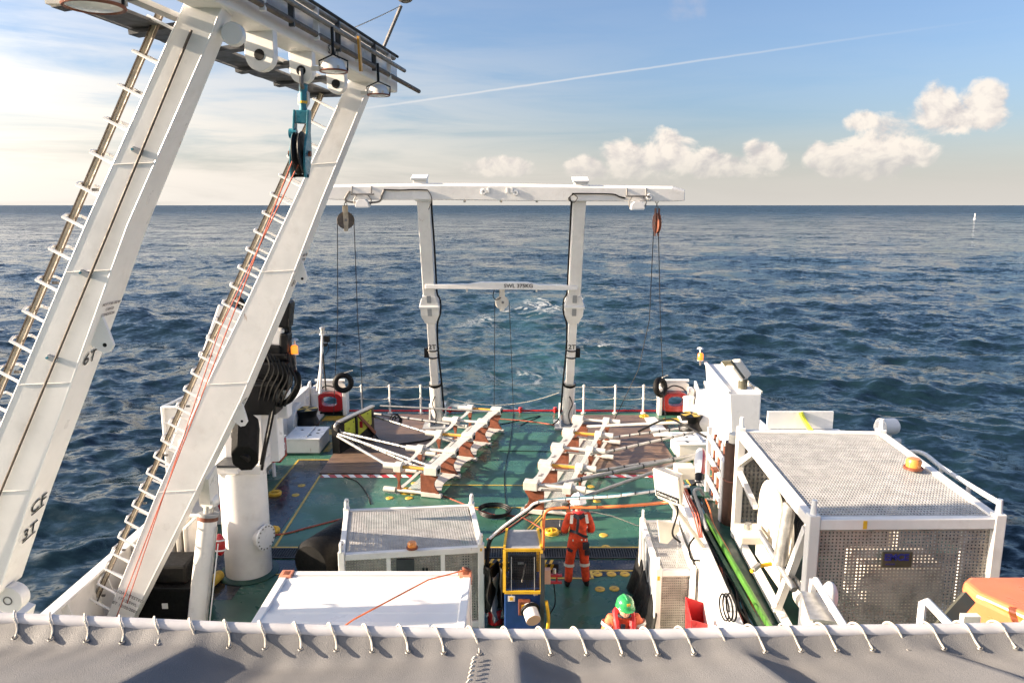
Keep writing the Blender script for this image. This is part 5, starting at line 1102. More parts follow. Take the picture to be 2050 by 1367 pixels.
# ------------------------------------------------------------------ cages
def eye_plate(t, p, d, m='white2'):
    d = V(d); poly = [(-0.06,0),(0.06,0),(0.06,0.13)] + [(0.06*math.cos(a), 0.13+0.06*math.sin(a)) for a in [math.pi*i/6 for i in range(1,6)]] + [(-0.06,0.13)]
    o = MB().prism(poly, V(p) - d.cross(V((0,0,1)))*0.02, d, (0,0,1), d.cross(V((0,0,1)))*0.04).build('lifting_eye', m, t, bev=0.005)
    MB().cyl(V(p) + V((0,0,0.13)) - d.cross(V((0,0,1)))*0.022, V(p) + V((0,0,0.13)) + d.cross(V((0,0,1)))*0.022, 0.018, n=8).build('eye_hole', 'ink', o)
def cage(label, corners, H_, pw, faces, topgrid, grp, m='white', z0=0.0):
    """corners: near-left, near-right, far-right, far-left on plan; H_: height of the frame"""
    C = [V((x, y, z0)) for x, y in corners]; t = thing('equipment_cage', label, 'cage', (C[0]+C[2])/2, grp); up = V((0,0,H_))
    for i, c in enumerate(C):
        MB().beam(c + V((0,0,0.0)), c + up + V((0,0,0.05)), pw, pw, (0,1,0)).build('corner_post', m, t, bev=0.012)
    for i in range(4):
        a, b_ = C[i], C[(i+1) % 4]; d = (b_-a).normalized(); a2, b2 = a + d*pw*0.5, b_ - d*pw*0.5
        MB().beam(a2 + up - V((0,0,pw*0.5)), b2 + up - V((0,0,pw*0.5)), pw*0.85, pw).build('top_rail', m, t, bev=0.01)
        MB().beam(a2 + V((0,0,pw*0.6)), b2 + V((0,0,pw*0.6)), pw*0.85, pw).build('bottom_rail', m, t, bev=0.01)
    a, b_, c, d = C; e1 = (b_-a).normalized(); e2 = (d-a).normalized(); ins = pw*0.45
    o = a + e1*ins + e2*ins + up - V((0,0,0.03)); ux = (b_-a) - e1*2*ins; uy = (d-a) - e2*2*ins
    MB().lattice(o, ux, uy, topgrid[0], topgrid[1], 0.42, 0.008).build('top_grating', 'grate', t, kind='stuff')
    for i, (nx, nz) in faces.items():
        p, q = C[i], C[(i+1) % 4]; dd = (q-p).normalized(); n = dd.cross(V((0,0,1)))
        MB().lattice(p + dd*ins + V((0,0,pw)) - n*0.02, (q-p) - dd*2*ins, V((0,0,H_-2*pw)), nx, nz, 0.50, 0.010).build('side_grating', 'sidegrate', t, kind='stuff')
    return t, C
# cage beside the white container
CH = 1.52
def on_top(px, py, z): p = at_z(px, py, z); return (p.x, p.y)
cor = [on_top(684,1108,CH), on_top(963,1092,CH), on_top(944,1010,CH), on_top(694,1020,CH)]
t, C = cage('white framed cage with grey grating top behind the white container', cor, CH, 0.11, {0:(48,26), 1:(40,26), 3:(40,26)}, (50, 34), 'equipment cages')
for c in C: eye_plate(t, c + V((0,0,CH+0.04)), (0.3,1,0) if c.y > 12.9 else (0.2,1,0))
e1 = (C[1]-C[0]).normalized(); mid = C[0].lerp(C[1], 0.35); 
for f_ in (0.33, 0.72): q = C[0].lerp(C[1], f_); MB().beam(q + V((0,0,0.1)), q + V((0,0,CH-0.1)), 0.07, 0.06, (0,1,0)).build('mid_post', 'white', t)
q = C[0].lerp(C[1], 0.45) + V((0,-0.03,CH-0.5)); MB().obox(q, (0.30,0.05,0.7)).build('control_panel', 'dgrey', t)
for k in range(4): MB().obox(C[0].lerp(C[1],0.58) + V((0.06*(k%2),-0.04,CH-0.35-0.09*(k//2))), (0.04,0.02,0.05)).build('switch', 'ink', t)
MB().box(C[3].x+0.2, C[2].x-0.2, C[0].y+0.35, C[2].y-0.3, 0.15, CH-0.35).build('machinery_block', 'cream', t, bev=0.05)
bq = at_z(825, 1097, CH+0.03)
def disc_lamp(label, c, k):
    t = thing('amber_lamp', label, 'lamp', c, 'amber lamps on the cages')
    MB().lathe([(0.11*k,0),(0.11*k,0.03),(0.085*k,0.035)], c, n=16).build('base', 'brown', t); MB().lathe([(0.085*k,0.035),(0.09*k,0.10*k),(0.07*k,0.13*k),(0,0.135*k)], c, n=16).build('lens', 'amber2', t)
disc_lamp('amber warning lamp on the grating of the cage behind the container', bq, 0.9)
MB().obox(at_y(963,1100,C[1].y-0.07), (0.03,0.01,0.05)).build('orange_sticker', 'guard', t)
# narrow cage beside the side deck
CH2 = 1.5; nl = on_top(1318,1140,CH2); fl_ = on_top(1287,1042,CH2)
cor = [nl, (nl[0]+0.56, nl[1]+0.02), (fl_[0]+0.60, fl_[1]), fl_]
t, C2 = cage('narrow grey cage with grating top beside the raised side deck', cor, CH2, 0.10, {0:(15,30)}, (14, 32), 'equipment cages')
d_ = (C2[3]-C2[0]); nrm_ = V((-1,0,0))
MB().add([C2[0] + V((-0.012,0.06,0.12)), C2[3] + V((-0.012,-0.06,0.12)), C2[3] + V((-0.012,-0.06,CH2-0.1)), C2[0] + V((-0.012,0.06,CH2-0.1))], [(0,1,2,3)]).build('side_panel', 'grey', t)
q = C2[0].lerp(C2[3], 0.55) + V((-0.016,0,0.95)); MB().prism([(0,-0.18),(0.09,0),(0,0.18),(-0.09,0)], q, (0,1,0), (0,0,1), (-0.003,0,0)).build('diamond_sign', 'dgrey', t)
for i in (0, 3): eye_plate(t, C2[i] + V((0,0,CH2+0.03)), (0.25,1,0))
MB().obox(C2[0] + V((0,-0.056,CH2-0.12)), (0.04,0.008,0.07)).build('orange_sticker', 'guard', t); MB().obox(C2[0] + V((0.55,-0.06,0.95)), (0.12,0.03,0.09)).build('connector', 'dgrey', t)
for f_ in (0.3, 0.62): MB().obox(C2[0].lerp(C2[3], f_) + V((0,0,CH2+0.02)), (0.06,0.12,0.06)).build('clamp', 'white2', t)
MB().box(C2[0].x+0.2, C2[1].x-0.12, C2[0].y+0.25, C2[2].y-0.3, 0.15, 1.15).build('machinery_block', 'dgrey', t)
# black tarpaulin hem along its left
b = MB(); n = 16
for i in range(n+1):
    s_ = i/n; y = C2[0].y - 0.1 + s_*(C2[3].y - C2[0].y + 0.35); x = C2[0].x - 0.03 + (C2[3].x-C2[0].x)*s_
    w = 0.16 + 0.05*math.sin(i*1.7); b.v += [V((x,y,0.75+0.08*math.sin(i*2.1))), V((x-0.05-0.03*math.sin(i*1.3),y,0.4)), V((x-w,y,0.012))]
for i in range(n):
    for j in range(2): b.f.append([i*3+j, (i+1)*3+j, (i+1)*3+j+1, i*3+j+1]); b.mi.append(0); b.sm.append(True)
tp = b.build('tarpaulin', 'rubber', label='black tarpaulin gathered along the foot of the narrow cage', cat='tarpaulin'); so = tp.modifiers.new('solid', 'SOLIDIFY'); so.thickness = 0.02
# ------------------------------------------------------------------ white shipping container
cx0, cx1, cy1, cz = -3.0, -0.53, 9.12, 2.6
t = thing('shipping_container', 'white shipping container with ribbed roof just beyond the awning', 'container', ((cx0+cx1)/2, 6.5, 0)); cy0 = 3.9
b = MB(); ny = 60; nx = 2; yy = []
for i in range(ny+1):
    y = cy0 + 0.12 + (cy1-cy0-0.24)*i/ny; ph = (i % 6); yy.append((y, 0.0 if ph in (0,1,5) else (-0.022)))
vs = [V((x, y, cz-0.02+dz)) for x in (cx0+0.1, cx1-0.1) for y, dz in yy]; m1 = len(yy)
b.add(vs, [(k, m1+k, m1+k+1, k+1) for k in range(m1-1)]); b.build('roof', 'white2', t)
b = MB(); pts = []
for i in range(ny+1): y = cy0 + 0.1 + (cy1-cy0-0.2)*i/ny; pts.append((y, 0.0 if i % 6 in (0,1,5) else -0.035))
for x, s_ in ((cx1-0.02, 1), (cx0+0.02, -1)):
    b = MB(); vs = [V((x + s_*dz, y, z)) for z in (0.15, cz-0.12) for y, dz in pts]; b.add(vs, [(k, k+1, m1+k+1, m1+k) if s_ > 0 else (k, m1+k, m1+k+1, k+1) for k in range(m1-1)]); b.build('side_wall', 'white', t)
b = MB(); xs = [(cx0+0.1 + (cx1-cx0-0.2)*i/30, 0.0 if i % 6 in (0,1,5) else -0.03) for i in range(31)]
vs = [V((x, cy1-0.02+d_, z)) for z in (0.15, cz-0.12) for x, d_ in xs]; b.add(vs, [(k, 31+k, 31+k+1, k+1) for k in range(30)]); b.build('end_wall', 'white', t)
for x in (cx0, cx1-0.1):
    MB().box(x, x+0.1, cy0+0.17, cy1-0.17, cz-0.14, cz-0.004).build('top_rail', 'white2', t, bev=0.012); MB().box(x, x+0.1, cy0+0.17, cy1-0.17, 0.0, 0.15).build('bottom_rail', 'white', t)
MB().box(cx0+0.16, cx1-0.16, cy1-0.1, cy1, cz-0.14, cz-0.006).build('end_rail', 'white2', t, bev=0.012)
for x in (cx0, cx1-0.15):
    for y in (cy0, cy1-0.17):
        MB().box(x, x+0.15, y, y+0.165, 0.12, cz-0.12).build('corner_post', 'white', t)
        cst = MB().box(x-0.004, x+0.158, y-0.004, y+0.172, cz-0.12, cz+0.01).build('corner_casting', 'casting' if 'casting' in MT else 'peach', t, bev=0.012)
        MB().obox((x+0.077, y+0.084, cz+0.0115), (0.07,0.10,0.004)).build('casting_hole', 'brown', cst)
        MB().obox((x+0.077, y-0.0065, cz-0.05), (0.06,0.004,0.06)).build('casting_hole', 'brown', cst)
        MB().box(x-0.004, x+0.158, y-0.004, y+0.172, 0.0, 0.12).build('corner_casting', 'white', t)
MB().tube([V((cx1-0.06,cy1-0.08,cz+0.05)), V((cx1-0.5,8.55,cz+0.17)), V((-1.75,7.6,cz+0.20)), V((-2.6,6.4,cz+0.06))], 0.010, 6).build('lashing_strap', 'hose', label='orange lashing strap stretched over the white container roof', cat='strap')
MB().torus((cx1-0.06,cy1-0.06,cz+0.045), (0.4,0.3,1), 0.05, 0.018, 14, 6).build('strap_shackle', 'brown', label='rusty shackle on the right corner casting of the container', cat='shackle')
# black rubber fender drum behind it
q = at_z(625, 1150, 0); MB().lathe([(0.0,-0.75),(0.38,-0.72),(0.46,-0.6),(0.46,0.6),(0.40,0.72),(0.0,0.75)], q + V((0.42,0.15,0.47)), (0.45,1,0), 28).build('rubber_fender', 'rubber', label='big black cylindrical rubber fender lying between container and cage', cat='fender')
# ------------------------------------------------------------------ blue machine with yellow guard
mx0, mx1, my = -0.13, 0.50, 11.75
t = thing('winch_machine', 'blue winch machine with yellow mesh guard and grey cover', 'machine', ((mx0+mx1)/2, my, 0))
MB().box(mx0, mx1, my, my+0.75, 0.05, 0.86).build('cabinet', 'blue', t, bev=0.02); MB().box(mx0-0.04, mx1-0.18, my-0.18, my+0.05, 0.0, 0.10).build('skid', 'blue', t)
za, zb_ = 0.86, at_y(1045, 1101, my+0.12).z; ya, yb_ = my-0.02, my+0.14
fr_ = [(mx0, ya, za), (mx1, ya, za), (mx1, yb_, zb_), (mx0, yb_, zb_)]
for i in range(4):
    MB().beam(fr_[i], fr_[(i+1)%4], 0.05, 0.05, (0,1,0)).build('guard_rail', 'guard', t)
MB().lattice(V(fr_[0]) + V((0.03,0.01,0.02)), V((mx1-mx0-0.06,0,0)), V(fr_[3])-V(fr_[0]) - V((0,0,0.04)), 18, 26, 0.16, 0.006).build('guard_mesh', 'ink', t, kind='stuff')
cp = [V((mx0,yb_,zb_+0.03)), V((mx1,yb_,zb_+0.03)), V((mx1-0.04,my+0.72,zb_+0.10)), V((mx0+0.04,my+0.72,zb_+0.10))]
MB().add(cp + [p - V((0,0,0.03)) for p in cp], BF[::1]).build('top_cover', 'cover', t)
for a, b_ in ((0,3),(1,2)): MB().beam(cp[a] + V((0,0,0.01)), cp[b_] + V((0,0,0.01)), 0.04, 0.05).build('guard_rail', 'guard', t); MB().beam(cp[b_], V((cp[b_].x, cp[b_].y, 0.86)), 0.04, 0.04, (0,1,0)).build('guard_rail', 'guard', t)
MB().cyl((mx0+0.08,my+0.42,1.1),(mx1-0.08,my+0.42,1.1),0.22,n=18).build('drum', 'black', t)
MB().cyl((mx0+0.30,my+0.1,0.98),(mx0+0.36,my+0.12,1.3),0.012,n=6).build('lever', 'steel', t); MB().obox((mx0+0.28,my+0.12,1.31),(0.1,0.03,0.03)).build('lever_knob', 'steel', t)
for x in (mx0+0.12, mx1-0.12): MB().beam((x,ya-0.02,za-0.06), (x,yb_-0.02,zb_-0.12), 0.014, 0.014, (0,1,0)).build('guard_strut', 'steel', t)
MB().obox((mx0+0.34,my-0.05,0.60), (0.2,0.1,0.26)).build('isolator_box', 'brown', t, bev=0.01); MB().lathe([(0.05,0),(0.05,0.03),(0.025,0.035),(0,0.04)], (mx0+0.35,my-0.10,0.60), (0,-1,0), 14).build('isolator_switch', 'red', t); MB().obox((mx0+0.35,my-0.103,0.63), (0.12,0.006,0.08)).build('isolator_plate', 'guard', t)
MB().obox((mx0+0.12,my-0.004,0.73), (0.12,0.006,0.10)).build('warning_label', 'foam_white', t); MB().obox((mx0+0.12,my-0.009,0.73), (0.06,0.004,0.06)).build('warning_symbol', 'guard', t); MB().obox((mx1-0.1,my-0.004,0.82), (0.08,0.006,0.06)).build('label', 'peach', t)
mp_ = at_y(1063, 1226, my-0.15); md = V((0.25,-0.9,-0.35)).normalized()
MB().cyl(mp_ - md*0.12, mp_ + md*0.16, 0.125, n=24).build('motor', 'foam_white', t); MB().cyl(mp_ + md*0.16, mp_ + md*0.165, 0.122, n=24).build('motor_cap', 'peach', t, bev=0.003); MB().torus(mp_ - md*0.06, md, 0.135, 0.03, 24, 8).build('motor_flange', 'black', t)
MB().box(mx1-0.02, mx1+0.05, my-0.05, my+0.3, 0.1, 1.5).build('side_post', 'dgrey', t)
bx = at_y(1095, 1152, my+0.35); MB().obox(bx, (0.12,0.12,0.26)).build('junction_box', 'peach', t, bev=0.006)
for dz in (-0.11, 0.02): MB().obox(bx + V((0.16,-0.02,dz)), (0.2,0.06,0.03)).build('bracket', 'red', t)
MB().obox(bx + V((0.17,0,-0.04)), (0.03,0.05,0.16)).build('bracket', 'red', t); MB().cyl(bx + V((0.13,0,0.05)), bx + V((0.13,0,0.13)), 0.03, n=8).build('plug', 'steel', t)
MB().tube(curve([bx + V((0.12,0,-0.13)), bx + V((0.14,-0.05,-0.5)), bx + V((0.02,-0.1,-0.75)), bx + V((0.06,-0.15,-1.0))],6), 0.012, 5).build('cable', 'cable', t)
MB().tube(curve([(mx1+0.08,my-0.02,0.7),(mx1+0.12,my-0.05,0.4),(mx1+0.1,my-0.08,0.12)],5), 0.03, 6).build('yellow_hose', 'guard', t)
# bucket and folded covers beside it
q = at_z(992, 1248, 0) + V((0,0.05,0)); t = thing('bucket', 'red bucket with dark inside standing left of the blue machine', 'bucket', q)
MB().lathe([(0.0,0.01),(0.14,0.01),(0.17,0.30),(0.18,0.30)], q, n=20).build('wall', 'red', t); MB().torus(q + V((0,0,0.30)), (0,0,1), 0.175, 0.014, 24, 6).build('rim', 'red', t); MB().lathe([(0.0,0.14),(0.155,0.14)], q, n=20).build('water', 'black', t); MB().lathe([(0.165,0.285),(0.137,0.03),(0,0.03)], q, n=20).build('lining', 'black', t)
for i, (px, py, m_, lab) in enumerate(((988,1178,'dgrey','dark grey folded tarpaulin draped left of the blue machine'),(1000,1195,'grey','mid grey cover sheet hanging left of the blue machine'),(985,1205,'foam_white','crumpled white plastic sheet left of the blue machine'))):
    c = at_y(px, py, 12.0 + 0.1*i); b = MB(); n = 10
    for k in range(n+1):
        for j in range(n+1):
            u, v = k/n - 0.5, j/n - 0.5; f1 = noise.noise(V((u*3+i*7, v*3, 0)))
            b.v.append(c + V((u*(0.34 if i < 2 else 0.2) + 0.05*f1, 0.16*f1 + 0.1*math.sin(u*9+i), v*(0.85 if i < 2 else 0.4) + 0.04*noise.noise(V((u*5,v*5,i))))))
    for k in range(n):
        for j in range(n): b.f.append([k*(n+1)+j, (k+1)*(n+1)+j, (k+1)*(n+1)+j+1, k*(n+1)+j+1]); b.mi.append(0); b.sm.append(True)
    o = b.build('cover_sheet', m_ if m_ != 'dgrey' else 'rubber', label=lab, cat='sheet', group='loose sheets by the machine'); s_ = o.modifiers.new('solid','SOLIDIFY'); s_.thickness = 0.015
# hazard boards
for lab, px, py, w in (('yellow and black striped board left of the blue machine', 995, 1128, 0.65), ('yellow and black striped board right of the blue machine', 1100, 1130, 0.36)):
    c = at_z(px, py, 0.10); t = thing('hazard_board', lab, 'board', c - V((0,0,0.1)), 'hazard boards'); MB().obox(c, (w,0.18,0.12)).build('board', 'ink', t)
    for k in range(int(w/0.13)): x = c.x - w/2 + 0.03 + k*0.13; MB().prism([(0,-0.061),(0.06,-0.061),(0.11,0.061),(0.05,0.061)], (x, c.y-0.093, c.z), (1,0,0), (0,0,1), (0,-0.003,0)).build('stripe', 'guard', t); MB().prism([(0,-0.09),(0.06,-0.09),(0.11,0.09),(0.05,0.09)], (x, c.y, c.z+0.061), (1,0,0), (0,1,0), (0,0,0.003)).build('stripe', 'guard', t)
# ------------------------------------------------------------------ hoses bridging to the side deck
HY = 12.7
hp = [at_y(1086,1122,HY), at_y(1088,1080,HY), at_y(1089,1036,HY), at_y(1098,1020,HY), at_y(1125,1016,HY), at_y(1200,1015,HY-0.1), at_y(1270,1011,HY-0.3), at_y(1345,1004,HY-0.7)]
hp = [V((hp[0].x, HY, 0.3))] + hp
t = thing('orange_hose', 'orange hose on an arched pipe rising behind the blue machine', 'hose', hp[0]); MB().tube(curve(hp, 6), 0.028, 9).build('hose', 'hose', t)
for px in (1140, 1195, 1250, 1290): q = at_y(px, 1015 - (px-1140)*0.02, HY-0.15); MB().cyl(q - V((0.008,0,0)), q + V((0.008,0,0)), 0.034, n=8).build('tie', 'ink', t)
MB().cyl((hp[0].x, HY, 0.0), (hp[0].x, HY, 0.75), 0.04, n=10).build('stand_pipe', 'alu', t)
wp = [C[1] + V((0.06,-0.04,0.3)), C[1] + V((0.08,-0.02,1.2)), at_y(980,1078,12.3), at_y(1010,1052,12.5), at_y(1055,1020,12.7), at_y(1078,1005,12.7), at_y(1150,998,12.7), at_y(1230,993,12.6), at_y(1300,984,12.4), at_y(1380,972,12.2)]
t = thing('cable_bundle', 'black and white cable bundle arching from the cage to the side deck', 'cable', wp[0])
MB().tube(curve(wp[2:], 6), 0.024, 8).build('white_hose', 'foam_white', t); MB().tube(curve([p + V((0.02,0.03,-0.02)) for p in wp[:6]], 6), 0.036, 8).build('black_hose', 'cable', t); MB().tube(curve([p + V((0,0.0,0.035)) for p in wp[5:]], 6), 0.010, 5).build('green_cord', 'teal', t)
for i in range(9):
    q = wp[5].lerp(wp[8], i/8); MB().cyl(q - V((0.006,0,0)), q + V((0.006,0,0)), 0.032, n=8).build('tie', 'ink', t)
# loose ropes and coils on the deck
def floor_rope(label, pts, r, m, grp='ropes on the deck', z=0.012): return MB().tube(curve([V((p.x, p.y, z)) for p in (at_z(*q) for q in pts)], 6), r, 6).build('deck_rope', m, label=label, cat='rope', group=grp)
floor_rope('red rope lying between the crane column and the cage', [(545,1072),(575,1068),(620,1056),(690,1038)], 0.022, 'rope_red')
floor_rope('orange rope crossing the deck from the left rack to the right rack', [(870,985),(905,1000),(985,1030),(1040,1035),(1088,1060)], 0.014, 'rope_red')
floor_rope('pink rope from the cage corner up to the right rack', [(975,1080),(1010,1062),(1050,1035),(1085,1010)], 0.014, 'rope_red')
floor_rope('orange rope stretched along the deck near the stern', [(985,838),(1040,842),(1090,848),(1130,856)], 0.02, 'rope_red')
floor_rope('thin dark cable trailing behind the left rack', [(690,955),(715,965),(735,990),(742,1010)], 0.016, 'cable')
floor_rope('dark cable snaking over the left timber', [(740,838),(745,860),(770,890),(830,888),(870,880)], 0.022, 'cable', z=0.05)
floor_rope('long thin dark line down the middle of the deck', [(1028,828),(1022,880),(1010,950),(1012,1000),(1014,1060)], 0.008, 'cable')
floor_rope('thin dark line crossing the deck before the right rack', [(1000,903),(1040,903),(1100,904),(1150,906)], 0.010, 'cable')
floor_rope('dark wire lines near the stern centre', [(1000,850),(1040,842),(1082,833),(1055,845),(1042,852)], 0.012, 'cable')
b = MB(); cq = at_z(989, 1027, 0)
for k in range(3): b.torus(cq + V((0.01*k,0.01*k,0.03+0.035*k)), (0.03,0.02,1), 0.36+0.015*k, 0.02, 36, 6)
b.build('rope_coil', 'cable', label='black rope coil lying on deck right of the grating cage', cat='rope coil')
MB().tube([at_y(1180,1023,13.6), at_y(1225,1032,13.6), at_y(1285,1055,13.6)], 0.010, 5).build('stay_line', 'rope', label='thin pale line from the standing person to the narrow cage', cat='line')
# lashing points
for lab, px, py in (('yellow lashing pot beside the oval hatch',1104,1067),('yellow lashing pot on the left dark walkway',551,990),('yellow lashing pot behind the crane flange',546,1064),('yellow lashing pot under the near end of the left rack',813,985),('yellow lashing fitting at the right stern by the white plate',1290,836)):
    c = at_z(px, py, 0); t = thing('lashing_pot', lab, 'lashing point', c, 'yellow lashing pots')
    MB().torus(c + V((0,0,0.05)), (0,0,1), 0.13, 0.04, 18, 8).build('ring', 'guard', t); MB().lathe([(0.0,0.03),(0.12,0.03),(0.17,0.0)], c, n=16).build('base', 'yellow', t)
    for a in (0, math.pi/2): MB().tube([c + V((0.12*math.cos(a),0.12*math.sin(a),0.06)), c + V((0,0,0.11)), c - V((0.12*math.cos(a),0.12*math.sin(a),-0.06))], 0.02, 6).build('cross_bar', 'guard', t)
# ------------------------------------------------------------------ things on the side deck
# the big winch cage
EZ = 3.70
E4 = [V((*on_top(1628,1038,EZ),0)), V((*on_top(1998,1036,EZ),0)), V((*on_top(1764,866,EZ),0)), V((*on_top(1484,862,EZ),0))]
t, CE = cage('large white winch cage with grating roof and maker plate on the right', [(p.x,p.y) for p in E4], EZ-SDZ, 0.13, {0:(46,38), 2:(30,22)}, (52, 48), 'equipment cages', m='white', z0=SDZ+0.01)
for c in CE: MB().cyl(c + V((0,0,EZ-SDZ)), c + V((0,0,EZ-SDZ+0.22)), 0.045, 0.03, n=10).build('guide_cone', 'white2', t)
ex_ = (CE[1]-CE[0]).normalized(); fn = V((0,-1,0))
q = CE[0].lerp(CE[1], 0.46) + V((0,-0.05,EZ-SDZ-0.50)); npl = MB().obox(q, (0.36,0.02,0.20)).build('maker_plate', 'plate', t, bev=0.01)
lettering('EMCE', 0.11, q + V((-0.01,-0.012,0.03)), (1,0,0), (0,0,1), 'inkblue', npl, bold=0.004, squash=1.05); lettering('WINCHES', 0.026, q + V((-0.08,-0.012,-0.055)), (1,0,0), (0,0,1), 'inkblue', npl)
MB().obox(CE[0].lerp(CE[1], 0.27) + V((0,-0.058,EZ-SDZ-0.065)), (0.045,0.006,0.10)).build('orange_tape', 'guard', t)
MB().beam(CE[0] + V((0,0.15,EZ-SDZ-0.2)), CE[0] + V((0.02,1.0,0.1)), 0.09, 0.09, (1,0,0)).build('brace', 'white', t); MB().beam(CE[3] + V((0,-0.05,EZ-SDZ-0.55)), CE[3] + V((0,-0.75,EZ-SDZ-0.12)), 0.09, 0.09, (1,0,0)).build('brace', 'white', t)
MB().beam(CE[3] + V((0.0,-0.05,EZ-SDZ-0.7)), CE[3] + V((0,-0.9,0.9)), 0.07, 0.07, (1,0,0)).build('brace', 'white', t)
MB().add([CE[3] + V((0.06,0.02,0.3)), CE[3] + V((0.5,0.02,0.3)), CE[3] + V((0.5,0.02,1.6)), CE[3] + V((0.06,0.02,1.6))], [(0,1,2,3)]).build('back_panel', 'grey', t)
# winch inside the cage
wc = (CE[0]+CE[1]+CE[2]+CE[3])/4; wl = thing('cable_winch', 'cream painted cable winch with side plate inside the large cage', 'winch', V((wc.x, wc.y, SDZ)))
pxl = CE[0].lerp(CE[3], 0.55); n = 16
poly = [(-0.55,0.12),(0.5,0.12)] + [(0.5*math.cos(a)+0.0, 0.95+0.55*math.sin(a)) for a in [math.pi*i/n for i in range(n+1)]] + [(-0.55,0.95)]
MB().prism(poly, V((pxl.x+0.14, pxl.y+0.2, SDZ)), (0,1,0), (0,0,1), (0.05,0,0)).build('side_plate', 'cream', wl, bev=0.01)
MB().prism(poly, V((pxl.x+1.75, pxl.y+0.2, SDZ)), (0,1,0), (0,0,1), (0.05,0,0)).build('side_plate', 'cream', wl, bev=0.01)
MB().cyl(V((pxl.x+0.2, pxl.y+0.2, SDZ+0.85)), V((pxl.x+1.74, pxl.y+0.2, SDZ+0.85)), 0.42, n=32).build('drum', 'cream', wl); MB().cyl(V((pxl.x+0.25, pxl.y+0.2, SDZ+0.85)), V((pxl.x+0.29, pxl.y+0.2, SDZ+0.85)), 0.6, n=32).build('drum_flange', 'cream', wl)
b = MB()
for k in range(34): b.torus((pxl.x+0.34+0.04*k, pxl.y+0.2, SDZ+0.85), (1,0,0), 0.44, 0.02, 28, 5)
b.build('cable_turns', 'rope_dark', wl, kind='stuff')
MB().cyl(at_y(1581, 1010, 9.0), at_y(1560, 1128, 9.0), 0.085, n=18).build('guide_column', 'steel', wl); MB().cyl(at_y(1520,1064,9.6), at_y(1590,1180,8.6), 0.045, n=12).build('spooling_screw', 'steel', wl); MB().cyl(at_y(1580,1148,9.0), at_y(1620,1195,8.4), 0.045, n=12).build('spooling_screw', 'steel', wl)
MB().obox(at_y(1500,1068,10.4), (0.4,0.5,0.12)).build('foot_bracket', 'cream', wl, bev=0.02); MB().cyl(at_y(1498,1058,10.3), at_y(1498,1048,10.3), 0.06, n=10).build('foot_bolt', 'steel', wl)
MB().cyl(at_y(1600,1090,8.8) , at_y(1630,1020,8.6), 0.04, n=8).build('tie_bar', 'white', wl)
MB().box(wc.x-0.3, wc.x+0.75, wc.y-1.2, wc.y-0.6, SDZ+0.1, SDZ+1.0).build('gear_housing', 'cream', wl, bev=0.06); MB().cyl((wc.x-0.75,wc.y-1.35,SDZ+0.35),(wc.x-0.75,wc.y-0.7,SDZ+0.35),0.22,n=20).build('electric_motor', 'rustwhite', wl)
disc_lamp('amber warning lamp on the roof grating of the large winch cage', at_z(1828, 938, EZ+0.02), 1.15)
MB().beam(at_y(1508,1140,9.4), at_y(1520,1130,9.5), 0.05, 0.06).build('buckle', 'steel', label='ratchet buckle with orange strap on the cage skid', cat='buckle', group='lashings')
MB().tube([at_y(1504,1143,9.4), at_y(1520,1132,9.5), at_y(1545,1128,9.5)], 0.028, 6).build('ratchet_strap', 'guard', label='orange ratchet strap tied to the skid of the large cage', cat='strap')
# cables and the green beam on the side deck floor
def deck_line(pa, pb, z, wig=0.05, n=8):
    a, b_ = at_z(*pa, z), at_z(*pb, z); return curve([a.lerp(b_, i/n) + V((random.uniform(-wig,wig), 0, random.uniform(0,0.02))) for i in range(n+1)], 4)
for k, (xa, xb, r, m_, lab) in enumerate(((1381,1484,0.035,'cable','thick black cable at the inboard edge of the side deck'),(1386,1487,0.03,'cable','thick black cable just outboard of the first on the side deck'),(1391,1494,0.018,'rope_red','red cable at the inboard edge of the side deck'),(1396,1500,0.03,'cable','second thick black cable along the side deck'),(1403,1506,0.02,'teal','teal hose along the side deck'),(1408,1512,0.028,'cable','third thick black cable along the side deck'),(1412,1520,0.016,'hose','thin orange cable along the side deck, nearest the green beam'))):
    MB().tube(deck_line((xa,1000),(xb,1262),SDZ+0.03), r, 6).build('deck_cable', m_, label=lab, cat='cable', group='cables along the side deck')
a_, b_ = at_z(1412,1032,SDZ+0.12), at_z(1545,1262,SDZ+0.12); t = thing('green_beam', 'bright green painted beam laid along the side deck', 'beam', V((a_.x,a_.y,SDZ))); MB().beam(a_, b_, 0.05, 0.10).build('beam', 'green', t, bev=0.008); MB().beam(a_ - V((0.1,0,0.05)), b_ - V((0.1,0,0.05)), 0.06, 0.06).build('edge_bar', 'bgreen', t)
MB().tube(curve([at_y(1408,990,12.6), at_y(1400,978,12.5), at_y(1390,985,12.5), at_y(1402,1020,12.3), at_y(1415,1060,11.5)],6), 0.03, 7).build('loop_hose', 'grey', label='grey hose looping down at the stern end of the side deck', cat='hose')
for k in range(3): MB().tube(curve([at_y(1360+k*3,960,12.7), at_y(1375+k*4,1000,12.3), at_y(1388+k*5,1030,12.0), at_y(1400+k*3,1075,11.2)],6), 0.012, 5).build('loose_rope', 'rope_red', label=f'loose red rope at the stern end of the side deck, {("left","middle","right")[k]} strand', cat='rope', group='loose red ropes')
MB().obox(at_z(1395,985,SDZ+0.04), (0.42,0.5,0.06), Matrix.Rotation(R(-8),3,'Z')).build('hatch_lid', 'bgreen', label='green hatch lid at the stern end of the side deck', cat='hatch')
MB().obox(at_z(1372,990,SDZ+0.045), (0.22,0.5,0.05), Matrix.Rotation(R(-8),3,'Z')).build('cover_plate', 'cream', label='pale cover plate beside the green hatch lid', cat='plate')
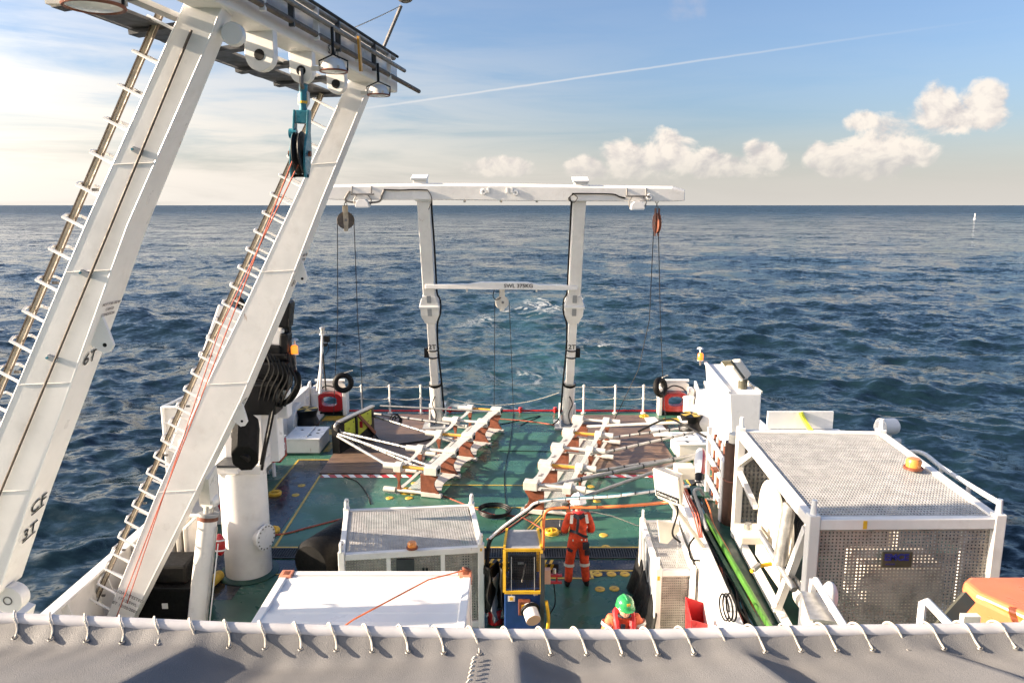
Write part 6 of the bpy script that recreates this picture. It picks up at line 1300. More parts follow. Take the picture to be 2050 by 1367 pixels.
gq = at_z(1412, 1000, SDZ+0.02); b = MB(); b.lattice(gq, V((0.5,0,0)), V((0.05,1.0,0)), 9, 16, 0.3, 0.03); b.build('floor_grating', 'grate', label='small steel floor grating in front of the hose rack', cat='grating')
# hose rack: white frame with brown bars
HRY = 13.0; t = thing('pipe_rack', 'white pipe rack holding upright brown bars on the side deck', 'rack', at_y(1432,1040,HRY))
z0, z1 = SDZ, at_y(1430, 890, HRY).z
r0, r1 = at_y(1416, 960, HRY+0.6).x, at_y(1450, 960, HRY-0.6).x
RX = lambda s_: V((r0 + (r1-r0)*s_, HRY + 0.6 - 1.2*s_, 0))
MB().beam(RX(1) + V((0,0,z0-0.25)), RX(1) + V((0,0,z1-0.1)), 0.12, 0.12, (0,1,0)).build('post', 'white2', t, bev=0.01); MB().beam(RX(0) + V((0,0,z0)), RX(0) + V((0,0,z1+0.15)), 0.07, 0.07, (0,1,0)).build('post', 'white2', t)
for f_ in (0.30, 0.66, 0.97): MB().cyl(RX(0) + V((0,0,z0 + (z1-z0)*f_)), RX(1) + V((0,0,z0+(z1-z0)*f_ - 0.1)), 0.045, n=8).build('rail', 'white2', t)
for k in range(6): q = RX(0.12 + 0.15*k); MB().cyl(q + V((0.08,0,z0+0.02)), q + V((0.08,0,z1+0.05)), 0.032, n=8).build('bar', 'cream' if k % 2 else 'brown', t)
MB().obox(RX(0.6) + V((-0.05,0,z0+(z1-z0)*0.64)), (0.1,0.2,0.05)).build('lashing', 'brown', t)
q = at_y(1462, 950, 12.3); t = thing('brown_drum', 'tall dark brown drum standing between the pipe rack and the large cage', 'drum', V((q.x+.05,q.y,SDZ))); MB().cyl(V((q.x+0.05,q.y,SDZ)), V((q.x+0.05,q.y,at_y(1462,885,12.3).z)), 0.16, n=20).build('shell', 'darkbrown', t); MB().cyl(V((q.x+0.05,q.y,at_y(1462,885,12.3).z)), V((q.x+0.05,q.y,at_y(1462,868,12.3).z)), 0.11, n=20).build('neck', 'cream', t)
MB().torus((q.x+0.05,q.y,SDZ+0.8), (0,0,1), 0.162, 0.012, 24, 6).build('hoop', 'brown', t)
# tow body
ta, tb_ = at_y(1398, 975, 14.2), at_y(1403, 897, 15.4); td = (tb_-ta).normalized(); Lt = (tb_-ta).length
t = thing('tow_body', 'slender tow body striped red, white and yellow beside the pipe rack', 'tow body', ta)
for i, m_ in enumerate(('red','foam_white','foam_white','guard','guard','foam_white','foam_white','red')):
    prof = [(0.13*math.sqrt(max(0.0, 1-((k/14*1.0)*2-1)**2*0.92))*(1 if k < 14 else 0.0), Lt*(0.18+0.82*k/14)) for k in range(15)]
    r_, d_, u_ = MB().frame(td); b = MB(); vs = []
    for q_, h_ in prof:
        for k in range(4): a = 2*math.pi*(i + k/3)/8 + 0.4; vs.append(ta + td*h_ + (r_*math.cos(a) + u_*math.sin(a))*q_)
    b.add(vs, [(p*4+k, p*4+k+1, (p+1)*4+k+1, (p+1)*4+k) for p in range(14) for k in range(3)], sm=True); b.build('hull_stripe', m_, t)
MB().cyl(ta - td*0.1, ta + td*Lt*0.25, 0.10, 0.12, n=18).build('tail_section', 'black', t); MB().torus(ta - td*0.02, td, 0.13, 0.03, 24, 8).build('tail_ring', 'black', t); MB().cyl(ta - td*0.2, ta, 0.03, n=8).build('tail_shaft', 'guard', t)
# floodlight on the coaming
FYL = 11.0; t = thing('square_floodlight', 'large square floodlight lettered Chalmit Lighting on the side deck edge', 'floodlight', at_y(1340,1055,FYL))
qa = [at_y(1306,938,FYL), at_y(1357,958,FYL-0.28), at_y(1363,1012,FYL-0.22), at_y(1312,992,FYL+0.06)]     # glass corners TL TR BR BL
nx_ = (qa[1]-qa[0]); ny_ = (qa[3]-qa[0]); fn_ = nx_.cross(ny_).normalized(); fn_ = fn_ if fn_.y > 0 else -fn_
b = MB(); b.add(qa + [p + fn_*0.05 for p in qa], [(0,1,2,3),(7,6,5,4),(0,4,5,1),(1,5,6,2),(2,6,7,3),(3,7,4,0)]); b.build('rim', 'cream', t, bev=0.01)
cen = sum(qa, V((0,0,0)))/4; ins = [cen + (p-cen)*0.90 - fn_*0.004 for p in qa]; b = MB(); b.add(ins, [(0,1,2,3)]); b.build('glass', 'lamp', t)
lb = [ins[3].lerp(ins[0],0.24) - fn_*0.003, ins[2].lerp(ins[1],0.24) - fn_*0.003, ins[2] - fn_*0.003, ins[3] - fn_*0.003]; b = MB(); b.add(lb, [(0,1,2,3)]); b.build('name_band', 'ink', t)
lettering('Chalmit Lighting', 0.055, sum(lb, V((0,0,0)))/4 - fn_*0.002, nx_, -ny_, 'inkwhite', t)
bk = [cen + (p-cen)*0.62 + fn_*0.26 for p in qa]; b = MB(); b.add([p + fn_*0.052 for p in qa] + bk, [(4,5,6,7),(0,4,5,1),(1,5,6,2),(2,6,7,3),(3,7,4,0)]); b.build('housing', 'cream', t, bev=0.01)
MB().obox(cen + fn_*0.34 + V((0.1,0,0.1)), (0.3,0.24,0.2)).build('gear_box', 'cream', t, bev=0.02)
MB().cyl(cen + V((0.05,0.12,-0.2)), V((edge(FYL)+0.03, FYL, SDZ+0.1)), 0.045, n=10).build('post', 'cream', t); MB().beam(qa[3] + fn_*0.1 - V((0,0,0.06)), qa[2] + fn_*0.1 - V((0,0,0.06)), 0.05, 0.03).build('yoke', 'cream', t)
br_ = at_y(1335,1062,FYL); MB().prism([(-0.05,0.16),(0.28,0.10),(0.30,0.0),(0.12,-0.22),(0.0,-0.2)], br_ - V((0.1,0,0)), (1,0,0), (0,0,1), (0,0.06,0)).build('bracket', 'cream', t)
MB().tube(curve([cen + V((0.12,0.1,-0.15)), cen + V((0.2,0.05,-0.4)), cen + V((0.12,0,-0.75)), cen + V((0.25,0,-0.9))],6), 0.016, 6).build('cable', 'cable', t)
MB().tube(curve([at_y(1390,1075,10.2), at_y(1380,1092,10.2), at_y(1384,1118,10.2), at_y(1402,1122,10.2)],6), 0.014, 6).build('wall_cable', 'cable', label='black cable loop hanging over the side deck wall', cat='cable')
for k in range(3): MB().torus(at_y(1450+k*7,1215,edge(9.2)*0+9.25-0.2*k), (1,0.1,0), 0.17, 0.012, 24, 6).build('hung_cable', 'cable', label=f'coil of black cable hung on the side deck wall, {("first","second","third")[k]} from the stern', cat='cable', group='coils on the side deck wall')
# red trough
q = at_y(1398, 1240, 10.6); t = thing('red_trough', 'red open-topped plastic box below the side deck wall', 'box', q - V((0,0,0.35)))
vs = [q + V(p) for p in ((-0.14,-0.15,-0.35),(0.12,-0.15,-0.35),(0.12,0.2,-0.35),(-0.14,0.2,-0.35),(-0.16,-0.18,0.10),(0.14,-0.18,0.02),(0.14,0.22,0.16),(-0.16,0.22,0.26))]
b = MB(); b.add(vs, [(3,2,1,0),(0,1,5,4),(1,2,6,5),(2,3,7,6),(3,0,4,7)]); o = b.build('trough', 'red', t); s_ = o.modifiers.new('solid','SOLIDIFY'); s_.thickness = 0.015
# ------------------------------------------------------------------ right quarter: vent housing, panels, raft, railings
VY0, VY1 = 17.2, 19.6
vx0, vx1 = at_y(1482,820,VY0).x, at_y(1523,820,VY0).x
t = thing('exhaust_housing', 'tall white slanted exhaust housing on the right quarter', 'housing', ((vx0+vx1)/2, VY0, 0))
zn = at_y(1500, 788, VY0).z; zf = at_y(1412, 728, VY1).z; vx0 -= 0.35
b = MB(); xL = vx0 - 0.05; xR = vx1
vs = [V((xL+0.4,VY0,0)), V((xR,VY0,0)), V((xR,VY1,0)), V((xL+0.5,VY1,0)), V((xL+0.12,VY0,zn)), V((xR,VY0,zn)), V((xR-0.3,VY1,zf)), V((at_y(1412,728,VY1).x,VY1,zf))]
b.add(vs, BF); b.build('housing', 'white2', t, bev=0.025)
MB().beam(vs[4] + V((0,0,0.03)), vs[7] + V((0,0,0.03)), 0.06, 0.06).build('edge_trim', 'white2', t); MB().beam(vs[5] + V((0,0,0.03)), vs[6] + V((0,0,0.03)), 0.05, 0.05).build('edge_trim', 'cream', t)
MB().prism([(0,0),(0.55,0.35),(0.5,0.75),(0,0.9)], V((at_y(1432,800,VY1-0.3).x, VY1-0.4, at_y(1432,800,VY1-0.3).z-0.5)), (-1,0,0), (0,0,1), (0,0.05,0)).build('side_fin', 'white2', t)
t = thing('roof_floodlight', 'beige floodlight on a ribbed post on top of the exhaust housing', 'floodlight', at_y(1488,790,VY0+0.5))
q = at_y(1487,770,VY0+0.4); MB().cyl(q - V((0,0,0.18)), q + V((0,0,0.15)), 0.11, n=12).build('post', 'plate', t); MB().obox(at_y(1478,742,VY0+0.5), (0.34,0.34,0.5), Matrix.Rotation(R(-38),3,'Y') @ Matrix.Rotation(R(20),3,'Z')).build('lamp_head', 'cream', t, bev=0.05); MB().obox(at_y(1468,740,VY0+0.5), (0.06,0.4,0.55), Matrix.Rotation(R(-38),3,'Y') @ Matrix.Rotation(R(20),3,'Z')).build('lamp_frame', 'plate', t)
beacon('unlit orange beacon on the stern edge of the exhaust housing', at_y(1402,722,VY1), 0.12, 0.9)
# stacked panels
PY = 15.2; pz = at_y(1600, 858, PY).z; px0, px1 = at_y(1537,840,PY).x, at_y(1668,840,PY).x
t = thing('panel_stack', 'stack of white panels strapped down behind the large cage', 'panel stack', ((px0+px1)/2, PY, pz-0.3))
MB().box(px0, px1, PY, PY+0.06, pz, at_y(1600,824,PY).z).build('upright_panel', 'white2', t); MB().box(px0-0.05, px1+0.15, PY-0.5, PY+0.05, pz-0.08, pz-0.02).build('flat_panel', 'white2', t); MB().box(px0-0.1, px1+0.35, PY-0.7, PY+0.2, pz-0.16, pz-0.1).build('flat_panel', 'white', t)
MB().box(px0-0.6, px1+0.8, PY-0.9, PY+0.3, 0.0, pz-0.165).build('support_casing', 'white', t)
for k in range(2): MB().box(px0+0.05+0.75*k, px0+0.28+0.75*k, PY-0.78, PY-0.72, pz-0.30, pz-0.17).build('grille', 'grey', t)
qs = at_y(1612, 830, PY-0.02); MB().tube(curve([qs + V((-0.1,0,0.05)), qs + V((0,-0.06,-0.15)), qs + V((0.05,-0.3,-0.28)), qs + V((0.08,-0.7,-0.35))],5), 0.05, 6).build('strap', 'lime', t)
# raft canister
q = at_y(1776, 854, 12.6); t = thing('life_raft_canister', 'white life raft canister on a cradle beyond the large cage', 'life raft', q - V((0,0,0.3)))
MB().lathe([(0.0,-0.19),(0.10,-0.19),(0.14,-0.15),(0.145,0.0),(0.14,0.15),(0.10,0.19),(0.0,0.19)], q, (1,0.2,0), 20).build('canister', 'foam_white', t); MB().torus(q - V((0.12,0.02,0)), (1,0.2,0), 0.146, 0.014, 24, 6).build('band', 'rustwhite', t); MB().obox(q - V((0,0,0.19)), (0.12,0.15,0.12)).build('cradle', 'rustwhite', t); MB().cyl(q + V((-0.2,0,-0.26)), q + V((0.25,0,-0.26)), 0.05, n=10).build('cradle_tube', 'white2', t); MB().cyl(q - V((0,0,0.25)), V((q.x,q.y,0)), 0.06, n=8).build('post', 'white2', t)
# outboard handrail
hr = [at_y(1805,905,11.6), at_y(1845,906,11.2), at_y(1885,935,10.4), at_y(1940,970,9.5), at_y(2000,1006,8.8)]
t = thing('side_handrail', 'white handrail curving along the outboard edge of the side deck', 'handrail', V((hr[2].x,hr[2].y,SDZ))); MB().tube(curve(hr, 5), 0.035, 8).build('rail', 'white2', t)
for p in (hr[0], hr[2], hr[3]): MB().cyl(V((p.x,p.y,SDZ)), p, 0.032, n=8).build('post', 'white2', t)
# near handrails by the awning
p0 = at_y(1848, 1200, 5.6); t = thing('near_handrail', 'short white handrail in front of the orange lifeboat', 'handrail', V((p0.x, 5.6, 3.0))); p1 = at_y(1925, 1275, 5.0)
MB().tube([V((p0.x,5.6,p0.z-1.1)), p0 - V((0,0,0.03)), p0 + V((0.02,-0.03,0)), p1], 0.032, 8).build('rail', 'white2', t)
p0 = at_y(1632, 1160, 6.6); p1 = at_y(1695, 1262, 5.8); t = thing('near_handrail', 'white flat handrail beside the steel step near the large cage', 'handrail', V((p0.x, 6.6, 2.6)))
MB().beam(p0, p1, 0.05, 0.07).build('rail', 'white2', t, bev=0.015); MB().beam(p0 - V((0.02,0,0.0)), p0 - V((0.02,0,0.9)), 0.05, 0.05, (0,1,0)).build('post', 'white2', t)
q = at_y(1640, 1215, 6.3); t = thing('steel_step', 'bare steel step bracket below the white flat handrail', 'step', q - V((0,0,0.3))); MB().obox(q, (0.24,0.5,0.03), Matrix.Rotation(R(-12),3,'Z')).build('tread', 'steel', t); MB().obox(q + V((-0.12,-0.05,-0.12)), (0.02,0.5,0.24), Matrix.Rotation(R(-12),3,'Z')).build('cheek', 'cream', t); MB().obox(q + V((0.08,-0.1,0.018)), (0.05,0.07,0.003)).build('label', 'foam_white', t)
q = at_y(1660, 1195, 6.9); MB().ball(q, 0.12, sc=(0.7,0.7,1.4)).build('float_buoy', 'foam_white', label='small white float behind the flat handrail', cat='float')
# lifeboat bow
LBY = 6.2; t = thing('lifeboat', 'orange lifeboat bow at the right edge by the awning', 'lifeboat', at_y(2000, 1245, LBY) - V((0,0,0.9)))
bow = at_y(1934, 1165, 6.9); zt = at_y(1990, 1152, 7.05).z
plan = [(0.0,6.72),(0.0,6.95),(0.12,7.05),(2.9,7.05),(2.9,5.3),(0.72,5.35)]
lo = [(x*0.92+0.28 if x < 2 else x, 6.4 + (y-6.4)*0.8) for x, y in plan]; kn = [(x+0.02, y) for x, y in plan]
b = MB(); vs = [V((bow.x+x, y, zt)) for x, y in plan] + [V((bow.x+x-0.03, y, zt-0.10)) for x, y in kn] + [V((bow.x+x, y, zt-1.3)) for x, y in lo]; k = 6
b.add(vs, [list(range(6))[::-1]] + [(r_*k+i, r_*k+(i+1)%k, (r_+1)*k+(i+1)%k, (r_+1)*k+i) for r_ in range(2) for i in range(k)]); b.build('shell', 'boat', t, bev=0.05, seg=3)
q = at_y(1955, 1160, LBY-0.2); MB().beam(at_y(1880,1262,LBY), at_y(1940,1195,LBY+0.2), 0.12, 0.05, (0,-1,0.5)).build('davit_arm', 'plate', t); MB().obox(at_y(1942,1238,LBY-0.5), (0.14,0.06,0.07)).build('hook', 'cream', t)
MB().add([V((bow.x+0.62,7.0,zt+0.012)), V((bow.x+2.85,7.0,zt+0.012)), V((bow.x+2.85,6.2,zt+0.012)), V((bow.x+1.0,6.5,zt+0.012))][::-1], [(0,1,2,3)]).build('canopy_panel', 'cover', t)
MB().tube([V((bow.x+0.08,6.62,zt-0.16)), V((bow.x+0.30,6.2,zt-0.24)), V((bow.x+0.42,6.0,zt-0.17)), V((bow.x+0.60,5.6,zt-0.25)), V((bow.x+0.72,5.36,zt-0.17))], 0.012, 6).build('grab_line', 'rope', t)
MB().beam(V((bow.x+0.03,6.66,zt-0.07)), V((bow.x+0.70,5.36,zt-0.07)), 0.006, 0.05, (0,0,1)).build('rubbing_strake', 'orange', t)
# bulkhead plate on right below awning level
# spar buoy far out
bp = at_z(1951, 440, SEA_Z); t = thing('spar_buoy', 'white spar buoy standing far out on the sea at the right', 'buoy', bp); MB().cyl(bp - V((0,0,2)), bp + V((0,0,4.6)), 0.5, 0.35, n=10).build('spar', 'foam_white', t); MB().lathe([(0.9,-1),(0.9,0.5),(0.5,1.0)], bp, n=12).build('float', 'foam_white', t)
# ------------------------------------------------------------------ people
def skinned(joints, edges, rad, root, sub=2):
    names = list(joints); me = bpy.data.meshes.new('body'); me.from_pydata([joints[k] for k in names], [(names.index(a), names.index(b)) for a, b in edges], [])
    o = bpy.data.objects.new('body', me); col.objects.link(o); o.modifiers.new('skin', 'SKIN'); sv = me.skin_vertices[0].data
    for i, k in enumerate(names):
        r_ = rad[k]; sv[i].radius = r_ if isinstance(r_, tuple) else (r_, r_); sv[i].use_root = (k == root)
    s_ = o.modifiers.new('sub', 'SUBSURF'); s_.levels = sub; s_.render_levels = sub
    m2 = bpy.data.meshes.new_from_object(o.evaluated_get(bpy.context.evaluated_depsgraph_get())); bpy.data.objects.remove(o); return m2
def fingers(b, wrist, d, up, side, m=0):
    """palm and five fingers continuing the forearm direction d"""
    d = V(d).normalized(); up = (V(up) - d*V(up).dot(d)).normalized(); lat = d.cross(up)*side
    b.ball(wrist + d*0.05, 0.045, m, 10, 6, (1,1,1))
    for i, L in enumerate((0.075, 0.085, 0.08, 0.06)):
        q = wrist + d*0.075 + lat*(0.03 - 0.02*i); b.tube([q, q + d*L*0.5 + up*-0.004, q + d*L*0.85 - up*0.025, q + d*L - up*0.045], [0.0095,0.009,0.008,0.006], 6, m)
    q = wrist + d*0.03 + lat*0.04; b.tube([q, q + lat*0.03 + d*0.025, q + lat*0.03 + d*0.06 - up*0.02], [0.011,0.010,0.007], 6, m)
def head_face(b, c, fwd, m=0):
    fwd = V(fwd).normalized(); up_ = V((0,0,1)); up_ = (up_ - fwd*up_.dot(fwd)).normalized(); rt_ = fwd.cross(up_)
    Rm = Matrix((rt_, fwd, up_)).transposed(); tmp = MB().ball((0,0,0), 0.1, m, 20, 14, (0.78,0.98,1.18))
    for p in tmp.v:
        if p.y > 0 and p.z < -0.03: p.x *= 0.82
        if p.y > 0.06: p.y = 0.06 + (p.y-0.06)*0.8
    tmp.prism([(-0.012,-0.02),(0.012,-0.02),(0.006,0.03),(-0.006,0.03)], (0,0.080,-0.012), (1,0,0), (0,0,1), (0,0.022,0), m)
    for s_ in (-1,1): tmp.ball((0.03*s_,0.086,0.018), 0.011, 1, 8, 6); tmp.ball((0.078*s_,-0.005,-0.005), 0.022, m, 8, 6, (0.4,0.8,1.3))
    tmp.obox((0,0.082,-0.052), (0.04,0.012,0.008), None, 2)
    for v in tmp.v: pass
    tmp.v = [V(c) + Rm @ p for p in tmp.v]; k = len(b.v); b.v += tmp.v
    b.f += [[i+k for i in f] for f in tmp.f]; b.mi += tmp.mi; b.sm += tmp.sm
    return Rm
def helmet(t, c, Rm, m, badge=None, k=1.0):
    b = MB(); n = 24; prof = [(0.0,0.150),(0.045,0.147),(0.085,0.130),(0.115,0.095),(0.128,0.05),(0.130,0.0),(0.126,0.0)]
    b.lathe(prof, (0,0,0), n=n)
    for p in b.v: p.y *= 1.15
    vis = [V((0.118*math.cos(a), 0.135*math.sin(a), 0.004)) for a in [math.pi*(0.15+0.7*i/10) for i in range(11)]] + [V((0.135*math.cos(a), 0.205*math.sin(a), -0.012)) for a in [math.pi*(0.15+0.7*i/10) for i in range(11)]]
    b.add(vis, [(i,i+1,12+i,11+i) for i in range(10)], 0, True)
    for p in list(b.v): pass
    ridge = MB().tube([(0,-0.12,0.085),(0,-0.07,0.142),(0,0.0,0.156),(0,0.07,0.142),(0,0.12,0.085)], 0.014, 6)
    brim = MB().torus((0,0,0.0), (0,0,1), 0.131, 0.010, 28, 6)
    for p in brim.v: p.y *= 1.15
    for nm, bb in (('shell', b), ('ridge', ridge), ('rim', brim)):
        bb.v = [V(c) + Rm @ (p*k) for p in bb.v]; bb.build(nm, m, t)
    if badge: MB().obox(V(c) + Rm @ V((0,0.128,0.075)), (0.05,0.02,0.04), Rm).build('badge', badge, t)
def body_mesh(t, m2, off, rotz, colfn, mats, extra):
    Rz = Matrix.Rotation(rotz, 3, 'Z'); b = MB()
    k = len(b.v); b.v = [V(v.co) for v in m2.vertices]
    for p in m2.polygons: b.f.append(list(p.vertices)); b.mi.append(colfn(p.center)); b.sm.append(True)
    if extra: extra(b)
    b.v = [V(off) + Rz @ p for p in b.v]; o = b.build('body', mats, t); bpy.data.meshes.remove(m2); return Rz
# -- person with white helmet, back to the camera
loc = at_z(1156, 1176, 0); loc.y += 0.06
t = thing('person', 'person in orange coverall and white helmet standing with back to us', 'person', loc)
S = {}
J = dict(pel=(0,0,0.97), sp=(0,0.01,1.16), ch=(0,0.0,1.36), nk=(0,0.02,1.52), hd=(0,0.05,1.60),
         hl=(-0.10,0,0.90), kl=(-0.155,0.03,0.50), al=(-0.175,0.0,0.11), tl=(-0.20,0.15,0.05), hr=(0.10,0,0.90), kr=(0.14,0.03,0.50), ar=(0.17,0.0,0.11), tr=(0.21,0.14,0.05),
         sl=(-0.19,0.0,1.45), el=(-0.275,-0.02,1.17), wl=(-0.20,0.20,1.08), sr=(0.19,0.0,1.45), er=(0.275,-0.02,1.17), wr=(0.20,0.20,1.08))
Ed = [('pel','sp'),('sp','ch'),('ch','nk'),('nk','hd'),('pel','hl'),('hl','kl'),('kl','al'),('al','tl'),('pel','hr'),('hr','kr'),('kr','ar'),('ar','tr'),('ch','sl'),('sl','el'),('el','wl'),('ch','sr'),('sr','er'),('er','wr')]
Rd = dict(pel=(0.165,0.135), sp=(0.155,0.125), ch=(0.175,0.13), nk=0.065, hd=0.06, hl=0.118, kl=0.092, al=0.080, tl=0.05, hr=0.118, kr=0.092, ar=0.080, tr=0.05, sl=0.088, el=0.072, wl=0.052, sr=0.088, er=0.072, wr=0.052)
m2 = skinned(J, Ed, Rd, 'pel')
def col1(c):
    if c.z < 0.13: return 1
    if c.z > 1.53: return 2
    return 0
def ex1(b):
    for s_ in (-1,1): fingers(b, V((0.20*s_,0.22,1.08)), (-0.4*s_,0.9,0.1), (0,0,1), s_, 2)
    head_face(b, (0,0.05,1.66), (0,1,-0.35), 2)
Rz = body_mesh(t, m2, loc, R(4), col1, ['overall','navy','skin'], ex1)
X = lambda *p: loc + Rz @ V(p)
hr_ = MB().ball((0,0,0), 0.1); hr_.v = [X(0,0.03,1.67) + V((p.x*0.84,p.y*0.98,p.z*0.9)) for p in hr_.v]; hr_.build('hair', 'hair', t)
fw = (Rz @ V((0,1,-0.1))).normalized(); rtv = fw.cross(V((0,0,1))).normalized(); Hm = Matrix((rtv, fw, rtv.cross(fw))).transposed()
helmet(t, X(0,0.035,1.72), Hm, 'hatw', k=1.14)
MB().torus(X(0,0.0,1.525), (0,0.25,1), 0.085, 0.035, 20, 8).build('collar', 'vest', t)
for s_ in (-1,1):
    kx, kz = (0.155 if s_ < 0 else 0.14)*s_, 0.46
    MB().cyl(X(kx*1.02,0.025,0.43), X(kx,0.028,0.49), 0.103, 0.104, n=18, caps=False).build('reflective_band', 'reflect', t)
    MB().cyl(X(0.235*s_,0.09,1.115), X(0.255*s_,0.045,1.14), 0.072, 0.078, n=16, caps=False).build('reflective_band', 'reflect', t)
    MB().beam(X(0.135*s_,-0.085,1.515), X(0.155*s_,-0.135,1.36), 0.055, 0.012, Rz @ V((0,-1,0.2))).build('reflective_band', 'reflect', t)
def strap(pts, w, m, nm): 
    for a, b_ in zip(pts[:-1], pts[1:]): MB().beam(X(*a), X(*b_), w, 0.014, Rz @ V((0,-1,0.1))).build(nm, m, t)
strap([(-0.02,-0.10,1.50),(-0.03,-0.155,1.36),(-0.05,-0.16,1.18)], 0.05, 'navy', 'harness_strap')
strap([(-0.18,-0.08,1.20),(-0.05,-0.165,1.19),(0.06,-0.162,1.12),(0.17,-0.09,1.06)], 0.05, 'navy', 'harness_strap')
strap([(-0.10,-0.09,1.515),(0.0,-0.125,1.46),(0.10,-0.09,1.515)], 0.08, 'navy', 'harness_strap')
MB().obox(X(0.135,-0.135,0.90), (0.12,0.06,0.14), Rz).build('belt_pouch', 'navy', t, bev=0.01); MB().obox(X(0.17,-0.03,0.74), (0.10,0.16,0.12), Rz).build('leg_strap', 'navy', t, bev=0.02); MB().obox(X(-0.16,-0.04,0.80), (0.10,0.16,0.06), Rz @ Matrix.Rotation(R(25),3,'Y')).build('leg_strap', 'navy', t, bev=0.02)
for x in (-0.12, 0.05, 0.12): MB().obox(X(x,-0.152,1.03), (0.025,0.01,0.03), Rz).build('white_patch', 'reflect', t)
for s_ in (-1,1):
    bt = MB().ball((0,0,0), 0.1, sc=(0.62,1.35,0.72)); bx_ = (0.19)*s_; bt.v = [X(bx_+p.x*0.9, 0.07+p.y, max(0.004, 0.055+p.z)) for p in bt.v]; bt.build('boot', 'rubber', t)
# -- person with green helmet near the awning, looking down
hd = at_z(1250, 1188, 1.84); loc = V((hd.x, hd.y + 0.02, 0)); t = thing('person', 'person in green helmet and red lifejacket looking down near the awning', 'person', loc)
J2 = dict(J); 
for k in ('tl','tr'): x, y, z = J2[k]; J2[k] = (x, y, z)
J2.update(el=(-0.30,0.06,1.20), er=(0.30,0.06,1.20), wl=(-0.18,0.30,1.12), wr=(0.18,0.30,1.12), nk=(0,0.04,1.50), hd=(0,0.08,1.57))
m2 = skinned(J2, Ed, Rd, 'pel')
def col2(c):
    if c.z < 0.13: return 1
    if c.z > 1.52 and abs(c.x) < 0.1: return 2
    if abs(c.x) > 0.17 and c.z > 1.0: return 3
    return 0
def ex2(b):
    for s_ in (-1,1): fingers(b, V((0.18*s_,0.33,1.12)), (-0.5*s_,0.85,0.05), (0,0,1), s_, 2)
    k = len(b.mi); head_face(b, (0,0.10,1.635), (-0.2,1,-0.12), 2)
    b.mi[k:] = [{2:2, 1:4}.get(m_, 4) if m_ != 0 else 2 for m_ in b.mi[k:]]
Rz = body_mesh(t, m2, loc, R(182), col2, ['overall','navy','skin','sleeve','hair'], ex2)
fw = (Rz @ V((-0.2,1,0.02))).normalized(); rtv = fw.cross(V((0,0,1))).normalized(); Hm = Matrix((rtv, fw, rtv.cross(fw))).transposed()
helmet(t, X(0,0.09,1.695), Hm, 'hatg', 'guard', k=0.98)
b = MB()
for s_ in (-1,1): b.tube(curve([X(0.02*s_,-0.08,1.55), X(0.10*s_,-0.04,1.54), X(0.115*s_,0.06,1.48), X(0.10*s_,0.14,1.36), X(0.085*s_,0.165,1.18)],5), [0.05]*21, 8)
b.build('lifejacket', 'vest', t); MB().torus(X(0,0.045,1.525), (0,0.2,1), 0.085, 0.022, 20, 8).build('collar', 'navy', t); MB().beam(X(0.03,0.15,1.44), X(0.055,0.17,1.2), 0.06, 0.03, Rz @ V((0,1,0.2))).build('shirt_panel', 'navy', t)
for s_ in (-1,1): MB().beam(X(0.13*s_,-0.05,1.53), X(0.225*s_,0.03,1.46), 0.08, 0.02, (0,0,1)).build('shoulder_patch', 'navy', t); MB().cyl(X(0.225*s_,0.01,1.40), X(0.24*s_,0.015,1.35), 0.095, 0.092, n=16, caps=False).build('reflective_band', 'reflect', t)
for s_ in (-1,1):
    bt = MB().ball((0,0,0), 0.1, sc=(0.62,1.35,0.72)); bt.v = [X(0.19*s_+p.x*0.9, 0.07+p.y, max(0.004, 0.055+p.z)) for p in bt.v]; bt.build('boot', 'rubber', t)

# ------------------------------------------------------------------ the canvas awning in the foreground
AZ_, AYY = 5.30, 3.38
def tube_z(x): return AZ_ + 0.020*math.cos(x*0.9) - 0.006*x
def edge_at(x):
    px = 1025 + x*1500/3.68; pts = [(-400,1224),(0,1238),(250,1248),(480,1258),(760,1266),(1000,1271),(1300,1272),(1600,1264),(2050,1258),(2500,1254)]
    for (a, ya), (b_, yb) in zip(pts[:-1], pts[1:]):
        if a <= px <= b_: py = ya + (yb-ya)*(px-a)/(b_-a); break
    else: py = 1250
    return at_y(px, py, AYY)
t = thing('canvas_awning', 'grey canvas awning laced to a white tube along the bottom of the picture', 'awning', (0, AYY, AZ_))
xs = [-3.5 + 7.0*i/120 for i in range(121)]
line = [edge_at(x) for x in xs]
MB().tube(line, 0.031, 14).build('edge_tube', 'tubewhite', t)
# canvas: stretched over rafters, sagging between them
RAFT = [(-1.50,-0.42),(0.03,0.03),(1.10,0.30),(1.98,0.72),(2.62,1.0),(3.2,1.2)]       # x at the tube, extra x one metre inboard (towards us)
def ridge_h(x, d):
    """height of the canvas over its sag at x and distance d inboard of the tube"""
    rs = sorted([a + s_*d for a, s_ in RAFT] + [-3.9 - 0.3*d, 4.4 + 1.2*d]); h = 0.0
    for a, b_ in zip(rs[:-1], rs[1:]):
        if a <= x <= b_:
            u = (x-a)/(b_-a); w = b_-a; k = 0.16; h = -0.105*min(1.1, w)*(u/k if u < k else (1-u)/(1-k)); break
    return h
def fold(u, w):
    k = 0.16; q = u/k if u < k else (1-u)/(1-k)
    return -0.105*min(1.1, w)*q*(1 - 0.25*math.exp(-((u-k)/0.05)**2))
RS = [(-3.9,-0.3)] + RAFT + [(4.4,1.2)]
cols = []
for (a, s0_), (b_, s1_) in zip(RS[:-1], RS[1:]):
    n = max(6, int((b_-a)/0.03))
    for i in range(n + (1 if b_ == 4.4 else 0)): u = i/n; cols.append((a + (b_-a)*u, s0_ + (s1_-s0_)*u, u, b_-a))
b = MB(); nx, ny = len(cols)-1, 60
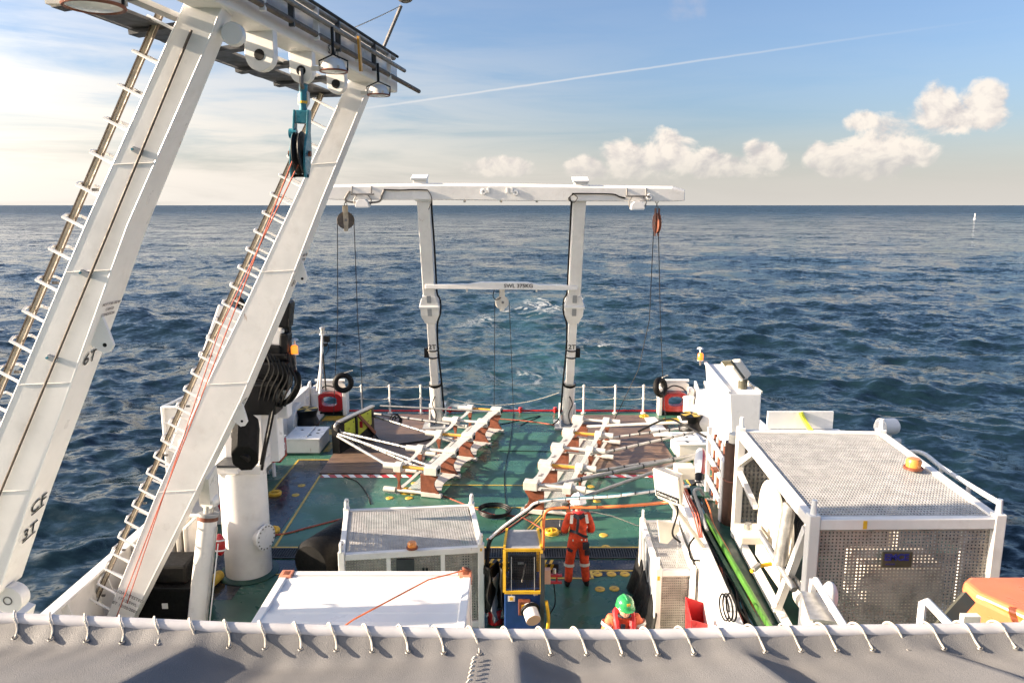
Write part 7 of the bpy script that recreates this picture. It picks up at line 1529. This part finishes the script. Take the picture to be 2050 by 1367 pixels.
for j in range(ny+1):
    d = 2.3*(j/ny)**1.3; f = min(1.0, d/0.10)
    for x0_, s_, u, w in cols:
        e = edge_at(x0_); x = e.x + s_*d
        z = e.z - 0.05*min(1, d/0.06) + 0.16*d + fold(u, w)*f
        tie = math.cos(2*math.pi*(e.x)/0.172)
        z += 0.005*tie*math.exp(-d*9) + 0.004*noise.noise(V((x*2.2, d*3.0, 1.7)))*f + 0.004*noise.noise(V((x*7, d*7 + x*3, 4.1)))*math.exp(-d*2.0)*f
        b.v.append(V((x, AYY - 0.028 - d, z)))
for j in range(ny):
    for i in range(nx): k = j*(nx+1)+i; b.f.append([k, k+nx+1, k+nx+2, k+1]); b.mi.append(0); b.sm.append(True)
cv = b.build('canvas', 'canvas', t); 
# hem at the laced edge
MB().tube([p + V((0,-0.034,-0.045)) for p in line], 0.010, 6).build('hem', 'canvas', t)
# spiral lacing
k = 0; x = -3.3
while x < 3.3:
    e = edge_at(x); e2 = edge_at(x+0.045); b = MB(); pts = []
    for i in range(8):
        a = R(205) - R(205)*i/7 * 1.0; r_ = 0.044
        pts.append(V((e.x - 0.045*(1 - i/7) + 0.01, e.y + r_*math.cos(a)*-1 if False else e.y - r_*math.cos(math.pi*i/7 + 0.0)*-1*1.0, e.z + r_*math.sin(math.pi*i/7))))
    pts = pts + [V((e.x+0.03, e.y-0.046, e.z-0.01)), V((e.x+0.045, e.y-0.075, e.z-0.048))] if False else [V((e.x-0.03, e.y+0.037, e.z-0.005))] + [V((e.x-0.03+0.012*i, e.y+0.037*math.cos(math.pi*i/5), e.z+0.037*math.sin(math.pi*i/5)+0.002)) for i in range(1,6)] + [V((e.x+0.04, e.y-0.052, e.z-0.025)), V((e.x+0.048, e.y-0.085, e.z-0.046))]
    MB().tube(curve(pts, 3), 0.0052, 6).build('lacing_rope', 'rope', t)
    MB().torus(V((e.x+0.048, e.y-0.085, e.z-0.046)), (0,-0.2,1), 0.011, 0.004, 12, 5).build('eyelet', 'pipe', t)
    x += 0.172
# laced seam down the canvas
sx0 = at_y(953, 1280, AYY-0.1).x
for i in range(26):
    d = 0.12 + i*0.045; x = sx0 - 0.05*d; z = edge_at(x).z - 0.05 + 0.16*d + ridge_h(x, d) + 0.012
    MB().tube([V((x-0.010,AYY-0.028-d-0.012,z+0.004)), V((x,AYY-0.028-d,z+0.012)), V((x+0.010,AYY-0.028-d+0.012,z+0.004))], 0.006, 5).build('seam_stitch', 'rope', t)
